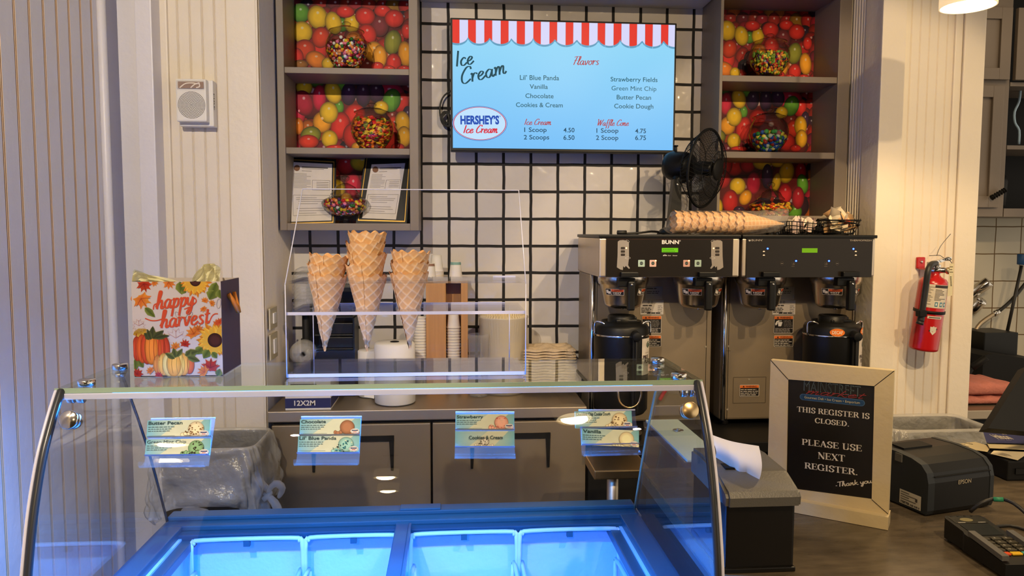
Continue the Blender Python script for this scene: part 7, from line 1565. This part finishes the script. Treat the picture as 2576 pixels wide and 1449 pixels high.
mb.tube(Pc, .0042, n=8); g_ = MB(); g_.tube([U(2499, 1256, Z=ZC+.079), U(2524, 1257, Z=ZC+.081)], .0052, n=8); mb.tube([U(2476, 1330, Z=ZC+.004), U(2540, 1322, Z=ZC+.004), U(2600, 1340, Z=ZC+.004)], .0035, n=8)
tag(mb.build('terminal_cable', 'rubber', None), 'black cable arching behind the card terminal', 'cable'); cbl = bpy.data.objects['terminal_cable']; gb = g_.build('green_tape', mat('green_tape', (40, 130, 90), .5), cbl); lab(gb, 'green tape band')
# cash drawer, register monitor, papers
cdw = thing('cash_drawer', 'black cash drawer box under the loose papers at the frame edge', 'cash drawer', (1.75, 1.9, ZC))
xq0 = U(2520, 1200, 1.86).x; zq = U(2540, 1160, 1.84).z
mb = MB(); mb.box(xq0, 2.05, 1.84, 2.0, ZC+.001, zq, bev=.004); mb.build('drawer_case', 'blackm', cdw)
mb = MB(); mb.box(xq0+.02, 2.03, 1.836, 1.8395, ZC+.02, zq-.02); mb.build('drawer_front', 'black', cdw)
mn = thing('register_monitor', 'black register monitor tilted back at the frame edge', 'monitor', (1.75, 1.86, zq))
Q = [U(2486, 1077, 1.84), U(2584, 920, 1.95), U(2740, 930, 1.96), U(2650, 1092, 1.85)]
mb = MB(); slab(mb, Q, .035); mb.build('screen_housing', 'blackm', mn)
mb = MB(); cq = (Q[2]+Q[3])/2; mb.box(cq.x-.05, cq.x+.05, 1.9, 1.99, zq+.001, zq+.02, bev=.003); mb.cyl((cq.x, 1.95, zq+.02), (cq.x, 1.97, Q[3].z), .02); mb.build('stand', 'blackm', mn)
def sheet(name, lbl, pts, Z0, colm, cat, fn=None, lift=.0):
    P = [U(*p, Z=Z0+h_) for *p, h_ in pts]; mb = MB(); mb.prism(P, (0, 0, 0), (0, 0, .0008), 0, lin(colm))
    if fn: fn(mb, P)
    o = mb.build(name, 'prn', None, fix=False); tag(o, lbl, cat, 'loose papers by the register'); return o
zq += .001
def hil(mb, P):
    p = PL(P[3]+V((0, 0, .001)), P[2]-P[3], P[0]-P[3]); 
    text(mb, p, 'Hilton', (2510, 1104), (2550, 1105), 9, (214, 206, 190), .0004, .02); lines(mb, p, 2508, 1106, 2556, 1109, 1, (150, 146, 170), .0004)
    c = p.q(2529, 1092); ribbon(mb, p, [(c[0]+.009*math.cos(t*pi/8), c[1]+.006*math.sin(t*pi/8)) for t in range(16)], .0012, (214, 206, 190), .0004, closed=True); text(mb, p, 'H', (2525, 1094), (2533, 1094), 4.5, (214, 206, 190), .0004)
def txt(mb, P):
    p = PL(P[3]+V((0, 0, .001)), P[2]-P[3], P[0]-P[3]); w_ = (P[2]-P[3]).length; h_ = (P[0]-P[3]).length
    for i in range(5): rect(mb, p, w_*.2, h_*(.75-.13*i), w_*(.5+.08*(i % 3)), h_*(.79-.13*i), (110, 104, 96), .0004)
sheet('receipt_paper', 'cream slip lying flat behind the receipt printer', [(2452, 1112, 0), (2494, 1124, 0), (2484, 1137, 0), (2370, 1121, 0)], zq, (206, 190, 150), 'paper', txt)
sheet('hotel_card', 'navy blue card with white lettering on the pile of papers', [(2472, 1083, .012), (2590, 1089, .012), (2584, 1117, .012), (2482, 1114, .012)], zq, (50, 54, 104), 'card', hil)
sheet('receipt_paper', 'cream envelope directly under the navy card', [(2482, 1115, .008), (2584, 1117, .008), (2590, 1132, .008), (2490, 1128, .008)], zq, (212, 196, 152), 'paper')
sheet('receipt_paper', 'printed white slip lowest in the pile of papers', [(2500, 1134, .003), (2590, 1138, .003), (2560, 1158, .003), (2492, 1142, .003)], zq, (196, 182, 150), 'paper', txt)

# ================================================================= KITCHEN BEYOND THE OPENING
YK = 3.5
def zN(x, y): return (2420+x/2.59, y/2.59)
kx = lambda px, Y=YK: U(px, 300, Y).x
kz = lambda py, Y=YK: U(2510, py, Y).z
kc = thing('kitchen_cabinet', 'taupe wall cupboard with a knobbed door beyond the column', 'cabinet', (kx(2500), YK+.1, kz(540)))
xk0, xk1, xk2 = kx(2380), kx(zN(320, 0)[0]), kx(2900)
mb = MB(); mb.box(xk0, xk1-.002, YK+.02, YK+.36, kz(545), 2.95, bev=.003); mk = MB(); mk.box(xk1+.002, xk2, YK+.325, YK+.339, kz(545), 2.95); lab(mk.build('shelf_back', 'blackm', kc), 'dark back of the open shelves'); mb.box(xk1+.002, xk2, YK+.34, YK+.36, kz(545), 2.95)
for a, b in ((kz(545), kz(524)), (kz(374), kz(364)), (kz(214), kz(204))): mb.box(xk1+.002, xk2, YK+.02, YK+.34, a, b)
mb.box(xk0, xk2, YK+.02, YK+.36, kz(18), 2.95) if 0 else None
mb.build('carcass', 'taupe', kc)
def shaker(x0_, x1_, z0_, z1_, nm, knob=False):
    fwid_ = .055; mb = MB(); y0_, y1_ = YK-.004, YK+.018
    mb.box(x0_, x0_+fwid_, y0_, y1_, z0_, z1_, bev=.002); mb.box(x1_-fwid_, x1_, y0_, y1_, z0_, z1_, bev=.002); mb.box(x0_+fwid_, x1_-fwid_, y0_, y1_, z0_, z0_+fwid_, bev=.002); mb.box(x0_+fwid_, x1_-fwid_, y0_, y1_, z1_-fwid_, z1_, bev=.002); mb.box(x0_+fwid_, x1_-fwid_, y0_+.014, y1_, z0_+fwid_, z1_-fwid_)
    d = mb.build(nm, 'taupe', kc)
    if knob:
        a, b = U(2494, 498, YK-.03), U(2528, 478, YK-.035); mb = MB(); mb.tube([a, a.lerp(b, .5), b], lambda t: .010+.004*math.sin(t*40)*1, n=10, smooth=14); mb.cyl(a.lerp(b, .3), a.lerp(b, .3)+V((0, .03, 0)), .005); lab(mb.build('handle', 'blackm', d), 'twisted dark iron pull')
shaker(xk0+.01, kx(2534), kz(200), kz(18), 'upper_door'); shaker(kx(2548), kx(2760), kz(200), kz(18), 'upper_door'); shaker(xk0+.01, kx(2522), kz(522), kz(216), 'lower_door', True)
b_ = thing('mixing_bowl', 'dark rounded container on the kitchen cupboard shelf', 'container', (kx(2572), YK+.18, kz(523)))
mb = MB(); mb.lathe([(0, .002), (.05, .002), (.06, .02), (.065, .14), (.055, .17), (0, .172)], 30); mb.build('body', 'blackm', b_, world=False)
b_ = thing('glass_pitcher', 'dark pitcher with curved pale handle on the upper kitchen shelf', 'pitcher', (kx(2575), YK+.2, kz(363)))
mb = MB(); mb.lathe([(0, .002), (.05, .002), (.055, .1), (.045, .2), (.05, .22)], 30); mb.build('body', 'blackm', b_, world=False)
P0 = [zN(382, 565), zN(372, 660), zN(342, 730), zN(345, 800), zN(372, 850), zN(370, 940)]
mb = MB(); mb.tube([U(*p, Y=YK+.13) for p in P0], .006, n=8); mb.build('handle', 'wire_blue_cast', b_)
# range area
Yq = 3.2
sv_ = thing('kitchen_counter', 'steel kitchen counter behind the column carrying folded cloths', 'counter', (U(2520, 1000, 3.0).x, 3.2, 0))
ztc = U(2480, 1032, 3.0).z; mb = MB(); mb.box(c3-.25, 4.2, 3.0, 3.88, ztc-.04, ztc, bev=.004); mb.build('counter_top', 'steeld', sv_); mb = MB(); mb.box(c3-.25, 4.2, 3.03, 3.87, 0, ztc-.04); mb.build('counter_base', 'blackm', sv_)
cf = thing('espresso_machine', 'dark steel kitchen appliance with sloping hood beyond the column', 'appliance', (U(2540, 950, 3.4).x, 3.5, ztc))
x0_, x1_ = U(2455, 900, 3.4).x, U(2640, 900, 3.4).x
mb = MB(); mb.prism([(x0_, 3.35, ztc+.0005), (x1_, 3.35, ztc+.0005), (x1_, 3.35, U(2576, 915, 3.35).z), (x0_+.05, 3.35, U(2480, 890, 3.35).z), (x0_, 3.35, U(2480, 895, 3.35).z)], (0, 0, 0), (0, .4, 0)); mb.build('body', 'blackm', cf)
mb = MB(); xx0, xx1 = U(2477, 840, 3.55).x, U(2562, 840, 3.55).x; mb.box(xx0, xx1, 3.55, 3.74, U(2500, 900, 3.55).z-.02, U(2500, 837, 3.55).z, bev=.004); mb.build('upper_tank', 'black', cf)
mb = MB(); mb.cyl(U(2445, 925, 3.3), U(2482, 900, 3.28), .016); mb.cyl(U(2420, 965, 3.3), U(2445, 925, 3.3), .012); mb.build('lever', 'blackm', cf)
for i, (lbl, py0, py1, dx) in enumerate((('folded pink cloth lowest in the pile on the kitchen counter', 1030, 998, 0), ('folded pink cloth on top of the pile on the kitchen counter', 998, 962, .0))):
    x0_, x1_ = U(2415, 1000, 3.08).x, U(2552, 1000, 3.08).x; z0_, z1_ = U(2480, py0, 3.08).z, U(2480, py1, 3.08).z
    if i == 0: z0_ = ztc+.001
    else: z0_ += .0005
    mb = MB()
    def cl_(u, v): 
        a = v*2*pi; X_ = (x0_+x1_)/2+(x1_-x0_)/2*(u*2-1)*(1-.05*i); sx_ = math.copysign(abs(math.cos(a))**.4, math.cos(a)); sz = math.copysign(abs(math.sin(a))**.6, math.sin(a)); e = 1-.35*i*max(0, u-.5)*(sz > 0)
        return V((X_, 3.2+.12*sx_, (z0_+z1_)/2+(z1_-z0_)/2*sz*e+(.003*math.sin(u*17+sx_*3) if sz > .5 else 0)))
    mb.grid(cl_, 24, 24); n0_ = 25
    for j in (0, 24): mb.add([cl_(j/24, k/24) for k in range(24)], [tuple(range(24))])
    tag(mb.build('folded_cloth', 'pink', None), lbl, 'cloth', 'pink cloths on the kitchen counter')
for i, (p0, p1, r_, l) in enumerate(((zN(60, 700), None, 0, ''),)): pass
for p0, p1, l in (((2440, 742), (2489, 708), 'upper of two bright tubes leaning out behind the column'), ((2440, 785), (2470, 755), 'lower of two bright tubes leaning out behind the column')):
    a, b = U(*p0, Y=3.84), U(*p1, Y=3.78); mb = MB(); mb.cyl(a, b, .03, n=24); tag(mb.build('steel_tube', 'chrome', None), l, 'tube', 'bright tubes behind the column')
mb = MB(); P = [(2446, 925, 3.7), (2447, 860, 3.7), (2460, 822, 3.7), (2485, 800, 3.7), (2510, 785, 3.7), (2545, 755, 3.7), (2590, 700, 3.7)]
hz = thing('spray_hose', 'braided hose curving up in front of the kitchen tiles', 'hose', U(2447, 925, 3.7))
mb.tube([U(x, y, Y=z_) for x, y, z_ in P[:5]], .011, n=10); mb.build('braided_section', 'steeld', hz); mb = MB(); mb.tube([U(x, y, Y=z_) for x, y, z_ in P[4:]], .009, n=10); mb.build('black_section', 'rubber', hz); mb = MB(); mb.cyl(U(2499, 791, Y=3.7), U(2512, 783, Y=3.7), .015); mb.build('coupling', 'chrome', hz)
br_ = thing('scrub_brush', 'black handled brush with blue top leaning on the kitchen tiles', 'brush', U(2533, 835, 3.64))
mb = MB(); mb.tube([U(2533, 838, 3.64), U(2570, 668, 3.66)], .008, n=8); mb.build('handle', 'rubber', br_); mb = MB(); mb.cyl(U(2569, 666, 3.66), U(2573, 640, 3.66), .02, .025); mb.build('brush_head', mat('blue_plastic', (36, 84, 140), .5), br_)

# ================================================================= LAMPS
def pendant(lbl, x, y, z, R, e):
    root = thing('pendant_lamp', lbl, 'pendant lamp', (x, y, z), 'white drum pendant lamps')
    mb = MB(); mb.lathe([(R-.003, .0), (R, 0), (R, .19), (.02, .2), (.0, .2)], 48); mb.lathe([(R-.003, 0), (R-.003, .185), (0, .19)], 48); mb.build('shade', 'lampshade', root, world=False)
    mb = MB(); mb.lathe([(0, .022), (R-.006, .022)], 48); mb.lathe([(R-.006, .022), (R-.006, .028), (0, .028)], 48); mb.build('diffuser', 'bulb', root, world=False)
    mb = MB(); mb.cyl((0, 0, .2), (0, 0, 3.0-z), .004, n=8); mb.cyl((0, 0, 2.98-z), (0, 0, 3.0-z), .05, n=24); mb.build('cord', 'blackm', root, world=False)
    l = lamp('pendant_light', 'SPOT', (x, y, z+.012), e, (1, .70, .36), (x, y, 0), spot_size=2.5, spot_blend=.3, shadow_soft_size=.05)
c = U(2435, 17, 2.0)
pendant('white drum pendant lamp cut by the upper frame edge in front of the column', c.x, 2.0, c.z, .0705, 26)
pendant('white drum pendant lamp mirrored on the pecan and mint cards', -1.05, .4, 2.2, .0705, 12)
pendant('white drum pendant lamp mirrored in the glass over the first steel fridge door', -.38, -1.2, 2.35, .0705, 75)
pendant('white drum pendant lamp mirrored in the glass just below the other mirrored lamp', -.42, -1.9, 2.35, .0705, 85)
pendant('white drum pendant lamp mirrored at the edge of the cookie dough card', .44, .7, 2.2, .0705, 9)
bpy.context.view_layer.update()
